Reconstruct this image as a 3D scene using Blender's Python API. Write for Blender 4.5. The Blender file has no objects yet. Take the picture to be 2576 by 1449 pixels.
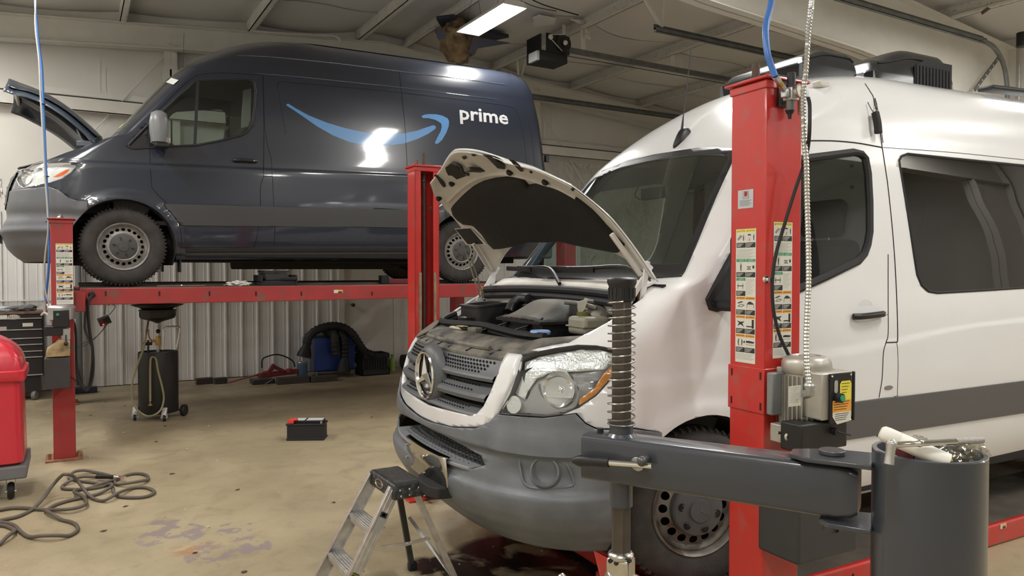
import bpy, bmesh, math, random
from mathutils import Vector, Matrix, geometry
from mathutils.bvhtree import BVHTree
V = Vector
PI = math.pi
rnd = random.Random(7)
SC = bpy.context.scene
COL = SC.collection
# ------------------------------------------------------------------ camera
FPX = 1866.0
YAW = math.radians(30.76)
PIT = math.radians(-1.416)
CAMH = 1.64
FWD = V((math.sin(YAW) * math.cos(PIT), math.cos(YAW) * math.cos(PIT), math.sin(PIT)))
RGT = V((math.cos(YAW), -math.sin(YAW), 0))
UPV = RGT.cross(FWD)
CAM = V((0, 0, CAMH))
def ray(px, py):
 return FWD + RGT * ((px - 1288) / FPX) - UPV * ((py - 724.5) / FPX)
def onp(px, py, n, d):
 n = V(n)
 r = ray(px, py)
 return CAM + r * ((d - CAM.dot(n)) / r.dot(n))
def atY(px, py, y):
 return onp(px, py, (0, 1, 0), y)
def atX(px, py, x):
 return onp(px, py, (1, 0, 0), x)
def atZ(px, py, z=0.0):
 return onp(px, py, (0, 0, 1), z)
# ------------------------------------------------------------------ materials
MATS = {}
def mat(name, col, rough=0.5, metal=0.0, var=0.0, vscale=6.0, bump=0.0, bscale=40.0, coat=0.0, col2=None,
  c2amt=0.5, c2scale=3.0, spec=0.5, emit=None, estr=0.0, alpha=None, detail=4.0, stretch=None):
 if name in MATS:
  return MATS[name]
 m = bpy.data.materials.new(name)
 m.use_nodes = True
 nt = m.node_tree
 b = nt.nodes['Principled BSDF']
 b.inputs['Base Color'].default_value = (*col, 1)
 b.inputs['Roughness'].default_value = rough
 b.inputs['Metallic'].default_value = metal
 b.inputs['Coat Weight'].default_value = coat
 b.inputs['Coat Roughness'].default_value = 0.07
 b.inputs['Specular IOR Level'].default_value = spec
 L = nt.links.new
 tc = nt.nodes.new('ShaderNodeTexCoord')
 src = tc.outputs['Object']
 if stretch:
  mp = nt.nodes.new('ShaderNodeMapping')
  mp.inputs['Scale'].default_value = stretch
  L(src, mp.inputs[0])
  src = mp.outputs[0]
 cur = None
 if col2 is not None:
  n = nt.nodes.new('ShaderNodeTexNoise')
  n.inputs['Scale'].default_value = c2scale
  n.inputs['Detail'].default_value = 8
  L(src, n.inputs['Vector'])
  r = nt.nodes.new('ShaderNodeMapRange')
  r.inputs['From Min'].default_value = 0.62 - 0.3 * c2amt
  r.inputs['From Max'].default_value = 0.78 - 0.3 * c2amt
  L(n.outputs['Fac'], r.inputs['Value'])
  mx = nt.nodes.new('ShaderNodeMix')
  mx.data_type = 'RGBA'
  mx.inputs[6].default_value = (*col, 1)
  mx.inputs[7].default_value = (*col2, 1)
  L(r.outputs[0], mx.inputs[0])
  cur = mx.outputs[2]
 if var > 0:
  n = nt.nodes.new('ShaderNodeTexNoise')
  n.inputs['Scale'].default_value = vscale
  n.inputs['Detail'].default_value = detail
  L(src, n.inputs['Vector'])
  r = nt.nodes.new('ShaderNodeMapRange')
  r.inputs['From Min'].default_value = 0.25
  r.inputs['From Max'].default_value = 0.75
  r.inputs['To Min'].default_value = 1 - var
  r.inputs['To Max'].default_value = 1 + var * 0.6
  L(n.outputs['Fac'], r.inputs['Value'])
  mx = nt.nodes.new('ShaderNodeVectorMath')
  mx.operation = 'SCALE'
  if cur is not None:
   L(cur, mx.inputs[0])
  else:
   mx.inputs[0].default_value = col
  L(r.outputs[0], mx.inputs['Scale'])
  cur = mx.outputs[0]
 if cur is not None:
  L(cur, b.inputs['Base Color'])
 if bump > 0:
  n = nt.nodes.new('ShaderNodeTexNoise')
  n.inputs['Scale'].default_value = bscale
  n.inputs['Detail'].default_value = 4
  L(src, n.inputs['Vector'])
  bp = nt.nodes.new('ShaderNodeBump')
  bp.inputs['Strength'].default_value = bump
  bp.inputs['Distance'].default_value = 0.01
  L(n.outputs['Fac'], bp.inputs['Height'])
  L(bp.outputs[0], b.inputs['Normal'])
 if emit is not None:
  b.inputs['Emission Color'].default_value = (*emit, 1)
  b.inputs['Emission Strength'].default_value = estr
 MATS[name] = m
 return m
def glassmat(name, tint, rough=0.0, refl=1.0, ior=1.5):
 if name in MATS:
  return MATS[name]
 m = bpy.data.materials.new(name)
 m.use_nodes = True
 nt = m.node_tree
 nt.nodes.clear()
 o = nt.nodes.new('ShaderNodeOutputMaterial')
 t = nt.nodes.new('ShaderNodeBsdfTransparent')
 t.inputs[0].default_value = (*tint, 1)
 g = nt.nodes.new('ShaderNodeBsdfGlossy')
 g.inputs['Roughness'].default_value = rough
 g.inputs['Color'].default_value = (refl, refl, refl, 1)
 geo = nt.nodes.new('ShaderNodeNewGeometry')
 dt = nt.nodes.new('ShaderNodeVectorMath')
 dt.operation = 'DOT_PRODUCT'
 nt.links.new(geo.outputs['Incoming'], dt.inputs[0])
 nt.links.new(geo.outputs['Normal'], dt.inputs[1])
 def mth(op, a, b_):
  n = nt.nodes.new('ShaderNodeMath')
  n.operation = op
  n.use_clamp = False
  for i, q in enumerate((a, b_)):
   if hasattr(q, 'links'):
    nt.links.new(q, n.inputs[i])
   elif q is not None:
    n.inputs[i].default_value = q
  return n.outputs[0]
 ab = mth('ABSOLUTE', dt.outputs['Value'], None)
 om = mth('SUBTRACT', 1.0, ab)
 pw = mth('POWER', om, 5.0)
 f0 = ((ior - 1) / (ior + 1)) ** 2 * 2
 fr = mth('MULTIPLY_ADD', pw, 1 - f0)
 fr.node.inputs[2].default_value = f0
 class _f:
  outputs = [fr]
 f = _f
 mx = nt.nodes.new('ShaderNodeMixShader')
 L = nt.links.new
 L(f.outputs[0], mx.inputs[0])
 L(t.outputs[0], mx.inputs[1])
 L(g.outputs[0], mx.inputs[2])
 L(mx.outputs[0], o.inputs[0])
 MATS[name] = m
 return m
# ------------------------------------------------------------------ objects
MW = {}      # world matrix of top-level things
def root_of(o):
 while o.parent:
  o = o.parent
 return o
def thing(name, label, cat, loc=(0, 0, 0), group=None, mw=None):
 o = bpy.data.objects.new(name, None)
 COL.objects.link(o)
 m = mw if mw is not None else Matrix.Translation(V(loc))
 o.matrix_world = m
 o.empty_display_size = 0.1
 MW[o.name] = m
 o['label'] = label
 o['category'] = cat
 if group:
  o['group'] = group
 return o
def tag(o, label, cat, group=None):
 o['label'] = label
 o['category'] = cat
 if group:
  o['group'] = group
 return o
def obj(name, bm, m, parent=None, smooth=40, local=False, bevel=0.0, solid=0.0, sub=0, soff=-1, label=None, bseg=2, recalc=True):
 me = bpy.data.meshes.new(name)
 if recalc and not solid:
  bmesh.ops.recalc_face_normals(bm, faces=bm.faces)
 bm.to_mesh(me)
 bm.free()
 if isinstance(m, (list, tuple)):
  for k in m:
   me.materials.append(k)
 else:
  me.materials.append(m)
 o = bpy.data.objects.new(name, me)
 COL.objects.link(o)
 if parent is not None:
  o.parent = parent
  if not local:
   me.transform(MW[root_of(parent).name].inverted())
 elif len(me.vertices):
  xs = [v.co for v in me.vertices]
  c = V(((min(v.x for v in xs) + max(v.x for v in xs)) / 2, (min(v.y for v in xs) + max(v.y for v in xs)) / 2, min(v.z for v in xs)))
  me.transform(Matrix.Translation(-c))
  o.location = c
  MW[o.name] = Matrix.Translation(c)
 if smooth:
  me.shade_smooth()
  try:
   me.set_sharp_from_angle(angle=math.radians(smooth))
  except Exception:
   pass
 if solid:
  md = o.modifiers.new('s', 'SOLIDIFY')
  md.thickness = solid
  md.offset = soff
 if bevel:
  md = o.modifiers.new('b', 'BEVEL')
  md.width = bevel
  md.segments = bseg
  md.limit_method = 'ANGLE'
  md.angle_limit = math.radians(35)
  md.harden_normals = False
 if sub:
  md = o.modifiers.new('u', 'SUBSURF')
  md.levels = sub
  md.render_levels = sub
 if label:
  o['label'] = label
 return o
def struct(name, bm, m, **k):
 o = obj(name, bm, m, **k)
 if o.parent is None:
  o['kind'] = 'structure'
 return o
def B():
 return bmesh.new()
# ------------------------------------------------------------------ shapes
def box(bm, a, b, M=None, mi=0):
 """axis-aligned box from corner a to corner b, optionally transformed by M"""
 x0, y0, z0 = a
 x1, y1, z1 = b
 P = [(x0, y0, z0), (x1, y0, z0), (x1, y1, z0), (x0, y1, z0), (x0, y0, z1), (x1, y0, z1), (x1, y1, z1), (x0, y1, z1)]
 vs = [bm.verts.new(M @ V(p) if M is not None else p) for p in P]
 for f in ((0, 3, 2, 1), (4, 5, 6, 7), (0, 1, 5, 4), (1, 2, 6, 5), (2, 3, 7, 6), (3, 0, 4, 7)):
  fc = bm.faces.new([vs[i] for i in f])
  fc.material_index = mi
 return vs
def cbox(bm, c, s, M=None, rz=0, mi=0):
 c = V(c)
 T = Matrix.Translation(c) @ Matrix.Rotation(rz, 4, 'Z')
 if M is not None:
  T = M @ T
 return box(bm, (-s[0] / 2, -s[1] / 2, -s[2] / 2), (s[0] / 2, s[1] / 2, s[2] / 2), T, mi)
def frame_of(d):
 d = V(d).normalized()
 u = d.orthogonal().normalized() if abs(d.z) > 0.999 else d.cross(V((0, 0, 1))).normalized()
 return u, d.cross(u).normalized(), d
def ring(bm, c, u, v, r, n, r2=None, ph=0):
 r2 = r if r2 is None else r2
 return [bm.verts.new(V(c) + u * (r * math.cos(2 * PI * i / n + ph)) + v * (r2 * math.sin(2 * PI * i / n + ph))) for i in range(n)]
def bridge(bm, a, b, mi=0):
 n = len(a)
 for i in range(n):
  f = bm.faces.new((a[i], a[(i + 1) % n], b[(i + 1) % n], b[i]))
  f.material_index = mi
def cyl(bm, p0, p1, r0, r1=None, n=20, cap=True, mi=0, ph=0):
 r1 = r0 if r1 is None else r1
 p0, p1 = V(p0), V(p1)
 u, v, d = frame_of(p1 - p0)
 a = ring(bm, p0, u, v, r0, n, ph=ph)
 b = ring(bm, p1, u, v, r1, n, ph=ph)
 bridge(bm, a, b, mi)
 if cap:
  for q in (a, b):
   bm.faces.new(q).material_index = mi
 return a, b
def lathe(bm, prof, c, d=(0, 0, 1), n=28, caps=True, closed=False, mi=0, a0=0, ph=0):
 """prof = [(r, h), ...] revolved about axis d through c"""
 u, v, d = frame_of(d)
 c = V(c)
 rs = [ring(bm, c + d * h, u, v, max(r, 1e-4), n, ph=ph) for r, h in prof]
 for i in range(len(rs) - 1):
  bridge(bm, rs[i], rs[i + 1], mi)
 if closed:
  bridge(bm, rs[-1], rs[0], mi)
 elif caps:
  bm.faces.new(rs[0]).material_index = mi
  bm.faces.new(rs[-1]).material_index = mi
def smoothpts(pts, k=6, closed=False):
 pts = [V(p) for p in pts]
 n = len(pts)
 if n < 3:
  return pts
 out = []
 rng = range(n if closed else n - 1)
 for i in rng:
  if closed:
   p0, p1, p2, p3 = pts[(i - 1) % n], pts[i], pts[(i + 1) % n], pts[(i + 2) % n]
  else:
   p0 = pts[i - 1] if i > 0 else pts[0] * 2 - pts[1]
   p1, p2 = pts[i], pts[i + 1]
   p3 = pts[i + 2] if i + 2 < n else pts[-1] * 2 - pts[-2]
  for j in range(k):
   t = j / k
   out.append(0.5 * ((2 * p1) + (p2 - p0) * t + (2 * p0 - 5 * p1 + 4 * p2 - p3) * t * t + (3 * p1 - p0 - 3 * p2 + p3) * t ** 3))
 if not closed:
  out.append(pts[-1])
 return out
def tube(bm, pts, r, n=8, closed=False, k=0, mi=0, rf=None, cap=True):
 pts = smoothpts(pts, k, closed) if k else [V(p) for p in pts]
 m = len(pts)
 u = None
 rs = []
 for i in range(m):
  if closed:
   t = (pts[(i + 1) % m] - pts[i - 1])
  else:
   t = pts[min(i + 1, m - 1)] - pts[max(i - 1, 0)]
  if t.length < 1e-9:
   t = V((0, 0, 1))
  t.normalize()
  if u is None:
   u = t.orthogonal().normalized()
  else:
   u = u - t * u.dot(t)
   u = u.normalized() if u.length > 1e-6 else t.orthogonal().normalized()
  v = t.cross(u)
  rr = r * (rf(i / (m - 1)) if rf else 1)
  rs.append(ring(bm, pts[i], u, v, rr, n))
 for i in range(m - 1):
  bridge(bm, rs[i], rs[i + 1], mi)
 if closed:
  a, b = rs[-1], rs[0]
  off = min(range(n), key=lambda o: (a[0].co - b[o].co).length)
  b2 = [b[(i + off) % n] for i in range(n)]
  bridge(bm, a, b2, mi)
 elif cap:
  bm.faces.new(rs[0]).material_index = mi
  bm.faces.new(rs[-1]).material_index = mi
def prism(bm, poly, off, mi=0, tri=True):
 """closed prism: polygon of 3D points extruded by vector off"""
 poly = [V(p) for p in poly]
 off = V(off)
 a = [bm.verts.new(p) for p in poly]
 b = [bm.verts.new(p + off) for p in poly]
 n = len(a)
 for i in range(n):
  bm.faces.new((a[i], a[(i + 1) % n], b[(i + 1) % n], b[i])).material_index = mi
 if tri and n > 4:
  for t in geometry.tessellate_polygon([poly]):
   bm.faces.new([a[i] for i in t]).material_index = mi
   bm.faces.new([b[i] for i in t][::-1]).material_index = mi
 else:
  bm.faces.new(a).material_index = mi
  bm.faces.new(b[::-1]).material_index = mi
def rrect(w, h, r, k=5, cx=0, cy=0):
 out = []
 for sx, sy, a in ((1, 1, 0), (-1, 1, PI / 2), (-1, -1, PI), (1, -1, 1.5 * PI)):
  for i in range(k + 1):
   t = a + PI / 2 * i / k
   out.append((cx + sx * (w / 2 - r) + r * math.cos(t), cy + sy * (h / 2 - r) + r * math.sin(t)))
 return out
def sheet(bm, f, nu, nv, mi=0):
 g = [[bm.verts.new(f(i / nu, j / nv)) for j in range(nv + 1)] for i in range(nu + 1)]
 for i in range(nu):
  for j in range(nv):
   bm.faces.new((g[i][j], g[i + 1][j], g[i + 1][j + 1], g[i][j + 1])).material_index = mi
 return g
def ball(bm, c, r, s=(1, 1, 1), n=16, mi=0, M=None):
 m = Matrix.Translation(V(c)) @ (M if M is not None else Matrix.Identity(4)) @ Matrix.Diagonal((*[r * k for k in s], 1))
 ret = bmesh.ops.create_uvsphere(bm, u_segments=n, v_segments=max(6, n // 2), radius=1, matrix=m)
 if mi:
  fs = set()
  for v in ret['verts']:
   fs.update(v.link_faces)
  for f in fs:
   f.material_index = mi
def beam(bm, p0, p1, w, h, up=(0, 0, 1), mi=0):
 """rectangular bar from p0 to p1, w across, h along up"""
 p0, p1 = V(p0), V(p1)
 d = (p1 - p0).normalized()
 s = d.cross(V(up)).normalized()
 u = s.cross(d)
 vs = []
 for p in (p0, p1):
  for a, b in ((-1, -1), (1, -1), (1, 1), (-1, 1)):
   vs.append(bm.verts.new(p + s * (a * w / 2) + u * (b * h / 2)))
 for f in ((3, 2, 1, 0), (4, 5, 6, 7), (0, 1, 5, 4), (1, 2, 6, 5), (2, 3, 7, 6), (3, 0, 4, 7)):
  bm.faces.new([vs[i] for i in f]).material_index = mi
def lerp(t, tab, c=1):
 if t <= tab[0][0]:
  return tab[0][c]
 for i in range(len(tab) - 1):
  a, b = tab[i], tab[i + 1]
  if t <= b[0]:
   return a[c] + (b[c] - a[c]) * (t - a[0]) / (b[0] - a[0])
 return tab[-1][c]
def sstep(a, b, x):
 t = max(0.0, min(1.0, (x - a) / (b - a)))
 return t * t * (3 - 2 * t)
def text3d(name, s, parent, m, M, size=0.1, depth=0.001, font_bold=0.0, sx=1.0, align='CENTER', local=True, sub=False):
 """lettering turned into a mesh, laid in the XY plane of matrix M"""
 cu = bpy.data.curves.new(name, 'FONT')
 cu.body = s
 cu.size = size
 cu.extrude = depth
 cu.offset = font_bold
 cu.align_x = align
 cu.align_y = 'CENTER'
 cu.resolution_u = 3
 to = bpy.data.objects.new('tmp', cu)
 me = bpy.data.meshes.new_from_object(to)
 bpy.data.objects.remove(to)
 bm = B()
 bm.from_mesh(me)
 bpy.data.meshes.remove(me)
 bmesh.ops.transform(bm, matrix=M @ Matrix.Diagonal((sx, 1, 1, 1)), verts=bm.verts)
 return obj(name, bm, m, parent, smooth=0, local=local)
def text_bm(bm, s, M, size, depth=0.0003, bold=0.0, sx=1.0, align='CENTER', mi=0):
 cu = bpy.data.curves.new('t', 'FONT')
 cu.body = s
 cu.size = size
 cu.extrude = depth
 cu.offset = bold
 cu.align_x = align
 cu.align_y = 'CENTER'
 cu.resolution_u = 2
 to = bpy.data.objects.new('tmp', cu)
 me = bpy.data.meshes.new_from_object(to)
 bpy.data.objects.remove(to)
 n0 = len(bm.faces)
 nv = len(bm.verts)
 bm.from_mesh(me)
 bpy.data.meshes.remove(me)
 bm.verts.ensure_lookup_table()
 bm.faces.ensure_lookup_table()
 bmesh.ops.transform(bm, matrix=M @ Matrix.Diagonal((sx, 1, 1, 1)), verts=bm.verts[nv:])
 for f in bm.faces[n0:]:
  f.material_index = mi
def basis(o, x, y):
 """matrix with origin o, x axis x, y axis y"""
 x = V(x).normalized()
 y = V(y)
 y = (y - x * y.dot(x)).normalized()
 z = x.cross(y)
 return Matrix(((x.x, y.x, z.x, o[0]), (x.y, y.y, z.y, o[1]), (x.z, y.z, z.z, o[2]), (0, 0, 0, 1)))
# ------------------------------------------------------------------ shared materials
M_tyre = mat('tyre_rubber', (.022, .021, .020), .75, var=.5, vscale=14, bump=.25, bscale=90)
M_tyred = mat('dusty_tyre_rubber', (.045, .04, .036), .85, var=.4, vscale=10, bump=.25, bscale=90)
M_black = mat('black_plastic', (.012, .012, .013), .42, bump=.05, bscale=200)
M_blackm = mat('matt_black_plastic', (.016, .016, .017), .75, bump=.15, bscale=120)
M_rub = mat('black_rubber', (.010, .010, .011), .6)
M_dark = mat('underbody_black', (.010, .0095, .009), .8, var=.4, vscale=8)
M_chrome = mat('chrome', (.78, .78, .76), .12, 1.0)
M_steel = mat('bare_steel', (.42, .40, .37), .35, 1.0, var=.25, vscale=20, bump=.05)
M_zinc = mat('galvanised_steel', (.55, .57, .58), .38, .9, var=.2, vscale=14)
M_alu = mat('scuffed_aluminium', (.62, .61, .59), .38, .85, var=.25, vscale=22, bump=.08, bscale=60)
M_glass = glassmat('green_tinted_glass', (.68, .76, .72), 0.0, 1.0, 1.5)
M_glassc = glassmat('clear_lens', (.93, .95, .95), 0.0, 1.0, 1.45)
M_wht = mat('white_van_paint', (.76, .765, .77), .28, coat=.9, var=.02, vscale=3)
M_whtd = mat('dusty_white_inner_panel', (.60, .575, .53), .55, var=.18, vscale=7, bump=.05, bscale=30)
M_blu = mat('dark_blue_van_paint', (.017, .022, .036), .30, coat=1.0)
M_gry = mat('dark_grey_bumper_plastic', (.15, .162, .18), .45, var=.22, vscale=7, bump=.05, bscale=150)
M_gryb = mat('grey_moulding_plastic', (.075, .076, .078), .5, bump=.05, bscale=150)
M_gryw = mat('grey_side_moulding', (.105, .102, .100), .6, bump=.05, bscale=150)
M_int = mat('cab_trim_dark', (.03, .031, .033), .7)
M_dash = mat('dashboard_grey', (.055, .06, .062), .7)
M_seat = mat('black_seat_fabric', (.008, .008, .010), .95, bump=.2, bscale=200)
M_part = mat('cab_partition_grey', (.42, .43, .42), .6)
M_amber = mat('amber_lens', (.62, .22, .02), .15, coat=1.0, bump=.3, bscale=60)
M_orange = mat('orange_lens', (.70, .13, .03), .15, coat=1.0)
M_lensr = mat('fluted_reflector', (.72, .73, .73), .22, .45, bump=.35, bscale=90)
M_lampin = mat('lamp_grey_bezel', (.30, .30, .30), .35)
# ================================================================== the building
XL, XR, YB, YF = -2.75, 11.65, 11.9, -5.0
RID = 4.45
def zr(x):      # underside of the purlins / top of the rafters
 return 5.37 - .083 * abs(x - RID)
M_wall = mat('white_insulation_facing', (.74, .72, .67), .55, var=.04, vscale=2, bump=.10, bscale=2.5)
M_ceil = mat('ceiling_insulation_facing', (.66, .645, .61), .55, var=.06, vscale=1.5, bump=.25, bscale=1.6)
M_beam = mat('cream_painted_steel', (.70, .68, .62), .45, var=.06, vscale=5)
M_purl = mat('cream_purlin_paint', (.66, .64, .585), .5, var=.10, vscale=4, col2=(.25, .20, .15), c2amt=.12, c2scale=22)
M_rib = mat('white_corrugated_panel', (.76, .76, .74), .35, var=.04, vscale=2)
M_door = mat('off_white_door', (.68, .66, .61), .5, var=.04)
def concrete():
 m = bpy.data.materials.new('stained_concrete')
 m.use_nodes = True
 nt = m.node_tree
 b = nt.nodes['Principled BSDF']
 L = nt.links.new
 tc = nt.nodes.new('ShaderNodeTexCoord')
 geo = nt.nodes.new('ShaderNodeNewGeometry')
 pos = geo.outputs['Position']
 def noise(sc, det=6, dist=0, rough=.55):
  n = nt.nodes.new('ShaderNodeTexNoise')
  n.inputs['Scale'].default_value = sc
  n.inputs['Detail'].default_value = det
  n.inputs['Roughness'].default_value = rough
  n.inputs['Distortion'].default_value = dist
  L(pos, n.inputs['Vector'])
  return n.outputs['Fac']
 def rng(v, a, c, lo=0.0, hi=1.0):
  r = nt.nodes.new('ShaderNodeMapRange')
  r.inputs[1].default_value = a
  r.inputs[2].default_value = c
  r.inputs[3].default_value = lo
  r.inputs[4].default_value = hi
  L(v, r.inputs[0])
  return r.outputs[0]
 def mix(f, a, c):
  x = nt.nodes.new('ShaderNodeMix')
  x.data_type = 'RGBA'
  L(f, x.inputs[0])
  for q, i in ((a, 6), (c, 7)):
   if isinstance(q, tuple):
    x.inputs[i].default_value = (*q, 1)
   else:
    L(q, x.inputs[i])
  return x.outputs[2]
 c = mix(rng(noise(1.1, 8), .35, .65), (.33, .272, .168), (.42, .350, .225))
 c = mix(rng(noise(5, 9, .6), .50, .72, 0, .5), c, (.235, .185, .115))
 c = mix(rng(noise(22, 6), .60, .75, 0, .35), c, (.20, .16, .10))
 c = mix(rng(noise(38, 3), .73, .75, 0, .9), c, (.62, .58, .48))
 def blob(x, y, r, e=.5):
  d = nt.nodes.new('ShaderNodeVectorMath')
  d.operation = 'DISTANCE'
  L(pos, d.inputs[0])
  d.inputs[1].default_value = (x, y, 0)
  return rng(d.outputs['Value'], r, r * e, 0, 1)
 def mul(a, c2):
  x = nt.nodes.new('ShaderNodeMath')
  x.operation = 'MULTIPLY'
  L(a, x.inputs[0])
  L(c2, x.inputs[1])
  return x.outputs[0]
 def mx(a, c2):
  x = nt.nodes.new('ShaderNodeMath')
  x.operation = 'MAXIMUM'
  L(a, x.inputs[0])
  L(c2, x.inputs[1])
  return x.outputs[0]
 isl = None
 for (px, py, r) in ((430, 1345, .26), (575, 1385, .30), (590, 1330, .16), (415, 1310, .12), (545, 1400, .2)):
  p = atZ(px, py)
  q = blob(p.x, p.y, r)
  isl = q if isl is None else mx(isl, q)
 sp = mul(isl, rng(noise(7, 8, .3, .65), .50, .53))
 c = mix(rng(sp, .35, .45, 0, .85), c, (.26, .21, .21))
 p = atZ(490, 1378)
 c = mix(mul(blob(p.x, p.y, .16), rng(noise(9, 6, .3), .52, .56)), c, (.36, .20, .10))
 oil = None
 for (px, py, r) in ((1290, 1400, .45), (1150, 1440, .40), (1420, 1420, .5)):
  p = atZ(px, py)
  q = blob(p.x, p.y, r, .4)
  oil = q if oil is None else mx(oil, q)
 om = rng(mul(oil, rng(noise(3.2, 6, .4), .3, .6)), .25, .5)
 c = mix(om, c, (.022, .017, .014))
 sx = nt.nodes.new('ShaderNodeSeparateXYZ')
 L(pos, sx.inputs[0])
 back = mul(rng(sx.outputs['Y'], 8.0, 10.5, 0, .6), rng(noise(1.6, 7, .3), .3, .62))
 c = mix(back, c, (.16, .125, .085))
 L(c, b.inputs['Base Color'])
 r = rng(noise(2.4, 6), .3, .7, .42, .62)
 b.inputs['Roughness'].default_value = .5
 x = nt.nodes.new('ShaderNodeMix')
 x.data_type = 'FLOAT'
 L(om, x.inputs[0])
 L(r, x.inputs[2])
 x.inputs[3].default_value = .30
 L(x.outputs[0], b.inputs['Roughness'])
 bp = nt.nodes.new('ShaderNodeBump')
 bp.inputs['Strength'].default_value = .12
 bp.inputs['Distance'].default_value = .01
 L(noise(30, 6), bp.inputs['Height'])
 L(bp.outputs[0], b.inputs['Normal'])
 return m
def crinkle(name, col):
 m = mat(name, col, .5)
 nt = m.node_tree
 L = nt.links.new
 g = nt.nodes.new('ShaderNodeNewGeometry')
 n = nt.nodes.new('ShaderNodeTexNoise')
 n.inputs['Scale'].default_value = 3.0
 n.inputs['Detail'].default_value = 3
 n.inputs['Distortion'].default_value = 1.6
 L(g.outputs['Position'], n.inputs['Vector'])
 v = nt.nodes.new('ShaderNodeTexVoronoi')
 v.feature = 'DISTANCE_TO_EDGE'
 v.inputs['Scale'].default_value = 3.2
 L(g.outputs['Position'], v.inputs['Vector'])
 mm = nt.nodes.new('ShaderNodeMath')
 mm.operation = 'MULTIPLY_ADD'
 L(n.outputs['Fac'], mm.inputs[0])
 mm.inputs[1].default_value = 1.6
 L(v.outputs['Distance'], mm.inputs[2])
 bp = nt.nodes.new('ShaderNodeBump')
 bp.inputs['Strength'].default_value = .9
 bp.inputs['Distance'].default_value = .06
 L(mm.outputs[0], bp.inputs['Height'])
 L(bp.outputs[0], nt.nodes['Principled BSDF'].inputs['Normal'])
 return m
bm = B()
box(bm, (XL - .2, YF - .2, -.1), (XR + .2, YB + .2, 0))
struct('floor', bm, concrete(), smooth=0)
bm = B()
g = [(XL, 0), (XR, 0), (XR, zr(XR) + .2), (RID, zr(RID) + .2), (XL, zr(XL) + .2)]
prism(bm, [V((x, YB, z)) for x, z in g], V((0, .1, 0)), tri=False)
struct('wall_back', bm, M_wall, smooth=0)
def ribs(bm, x0, x1, z0, z1, y=11.82, ph=1.54, pitch=.2325):
 pr = [(-.5, 0), (-.20, 0), (-.185, .006), (-.165, .006), (-.15, 0), (-.09, 0)]
 k0 = int(math.floor((x0 - ph) / pitch)) - 1
 pts = []
 k = k0
 while True:
  xc = ph + k * pitch
  if xc > x1 + pitch:
   break
  for dx, dy in ((-.075, 0), (-.068, .004), (-.060, .004), (-.053, 0), (-.022, 0), (-.010, .026), (.010, .026), (.022, 0), (.053, 0), (.060, .004), (.068, .004), (.075, 0)):
   x = xc + dx
   if x0 <= x <= x1:
    pts.append((x, y - dy))
  k += 1
 pts = [(x0, y)] + pts + [(x1, y)]
 a = [bm.verts.new((x, yy, z0)) for x, yy in pts]
 b = [bm.verts.new((x, yy, z1)) for x, yy in pts]
 for i in range(len(a) - 1):
  bm.faces.new((a[i], a[i + 1], b[i + 1], b[i]))
WB = bpy.data.objects['wall_back']
bm = B()
ribs(bm, XL, 3.74, 1.235, 2.40)
ribs(bm, 3.9, XR, 0.02, 3.62, y=11.84) if False else None
struct('wall_liner_upper', bm, M_rib, smooth=0, solid=.004)
bm = B()
ribs(bm, XL, 3.74, 0.01, 1.235, y=11.83)
struct('wall_liner_lower', bm, M_rib, smooth=0, solid=.004)
bm = B()
ribs(bm, 5.35, 8.6, 0.01, 2.40, y=11.83)
struct('wall_liner_right', bm, M_rib, smooth=0, solid=.004)
bm = B()
box(bm, (XL, 11.785, 1.222), (3.74, 11.80, 1.240))
struct('trim_1', bm, M_rib, smooth=0)
bm = B()
box(bm, (7.6, 11.86, 1.6), (XR, 11.875, 3.72))
struct('wall_crinkled_facing', bm, crinkle('crinkled_white_facing', (.52, .50, .46)), smooth=0)
bm = B()
for x in (3.78, 4.74):
 box(bm, (x - .045, 11.76, 0), (x + .045, 11.90, 2.25))
box(bm, (3.735, 11.76, 2.16), (4.785, 11.90, 2.25))
dr = struct('door_1', bm, M_door, smooth=0)
bm = B()
box(bm, (3.83, 11.80, .02), (4.69, 11.84, 2.15))
obj('door_leaf', bm, M_door, dr)
bm = B()
q = atY(886, 767, 11.80)
cyl(bm, q + V((0, .02, 0)), q + V((0, -.05, 0)), .018)
ball(bm, q + V((0, -.06, 0)), .03)
obj('door_knob', bm, M_black, dr)
bm = B()
box(bm, (4.80, 11.80, .0), (5.34, 11.86, 2.3))
struct('trim_2', bm, M_door, smooth=0)
for nm, x0, x1 in (('wall_left', XL - .1, XL), ('wall_right', XR, XR + .1)):
 bm = B()
 box(bm, (x0, YF, 0), (x1, YB, zr(XR) + .2))
 struct(nm, bm, M_wall, smooth=0)
bm = B()
prism(bm, [V((x, YF, z)) for x, z in g], V((0, -.1, 0)), tri=False)
struct('wall_front', bm, mat('grey_front_wall', (.25, .25, .25), .6), smooth=0)
PX = [RID - .42 - 1.70 * k for k in range(0, 5)][::-1] + [RID + .42 + 1.70 * k for k in range(0, 5)]
bm = B()
xs = [XL] + [x for x in PX if XL < x < XR] + [XR]
n = 110
m = 40
def cz(x, y):
 b = zr(x) + .175
 i = max(j for j in range(len(xs)) if xs[j] <= x + 1e-6)
 i = min(i, len(xs) - 2)
 t = (x - xs[i]) / (xs[i + 1] - xs[i])
 w = .055 + .03 * math.sin(y * 1.7 + i * 2.1)
 return b - w * math.sin(PI * t) ** .8 * (1 if xs[i + 1] - xs[i] > 1 else .3)
sheet(bm, lambda u, v: V((XL + (XR - XL) * u, YF + (YB - YF) * v, cz(XL + (XR - XL) * u, YF + (YB - YF) * v))), 140, 60)
for f in bm.faces:
 f.normal_flip()
struct('ceiling', bm, M_ceil, solid=.01)
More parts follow.
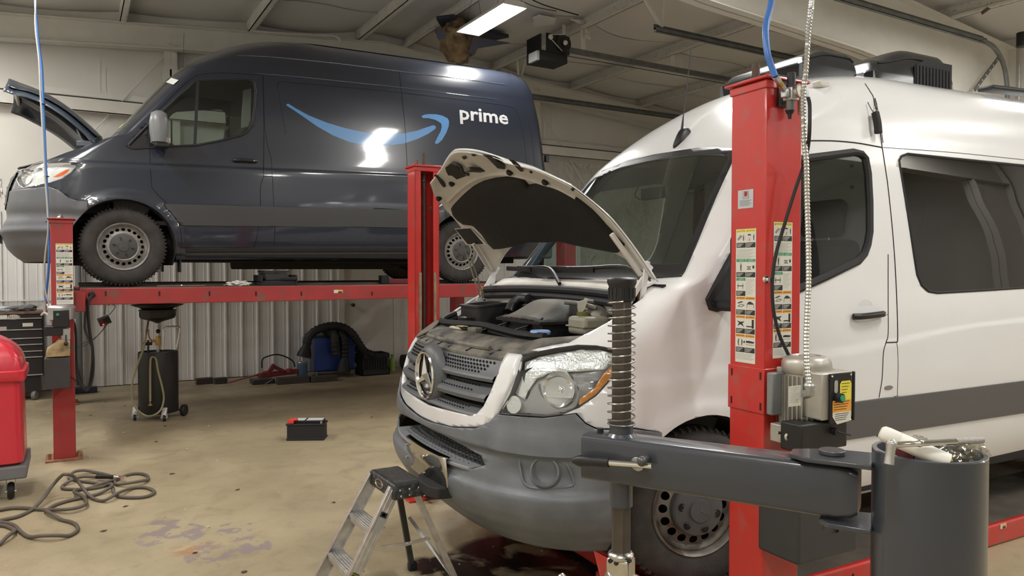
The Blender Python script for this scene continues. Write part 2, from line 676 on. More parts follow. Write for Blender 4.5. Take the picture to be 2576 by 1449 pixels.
for yy in (10.6, 9.0, 7.35):
 bm = B()
 for k in range(len(xs) - 1):
  if xs[k + 1] - xs[k] < 1 or xs[k] > 10:
   continue
  pts = [V((xs[k] + (xs[k + 1] - xs[k]) * t / 10, yy + .12 * math.sin(t * .5 + k), cz(xs[k] + (xs[k + 1] - xs[k]) * min(t / 10, .999), yy) - .008)) for t in range(11)]
  for i in range(10):
   a, b2 = pts[i], pts[i + 1]
   f = [bm.verts.new(p) for p in (a + V((0, -.03, 0)), b2 + V((0, -.03, 0)), b2 + V((0, .03, 0)), a + V((0, .03, 0)))]
   bm.faces.new(f)
 struct('trim_3', bm, mat('facing_seam_tape', (.62, .61, .57), .5), smooth=0, solid=.004)
for k, x in enumerate(PX):
 if not XL < x < XR:
  continue
 s = 1 if x > RID else -1
 z = zr(x)
 bm = B()
 box(bm, (x - .006, YF, z), (x + .006, YB - .02, z + .20))
 d0, d1 = (-.075, .006) if s > 0 else (-.006, .075)
 box(bm, (x + d0, YF, z), (x + d1, YB - .02, z + .008))
 box(bm, (x - d1, YF, z + .192), (x - d0, YB - .02, z + .20))
 lx = x + (d0 if abs(d0) > abs(d1) else d1)
 box(bm, (lx - .004, YF, z), (lx + .004, YB - .02, z + .025))
 o = struct('purlin_beam', bm, M_purl, smooth=0)
bm = B()
for s in (-1, 1):
 a, b2 = V((RID, 11.74, zr(RID))), V((RID + s * 7.2, 11.74, zr(RID + 7.2)))
 prism(bm, [a, b2, b2 + V((0, 0, .17)), a + V((0, 0, .17))], V((0, .02, 0)))
struct('eave_closure', bm, M_wall, smooth=0)
def rafter(y, depth, fl, name, x0, x1, t=.02):
 bm = B()
 for sgn in (-1, 1):
  xe = x0 if sgn < 0 else x1
  n = 6
  for i in range(n):
   xa = RID + (xe - RID) * i / n
   xb = RID + (xe - RID) * (i + 1) / n
   A, Bq = zr(xa), zr(xb)
   da, db = depth(xa), depth(xb)
   prism(bm, [V((xa, y - t / 2, A)), V((xb, y - t / 2, Bq)), V((xb, y - t / 2, Bq - db)), V((xa, y - t / 2, A - da))], V((0, t, 0)))
   for (za, zb) in ((A - .012, Bq - .012), (A - da, Bq - db)):
    prism(bm, [V((xa, y - fl, za)), V((xb, y - fl, zb)), V((xb, y - fl, zb + .014)), V((xa, y - fl, za + .014))], V((0, 2 * fl, 0)))
 return struct(name, bm, M_beam, smooth=0)
rafter(11.68, lambda x: .33, .085, 'end_wall_rafter', XL, XR)
def bigd(x):
 zb = lerp(abs(x - RID), [(0, 4.43), (.92, 4.355), (4.09, 4.20), (5.41, 4.03), (6.1, 3.93), (7.3, 3.8)])
 return zr(x) - zb
rafter(5.55, bigd, .10, 'main_frame_rafter', XL + .1, XR - .1)
rafter(-1.2, bigd, .10, 'main_frame_rafter_front', XL + .1, XR - .1)
for y in (5.55, -1.2):
 for s in (1, -1):
  bm = B()
  xt, xb, xo = RID + s * 6.35, RID + s * 6.75, RID + s * 7.1
  prism(bm, [V((xt - s * .05, y - .006, 3.9)), V((xo, y - .006, 3.9)), V((xo, y - .006, 0)), V((xb, y - .006, 0))], V((0, .012, 0)))
  prism(bm, [V((xb, y - .1, 0)), V((xt - s * .05, y - .1, 3.9)), V((xt - s * .05 + s * .015, y - .1, 3.9)), V((xb + s * .015, y - .1, 0))], V((0, .2, 0)))
  prism(bm, [V((xo, y - .1, 0)), V((xo, y - .1, zr(xo))), V((xo + .015, y - .1, zr(xo))), V((xo + .015, y - .1, 0))], V((0, .2, 0)))
  struct('frame_column', bm, M_beam, smooth=0)
for x in (1.28, 7.53):
 bm = B()
 zt = zr(x) - .33
 zb = 2.38 if x < 5 else 0
 box(bm, (x - .115, 11.76, zb), (x + .115, 11.775, zt - .25))
 box(bm, (x - .115, 11.86, zb), (x + .115, 11.875, zt))
 box(bm, (x - .012, 11.76, zb), (x + .012, 11.87, zt))
 box(bm, (x - .085, 11.755, zt - .25), (x - .005, 11.77, zt))
 box(bm, (x + .005, 11.755, zt - .25), (x + .085, 11.77, zt))
 struct('end_wall_column', bm, M_beam, smooth=0)
bm = B()
box(bm, (XL, 11.70, 3.80), (XR, 11.715, 3.985))
box(bm, (XL, 11.70, 3.975), (XR, 11.88, 3.985))
box(bm, (XL, 11.70, 3.80), (XR, 11.75, 3.81))
struct('wall_girt', bm, M_beam, smooth=0)
bm = B()
box(bm, (XL, 11.82, 4.02), (XR, 11.85, 4.10))
struct('trim_4', bm, M_wall, smooth=0)
for px, y0, y1 in ((251, 150, 252), (265, 170, 256), (1387, 265, 385), (1376, 285, 380), (1580, 320, 380)):
 bm = B()
 a, b2 = atY(px, y0, 11.897), atY(px + 1, y1, 11.897)
 beam(bm, a, b2, .016, .003, (0, 1, 0))
 struct('trim_5', bm, M_wall, smooth=0)
for a, b2 in (((417, 139), (267, 296)), ((267, 297), (221, 345)), ((1362.7, 282), (1428, 391)), ((1428, 391), (1520, 550))):
 bm = B()
 cyl(bm, atY(*a, 11.80), atY(*b2, 11.80), .008, n=8)
 struct('bracing_rod', bm, M_beam, smooth=30)
for px, py in ((428, 92), (443, 94), (427, 110), (443, 113), (1347, 225), (1356, 226)):
 bm = B()
 q = atY(px, py, 11.66)
 cyl(bm, q, q + V((0, -.02, 0)), .016, n=6)
 struct('rafter_bolt', bm, M_beam, smooth=30)
bm = B()
q = [onp(x, y, (0, 0, 1), 5.16) for x, y in ((1098, 66), (1135, 62), (1190, 88), (1280, 112), (1225, 124), (1200, 120), (1190, 140), (1130, 130), (1120, 105))]
prism(bm, [V((p.x, p.y, 5.255 + .004 * i)) for i, p in enumerate(q)], V((0, 0, .05)))
tag(obj('roof_opening', bm, mat('dark_roof_cavity', (.035, .035, .05), .9), smooth=0), 'dark torn gap in the ceiling facing beside the lit lamp', 'hole')
c = atY(1155, 118, 9.9)
bm = B()
bmesh.ops.create_icosphere(bm, subdivisions=4, radius=1)
rr = random.Random(3)
from mathutils import noise as mnoise
for v in bm.verts:
 p = v.co.copy()
 w = .22 + .17 * max(0, p.z + .2)
 n_ = mnoise.noise(p * 2.2) * .35 + mnoise.noise(p * 6) * .12
 v.co = c + V((p.x * w * (1.1 + n_), p.y * w * (1 + n_), p.z * .30 * (1 + n_) + .04))
tag(obj('hanging_insulation', bm, mat('yellow_fibreglass', (.30, .20, .095), .95, var=.6, vscale=7, bump=.8, bscale=22, col2=(.10, .075, .06), c2amt=.5, c2scale=5), smooth=80),
 'brown and yellow clump of insulation hanging from the torn ceiling above the blue van', 'insulation')
bm = B()
for pts in ([(1098, 66), (1125, 88), (1118, 100), (1100, 96)], [(1190, 92), (1285, 108), (1200, 122), (1192, 140), (1180, 130)]):
 p = [atY(x, y, 9.6) for x, y in pts]
 prism(bm, p, V((0, .012, 0)))
tag(obj('torn_facing', bm, mat('torn_facing_dark', (.10, .10, .14), .7), smooth=0), 'dark torn flaps of ceiling facing beside the hanging insulation', 'flap')
bm = B()
p = [onp(x, y, (0, 0, 1), 5.27) for x, y in ((1340, 45), (1357, 38), (1400, 47), (1394, 62), (1345, 68))]
prism(bm, p, V((0, 0, .008)))
tag(obj('ceiling_patch', bm, M_wall, smooth=0), 'loose white patch on the ceiling facing right of the lit lamp', 'patch')
bm = B()
tube(bm, [atY(x, y, 11.5) for x, y in ((630, 77), (720, 84), (830, 90), (845, 92), (852, 97), (856, 108))], .018, n=8, k=5)
tag(obj('conduit_pipe', bm, M_beam), 'thin white conduit bending down above the blue van roof', 'pipe')
bm = B()
tube(bm, [onp(x, y, (0, 0, 1), 5.15) for x, y in ((1340, 0), (1370, 13), (1420, 28), (1455, 38))], .008, n=6, k=4)
tube(bm, [onp(x, y, (0, 0, 1), 5.15) for x, y in ((1310, 2), (1350, 18), (1400, 28))], .005, n=6, k=4)
tag(obj('lamp_wire', bm, M_dark), 'dark power wires strung under the ceiling to the door opener bracket', 'cable')
# ------------------------------------------------------------------ fluorescent fixtures
M_tube = mat('fluorescent_tube', (1, 1, 1), .5, emit=(1.0, .98, .93), estr=14)
M_fix = mat('white_fixture', (.75, .75, .72), .4)
def lamp(x, y, z, label, rot=0, power=150, group=None, lx=1.22):
 Mx = Matrix.Translation((x, y, z)) @ Matrix.Rotation(rot, 4, 'Z')
 t = thing('fluorescent_lamp', label, 'lamp', mw=Mx, group=group)
 bm = B()
 pr = [(-.17, .0), (-.12, .065), (.12, .065), (.17, 0), (.165, -.002), (.115, .055), (-.115, .055), (-.165, -.002)]
 prism(bm, [V((a, -lx / 2, b)) for a, b in pr], V((0, lx, 0)))
 for s in (-1, 1):
  prism(bm, [V((a, s * lx / 2 - .003, b)) for a, b in ((-.17, 0), (-.12, .065), (.12, .065), (.17, 0))], V((0, .006, 0)))
 obj('reflector_housing', bm, M_fix, t, local=True, smooth=0)
 for i in range(4):
  bm = B()
  xx = -.112 + .075 * i
  cyl(bm, (xx, -lx / 2 + .03, .012), (xx, lx / 2 - .03, .012), .016, n=10)
  obj('fluorescent_tube', bm, M_tube, t, local=True)
 for yy in (-.4, .4):
  bm = B()
  for xx in (-.12, .12):
   cyl(bm, (xx, yy, .06), (xx * .3, yy, .45), .002, n=5)
  obj('hanger_wire', bm, M_dark, t, local=True)
 ld = bpy.data.lights.new('tube_light', 'AREA')
 ld.shape = 'RECTANGLE'
 ld.size = .3
 ld.size_y = lx * .95
 ld.energy = power
 ld.color = (1.0, .98, .945)
 lo = bpy.data.objects.new('tube_light', ld)
 COL.objects.link(lo)
 lo.matrix_world = Mx @ Matrix.Translation((0, 0, -.012))
 return t
LP = 85
lamp(4.56, 8.20, 4.76, 'lit four-tube fluorescent lamp hanging under the ridge of the roof', power=LP)
GL = 'ceiling lamps over the front of the workshop'
for (x, y) in ((4.5, 4.4), (4.5, .6), (4.5, -3.2), (-1.9, 10.1), (-.9, 7.0), (-.8, 3.4), (-.6, -.4), (-.6, -4.0), (9.4, 3.4), (9.4, -.4), (9.2, -4.0)):
 lamp(x, y, 4.62, 'lit four-tube fluorescent lamp outside the picture over the workshop', power=LP, group=GL)
# ------------------------------------------------------------------ overhead door gear
M_track = mat('dull_galvanised_track', (.19, .20, .20), .45, .6, var=.25, vscale=10)
def track(label, Y, z, x0, x1, name='door_track'):
 t = thing(name, label, 'track', (x0, Y, z))
 bm = B()
 box(bm, (x0, Y - .025, z), (x1, Y - .02, z + .06))
 box(bm, (x0, Y - .025, z + .055), (x1, Y + .025, z + .06))
 box(bm, (x0, Y - .025, z), (x1, Y + .025, z + .005))
 box(bm, (x0, Y + .02, z + .03), (x1, Y + .025, z + .10))
 tr = obj('track_rail', bm, M_track, t, smooth=0)
 return t
track('galvanised overhead door track along the back wall behind the blue van', 10.95, 4.60, 6.7, 10.9)
tk = track('galvanised overhead door track hung left of the main roof beam', 7.08, 4.60, 6.28, 10.9)
bm = B()
q = V((6.42, 7.1, 4.66))
beam(bm, q, q + V((.05, .0, .66)), .03, .004, (0, 1, 0))
beam(bm, q, q + V((-.62, -.05, .62)), .035, .03, (0, 1, 0))
obj('track_hanger', bm, M_beam, tk, smooth=0)
tb = track('galvanised overhead door track running in front of the main roof beam', 5.28, 4.62, 7.3, 10.4)
bm = B()
pts = [V((10.3, 5.28, 4.65)), V((10.6, 5.27, 4.60)), V((10.82, 5.26, 4.42)), V((10.93, 5.26, 4.15)), V((10.95, 5.26, 3.8)), V((10.95, 5.26, 2.5))]
tube(bm, pts, .03, n=8, k=6)
obj('curved_track', bm, M_track, tb)
op = thing('garage_door_opener', 'black garage door opener with belt pulley hanging below the ceiling', 'door opener', (5.7, 9.0, 4.65))
c0 = atY(1350, 125, 9.0)
bm = B()
a = atY(1347, 148, 8.9)
b2 = atY(1420, 157, 8.9)
box(bm, (a.x + .02, 8.82, a.z - .02), (b2.x, 9.18, a.z + .12))
h = obj('housing', bm, M_blackm, op, bevel=.01)
bm = B()
box(bm, (a.x + .03, 8.82, a.z + .10), (a.x + .05, 9.18, a.z + .34))
box(bm, (a.x + .12, 8.80, a.z + .10), (b2.x + .02, 8.815, a.z + .36))
obj('back_plate', bm, M_black, h)
bm = B()
q = V((b2.x - .09, 8.79, a.z + .25))
lathe(bm, [(.02, -.01), (.12, -.01), (.125, 0), (.12, .012), (.10, .004), (.03, .004), (.03, .03)], q, (0, -1, 0), n=28)
obj('pulley', bm, M_black, h)
bm = B()
for dx, r in ((0, .03),):
 ball(bm, q + V((0, -.04, 0)), .035)
q2 = V((a.x + .17, 8.78, a.z + .30))
cyl(bm, q2, q2 + V((0, -.02, 0)), .035)
beam(bm, q2 + V((0, -.02, -.03)), q + V((-.04, -.02, -.12)), .006, .012, (0, 1, 0))
beam(bm, q2 + V((0, -.02, .03)), q + V((0, -.02, .12)), .006, .012, (0, 1, 0))
obj('belt', bm, M_beam, h)
bm = B()
box(bm, (a.x - .02, 8.83, a.z - .03), (a.x + .02, 9.05, a.z + .10))
obj('lamp_cover', bm, M_part, h)
zr_ = 4.83
bm = B()
for dz in (0, .055):
 box(bm, (6.2, 8.96, zr_ + dz), (10.9, 9.04, zr_ + dz + .008))
box(bm, (6.2, 8.955, zr_), (10.9, 8.962, zr_ + .06))
obj('rail', bm, M_track, op, smooth=0)
bm = B()
cyl(bm, (6.2, 8.97, zr_ - .07), (10.9, 8.97, zr_ - .05), .006, n=6)
obj('chain', bm, M_black, op)
bm = B()
x_ = atY(1465, 110, 9.0).x
box(bm, (x_ - .04, 8.98, zr_), (x_ + .04, 8.99, zr(x_) + .1))
obj('hanger_bracket', bm, M_beam, op, smooth=0)
bm = B()
box(bm, (x_ - .22, 9.2, zr_ + .05), (x_ - .16, 9.21, zr(x_) + .1))
obj('hanger_bracket', bm, M_beam, op, smooth=0)
bm = B()
x2 = atY(1690, 150, 9.0).x
box(bm, (x2 - .045, 8.98, zr_), (x2 + .045, 8.99, zr(x2) + .1))
obj('hanger_bracket', bm, M_beam, op, smooth=0)
bm = B()
qq = V((x_, 8.95, zr(x_) - .02))
for k in range(4):
 tube(bm, [qq + V((-.25, .0, .12)), qq + V((-.02, -.03, .05 + .02 * k)), qq + V((.08 - .03 * k, -.03, -.12)), qq + V((.02, -.02, -.05)), qq + V((.2, 0, .06))], .008, n=6, k=5)
tag(obj('cable_coil', bm, M_beam), 'pale cable bundled round the bracket beside the black door opener', 'cable')
for a, b2 in (((1299, 130), (1304, 188)), ((1330, 118), (1312, 190))):
 bm = B()
 beam(bm, atY(*a, 10.9), atY(*b2, 10.9), .035, .02, (0, 1, 0))
 tag(obj('track_strut', bm, M_beam, smooth=0), 'pale steel strut above the rear of the blue van, %s of the pair' % ('left' if a[0] < 1310 else 'right'), 'strut')
bm = B()
a, b2 = atY(2512, 145, 5.4), atY(2452, 226, 5.4)
beam(bm, a, b2, .05, .012, (0, 1, 0))
st = struct('perforated_strap', bm, M_track, smooth=0)
bm = B()
for i in range(6):
 p = a.lerp(b2, (i + .6) / 6.5)
 cyl(bm, p + V((0, -.008, 0)), p + V((0, -.012, 0)), .012, n=10)
obj('strap_bolt', bm, M_beam, st)
bm = B()
a, b2 = atY(2510, 3, 5.0), atY(2470, 33, 5.0)
beam(bm, a, b2, .04, .012, (0, 1, 0))
struct('dark_brace', bm, mat('rusty_dark_steel', (.09, .05, .045), .6), smooth=0)
bm = B()
q = atY(2572, 100, 5.0)
cyl(bm, q + V((0, 0, -.09)), q + V((0, 0, .09)), .07, n=20)
tag(obj('black_vent_pipe', bm, M_black), 'black round fitting at the right edge under the ceiling', 'fitting')
bm = B()
cyl(bm, V((11.45, 5.35, 0)), V((11.45, 5.35, 4.5)), .02, n=8)
struct('trim_6', bm, M_zinc, smooth=30)
# ------------------------------------------------------------------ van body
TN = [(.24, -.84), (.30, -.92), (.38, -.985), (.5, -1.02), (.62, -1.01), (.72, -.985), (.80, -.985), (.92, -.975), (1.02, -.95), (1.09, -.915), (1.14, -.865),
      (1.19, -.78), (1.24, -.67), (1.30, -.52), (1.36, -.37), (1.42, -.225), (1.46, -.14), (1.50, -.10), (1.64, 0.015), (1.9, .22), (2.15, .43), (2.27, .545),
      (2.36, .65), (2.45, .77), (2.54, .92), (2.62, 1.08), (2.68, 1.25), (2.73, 1.42), (2.765, 1.62), (2.79, 1.9), (2.80, 2.2)]
TW = [(.24, .90), (.35, .95), (.5, .975), (.8, .99), (1.2, .985), (1.35, .965), (1.45, .95), (1.8, .915), (2.1, .875), (2.35, .83), (2.45, .805),
      (2.54, .765), (2.61, .70), (2.67, .61), (2.72, .49), (2.76, .35), (2.79, .17), (2.80, 0)]
TA = [(.24, .6, 2.6), (.6, .62, 2.8), (1.0, .62, 2.5), (1.14, .57, 2.4), (1.24, .44, 2.4), (1.34, .28, 2.6), (1.42, .17, 2.6), (1.48, .2, 2.3), (2.2, .25, 2.2),
      (2.4, .42, 2.2), (2.6, .62, 2.2), (2.8, .6, 2.0)]
TR = [(.3, 4.85), (.5, 4.92), (1.2, 4.93), (2.0, 4.86), (2.4, 4.79), (2.6, 4.70), (2.7, 4.6), (2.76, 4.4), (2.8, 4.0)]
RAKE = 0.016
def smtab(tab, z, c=1, h=0.02):
 return (lerp(z - h, tab, c) + lerp(z - h / 2, tab, c) + lerp(z, tab, c) + lerp(z + h / 2, tab, c) + lerp(z + h, tab, c)) / 5
def van_surface(crease, arches=((0, .47), (3.66, .47))):
 zs = []
 z = .24
 while z < 2.795:
  zs.append(z)
  if z < .9:
   z += .0125
  elif z < 1.1:
   z += .025
  elif z < 1.47:
   z += .012
  elif z < 2.4:
   z += .03
  elif z < 2.7:
   z += .018
  else:
   z += .008
 zs.append(2.80)
 NF, NS, NR = 22, 72, 7
 bm = B()
 rows = []
 for z in zs:
  N, W, R = smtab(TN, z), lerp(z, TW), lerp(z, TR)
  if 0.3 < z < 2.75:
   W = smtab(TW, z, 1, .07)
  a, n = lerp(z, TA, 1), lerp(z, TA, 2)
  W = max(W, 0.0)
  half = []
  for i in range(NF):
   t = PI / 2 * i / NF
   c, s = math.cos(t), math.sin(t)
   half.append((N + a * (1 - c ** (2 / n)), W * s ** (2 / n)))
  b = .10 + .3 * sstep(2.5, 2.8, z)
  for i in range(NS + 1):
   half.append((N + a + (R - b - N - a) * i / NS, W))
  for i in range(1, NR + 1):
   t = PI / 2 * i / NR
   half.append((R - b + b * math.sin(t) ** .7, W * (1 - .12 * (1 - math.cos(t))) if i < NR else W * .86))
  half.append((R + .004, W * .45))
  half.append((R + .006, 0))
  row = []
  for sgn in (-1, 1):
   rr = []
   for (x, y) in half:
    yy = y
    if y > .8 and z < 2.3:
     zc = crease(x)
     yy = y + .010 * (1 - sstep(zc - .012, zc + .004, z)) - .004
     for (ax, ar) in arches:
      d = math.hypot(x - ax, z - .37)
      if z > .3:
       yy += .016 * (1 - sstep(ar + .015, ar + .09, d))
     yy += -.012 * math.exp(-((z - .62) / .04) ** 2) * 0
    rr.append((x, sgn * yy, z + RAKE * x))
   row.append(rr)
  rows.append((z, row))
 top = len(rows) - 1
 grid = []
 cache = {}
 for j, (z, row) in enumerate(rows):
  g = []
  for side in (0, 1):
   vs = []
   for i, p in enumerate(row[side]):
    key = (j, i, side if (j != top and i != 0 and i != len(row[side]) - 1) else 0)
    if key not in cache:
     cache[key] = bm.verts.new(p)
    vs.append(cache[key])
   g.append(vs)
  grid.append(g)
 for j in range(top):
  for side in (0, 1):
   a, b = grid[j][side], grid[j + 1][side]
   for i in range(len(a) - 1):
    q = [a[i], a[i + 1], b[i + 1], b[i]]
    if side == 1:
     q.reverse()
    u = []
    for v in q:
     if v not in u:
      u.append(v)
    if len(u) > 2:
     try:
      bm.faces.new(u)
     except ValueError:
      pass
 bmesh.ops.recalc_face_normals(bm, faces=bm.faces)
 f = max(bm.faces, key=lambda f: abs(f.calc_center_median().y))
 if f.normal.y * f.calc_center_median().y < 0:
  bmesh.ops.reverse_faces(bm, faces=bm.faces)
 return bm
def inside2(p, poly):
 x, y = p
 c = False
 n = len(poly)
 for i in range(n):
  x0, y0 = poly[i]
  x1, y1 = poly[(i + 1) % n]
  if (y0 > y) != (y1 > y) and x < (x1 - x0) * (y - y0) / (y1 - y0) + x0:
   c = not c
 return c
def carve(bm, poly, ax=(0, 2), filt=None, remove=True, depth_dir=None):
 """cut the polygon (2D, in the two axes ax) through the skin and return the loose piece as a new bmesh"""
 pl = [V((p[0], p[1])) for p in poly]
 if sum(pl[i - 1].x * pl[i].y - pl[i].x * pl[i - 1].y for i in range(len(pl))) < 0:
  pl.reverse()
 n = len(pl)
 convex = all((pl[(i + 1) % n] - pl[i]).cross(pl[(i + 2) % n] - pl[(i + 1) % n]) >= -1e-7 for i in range(n))
 if convex:
  pieces = [pl]
 else:
  pieces = [[pl[i] for i in t] for t in geometry.tessellate_polygon([[V((p.x, p.y, 0)) for p in pl]])]
 k = [i for i in (0, 1, 2) if i not in ax][0]
 A0, A1 = ax
 LO = [min(p[i] for p in pl) for i in (0, 1)]
 HI = [max(p[i] for p in pl) for i in (0, 1)]
 cand = []
 for f in bm.faces:
  cs = [v.co for v in f.verts]
  if max(c[A0] for c in cs) < LO[0] or min(c[A0] for c in cs) > HI[0] or max(c[A1] for c in cs) < LO[1] or min(c[A1] for c in cs) > HI[1]:
   continue
  if filt and not filt(f):
   continue
  cand.append(f)
 for pc in pieces:
  lo = [min(p[i] for p in pc) - .002 for i in (0, 1)]
  hi = [max(p[i] for p in pc) + .002 for i in (0, 1)]
  for i in range(len(pc)):
   p, q = pc[i], pc[(i + 1) % len(pc)]
   e = q - p
   if e.length < 1e-6:
    continue
   use, rest = [], []
   for f in cand:
    cs = [v.co for v in f.verts]
    if len(pieces) > 1 and (max(c[A0] for c in cs) < lo[0] or min(c[A0] for c in cs) > hi[0] or max(c[A1] for c in cs) < lo[1] or min(c[A1] for c in cs) > hi[1]):
     rest.append(f)
     continue
    sg = [e.x * (c[A1] - p.y) - e.y * (c[A0] - p.x) for c in cs]
    if min(sg) < 0 < max(sg):
     use.append(f)
    else:
     rest.append(f)
   if not use:
    continue
   g = set(use)
   for f in use:
    g.update(f.edges)
    g.update(f.verts)
   co = [0, 0, 0]
   co[A0], co[A1] = p.x, p.y
   no = [0, 0, 0]
   no[A0], no[A1] = e.y, -e.x
   ret = bmesh.ops.bisect_plane(bm, geom=list(g), dist=1e-6, plane_co=co, plane_no=V(no).normalized())
   cand = rest + [x for x in ret['geom'] if isinstance(x, bmesh.types.BMFace)]
 pts = [(p.x, p.y) for p in pl]
 got = []
 for f in set(cand):
  if not f.is_valid or (filt and not filt(f)):
   continue
  c = f.calc_center_median()
  if inside2((c[A0], c[A1]), pts):
   got.append(f)
 out = extract(bm, got)
 if remove:
  bmesh.ops.delete(bm, geom=got, context='FACES')
 return out
def extract(bm, faces):
 out = B()
 mp = {}
 for f in faces:
  vs = []
  for v in f.verts:
   if v not in mp:
    mp[v] = out.verts.new(v.co)
   vs.append(mp[v])
  out.faces.new(vs)
 out.normal_update()
 return out
def join(*bms):
 out = bms[0]
 for b in bms[1:]:
  mp = {v: out.verts.new(v.co) for v in b.verts}
  for f in b.faces:
   try:
    out.faces.new([mp[v] for v in f.verts]).material_index = f.material_index
   except ValueError:
    pass
  b.free()
 return out
def inflate(bm, d):
 bm.normal_update()
 for v in bm.verts:
  v.co += v.normal * d
 return bm
def mirror(poly):
 return poly
class VanFrame:
 def __init__(s, o, yaw):
  s.M = Matrix.Translation(V(o)) @ Matrix.Rotation(math.radians(yaw), 4, 'Z')
  s.I = s.M.inverted()
  s.bvh = None
 def ray(s, px, py):
  o = s.I @ CAM
  d = (s.I.to_3x3() @ ray(px, py)).normalized()
  return o, d
 def hit(s, px, py, y=-.97):
  o, d = s.ray(px, py)
  r = s.bvh.ray_cast(o, d)
  if r[0] is not None:
   return r[0], r[1]
  return s.aty(px, py, y), V((0, -1, 0))
 def aty(s, px, py, y):
  o, d = s.ray(px, py)
  return o + d * ((y - o.y) / d.y)
 def atx(s, px, py, x):
  o, d = s.ray(px, py)
  return o + d * ((x - o.x) / d.x)
 def atz(s, px, py, z):
  o, d = s.ray(px, py)
  return o + d * ((z - o.z) / d.z)
 def line(s, pts, off=.001, k=5):
  """pixels traced on the skin -> 3D points lying on it"""
  pp = smoothpts([V((p[0], p[1], 0)) for p in pts], k) if k else [V((p[0], p[1], 0)) for p in pts]
  out = []
  for p in pp:
   h, n = s.hit(p.x, p.y)
   out.append(h + n * off)
  return out
 def poly(s, pts, ax=(0, 2), k=0):
  pp = smoothpts([V((p[0], p[1], 0)) for p in pts], k, True) if k else [V((p[0], p[1], 0)) for p in pts]
  out = []
  for p in pp:
   h, n = s.hit(p.x, p.y)
   out.append((h[ax[0]], h[ax[1]]))
  return out
def wheel(root, c, ry=0, rr=.378, rim_r=.222, w=.235, side=-1, holes=20, rimm=None, capm=None, big=False, tyrem=None, star=True):
 """c: hub centre on the outer tyre face, y outward = side"""
 M = Matrix.Translation(V(c)) @ Matrix.Rotation(ry, 4, 'Z') @ Matrix.Diagonal((1, -side, 1, 1))
 bm = B()
 prof = [(rim_r - .004, .012), (rim_r + .012, .004), (rim_r + .03, -.006), (rr * .80, -.012), (rr * .90, -.006), (rr * .955, .010), (rr * .985, .028), (rr, .05)]
 nb = 5
 for i in range(nb):
  y0 = .05 + (w - .1) * i / nb
  y1 = .05 + (w - .1) * (i + 1) / nb
  prof += [(rr, y0 + .002), (rr, y1 - .007), (rr - .009, y1 - .006), (rr - .009, y1 - .001)]
 prof += [(rr, w - .05), (rr * .985, w - .028), (rr * .9, w - .0), (rim_r, w - .01)]
 lathe(bm, prof, (0, 0, 0), (0, 1, 0), n=72, caps=False)
 for k in range(64):
  a = 2 * PI * k / 64
  u = V((math.cos(a), 0, math.sin(a)))
  t = V((-math.sin(a), 0, math.cos(a)))
  beam(bm, u * (rr * .975) + V((0, .014, 0)), u * (rr * 1.0) + V((0, .045, 0)), .022, .012, t)
 bmesh.ops.transform(bm, matrix=M, verts=bm.verts)
 wh = obj('wheel', bm, tyrem or M_tyre, root, local=True, smooth=35)
 bm = B()
 lathe(bm, [(rim_r - .012, .03), (rim_r - .006, .006), (rim_r + .004, -.002), (rim_r + .008, .004), (rim_r + .004, .012)], (0, 0, 0), (0, 1, 0), n=64, caps=False)
 lathe(bm, [(rim_r - .012, .03), (rim_r - .022, .045), (rim_r - .034, .055)], (0, 0, 0), (0, 1, 0), n=64, caps=False)
 r1, d1, r0, d0 = rim_r - .034, .055, (.128 if big else .145), .035 if big else .02
 for k in range(holes):
  a0 = 2 * PI * (k - .5) / holes
  a1 = 2 * PI * (k + .5) / holes
  am = (a0 + a1) / 2
  rm = (r0 + r1) / 2
  hr_t = rm * (a1 - a0) * .34
  hr_r = (r1 - r0) * .34
  def P(rr_, aa):
   s = (rr_ - r0) / (r1 - r0)
   return V((rr_ * math.cos(aa), d0 + (d1 - d0) * s, rr_ * math.sin(aa)))
  outer = []
  inner = []
  seq = [(-1, -1), (-.33, -1), (.33, -1), (1, -1), (1, -.33), (1, .33), (1, 1), (.33, 1), (-.33, 1), (-1, 1), (-1, .33), (-1, -.33)]
  for (sa, sr) in seq:
   outer.append(bm.verts.new(P(rm + sr * (r1 - r0) / 2, am + sa * (a1 - a0) / 2)))
   an = math.atan2(sr, sa)
   inner.append(bm.verts.new(P(rm + math.sin(an) * hr_r, am + math.cos(an) * hr_t / rm)))
  bridge(bm, outer, inner)
 bmesh.ops.remove_doubles(bm, verts=bm.verts, dist=1e-5)
 if not big:
  lathe(bm, [(r0, d0), (.142, .008), (.132, .002), (.122, .006)], (0, 0, 0), (0, 1, 0), n=48, caps=False)
 bmesh.ops.transform(bm, matrix=M, verts=bm.verts)
 obj('rim', bm, rimm, wh, local=True, smooth=50)
 bm = B()
 lathe(bm, [(rim_r - .014, .03), (rim_r - .02, .10), (rim_r - .02, w - .02), (.02, w - .03)], (0, 0, 0), (0, 1, 0), n=40, caps=False)
 lathe(bm, [(.12, .06), (.12, .13), (.02, .14)], (0, 0, 0), (0, 1, 0), n=30, caps=False)
 bmesh.ops.transform(bm, matrix=M, verts=bm.verts)
 obj('wheel_well_and_brake', bm, M_dark, wh, local=True)
 bm = B()
 if big:
  lathe(bm, [(.130, .04), (.128, .0), (.120, -.012), (.075, -.020), (.055, -.020), (.052, -.032), (.0001, -.035)], (0, 0, 0), (0, 1, 0), n=56, caps=False)
 else:
  lathe(bm, [(.124, .006), (.118, .004), (.05, .0), (.046, -.006), (.0001, -.008)], (0, 0, 0), (0, 1, 0), n=56, caps=False)
 bmesh.ops.transform(bm, matrix=M, verts=bm.verts)
 cap = obj('hub_cap', bm, capm, wh, local=True, smooth=30)
 bm = B()
 yb = -.036 if big else -.009
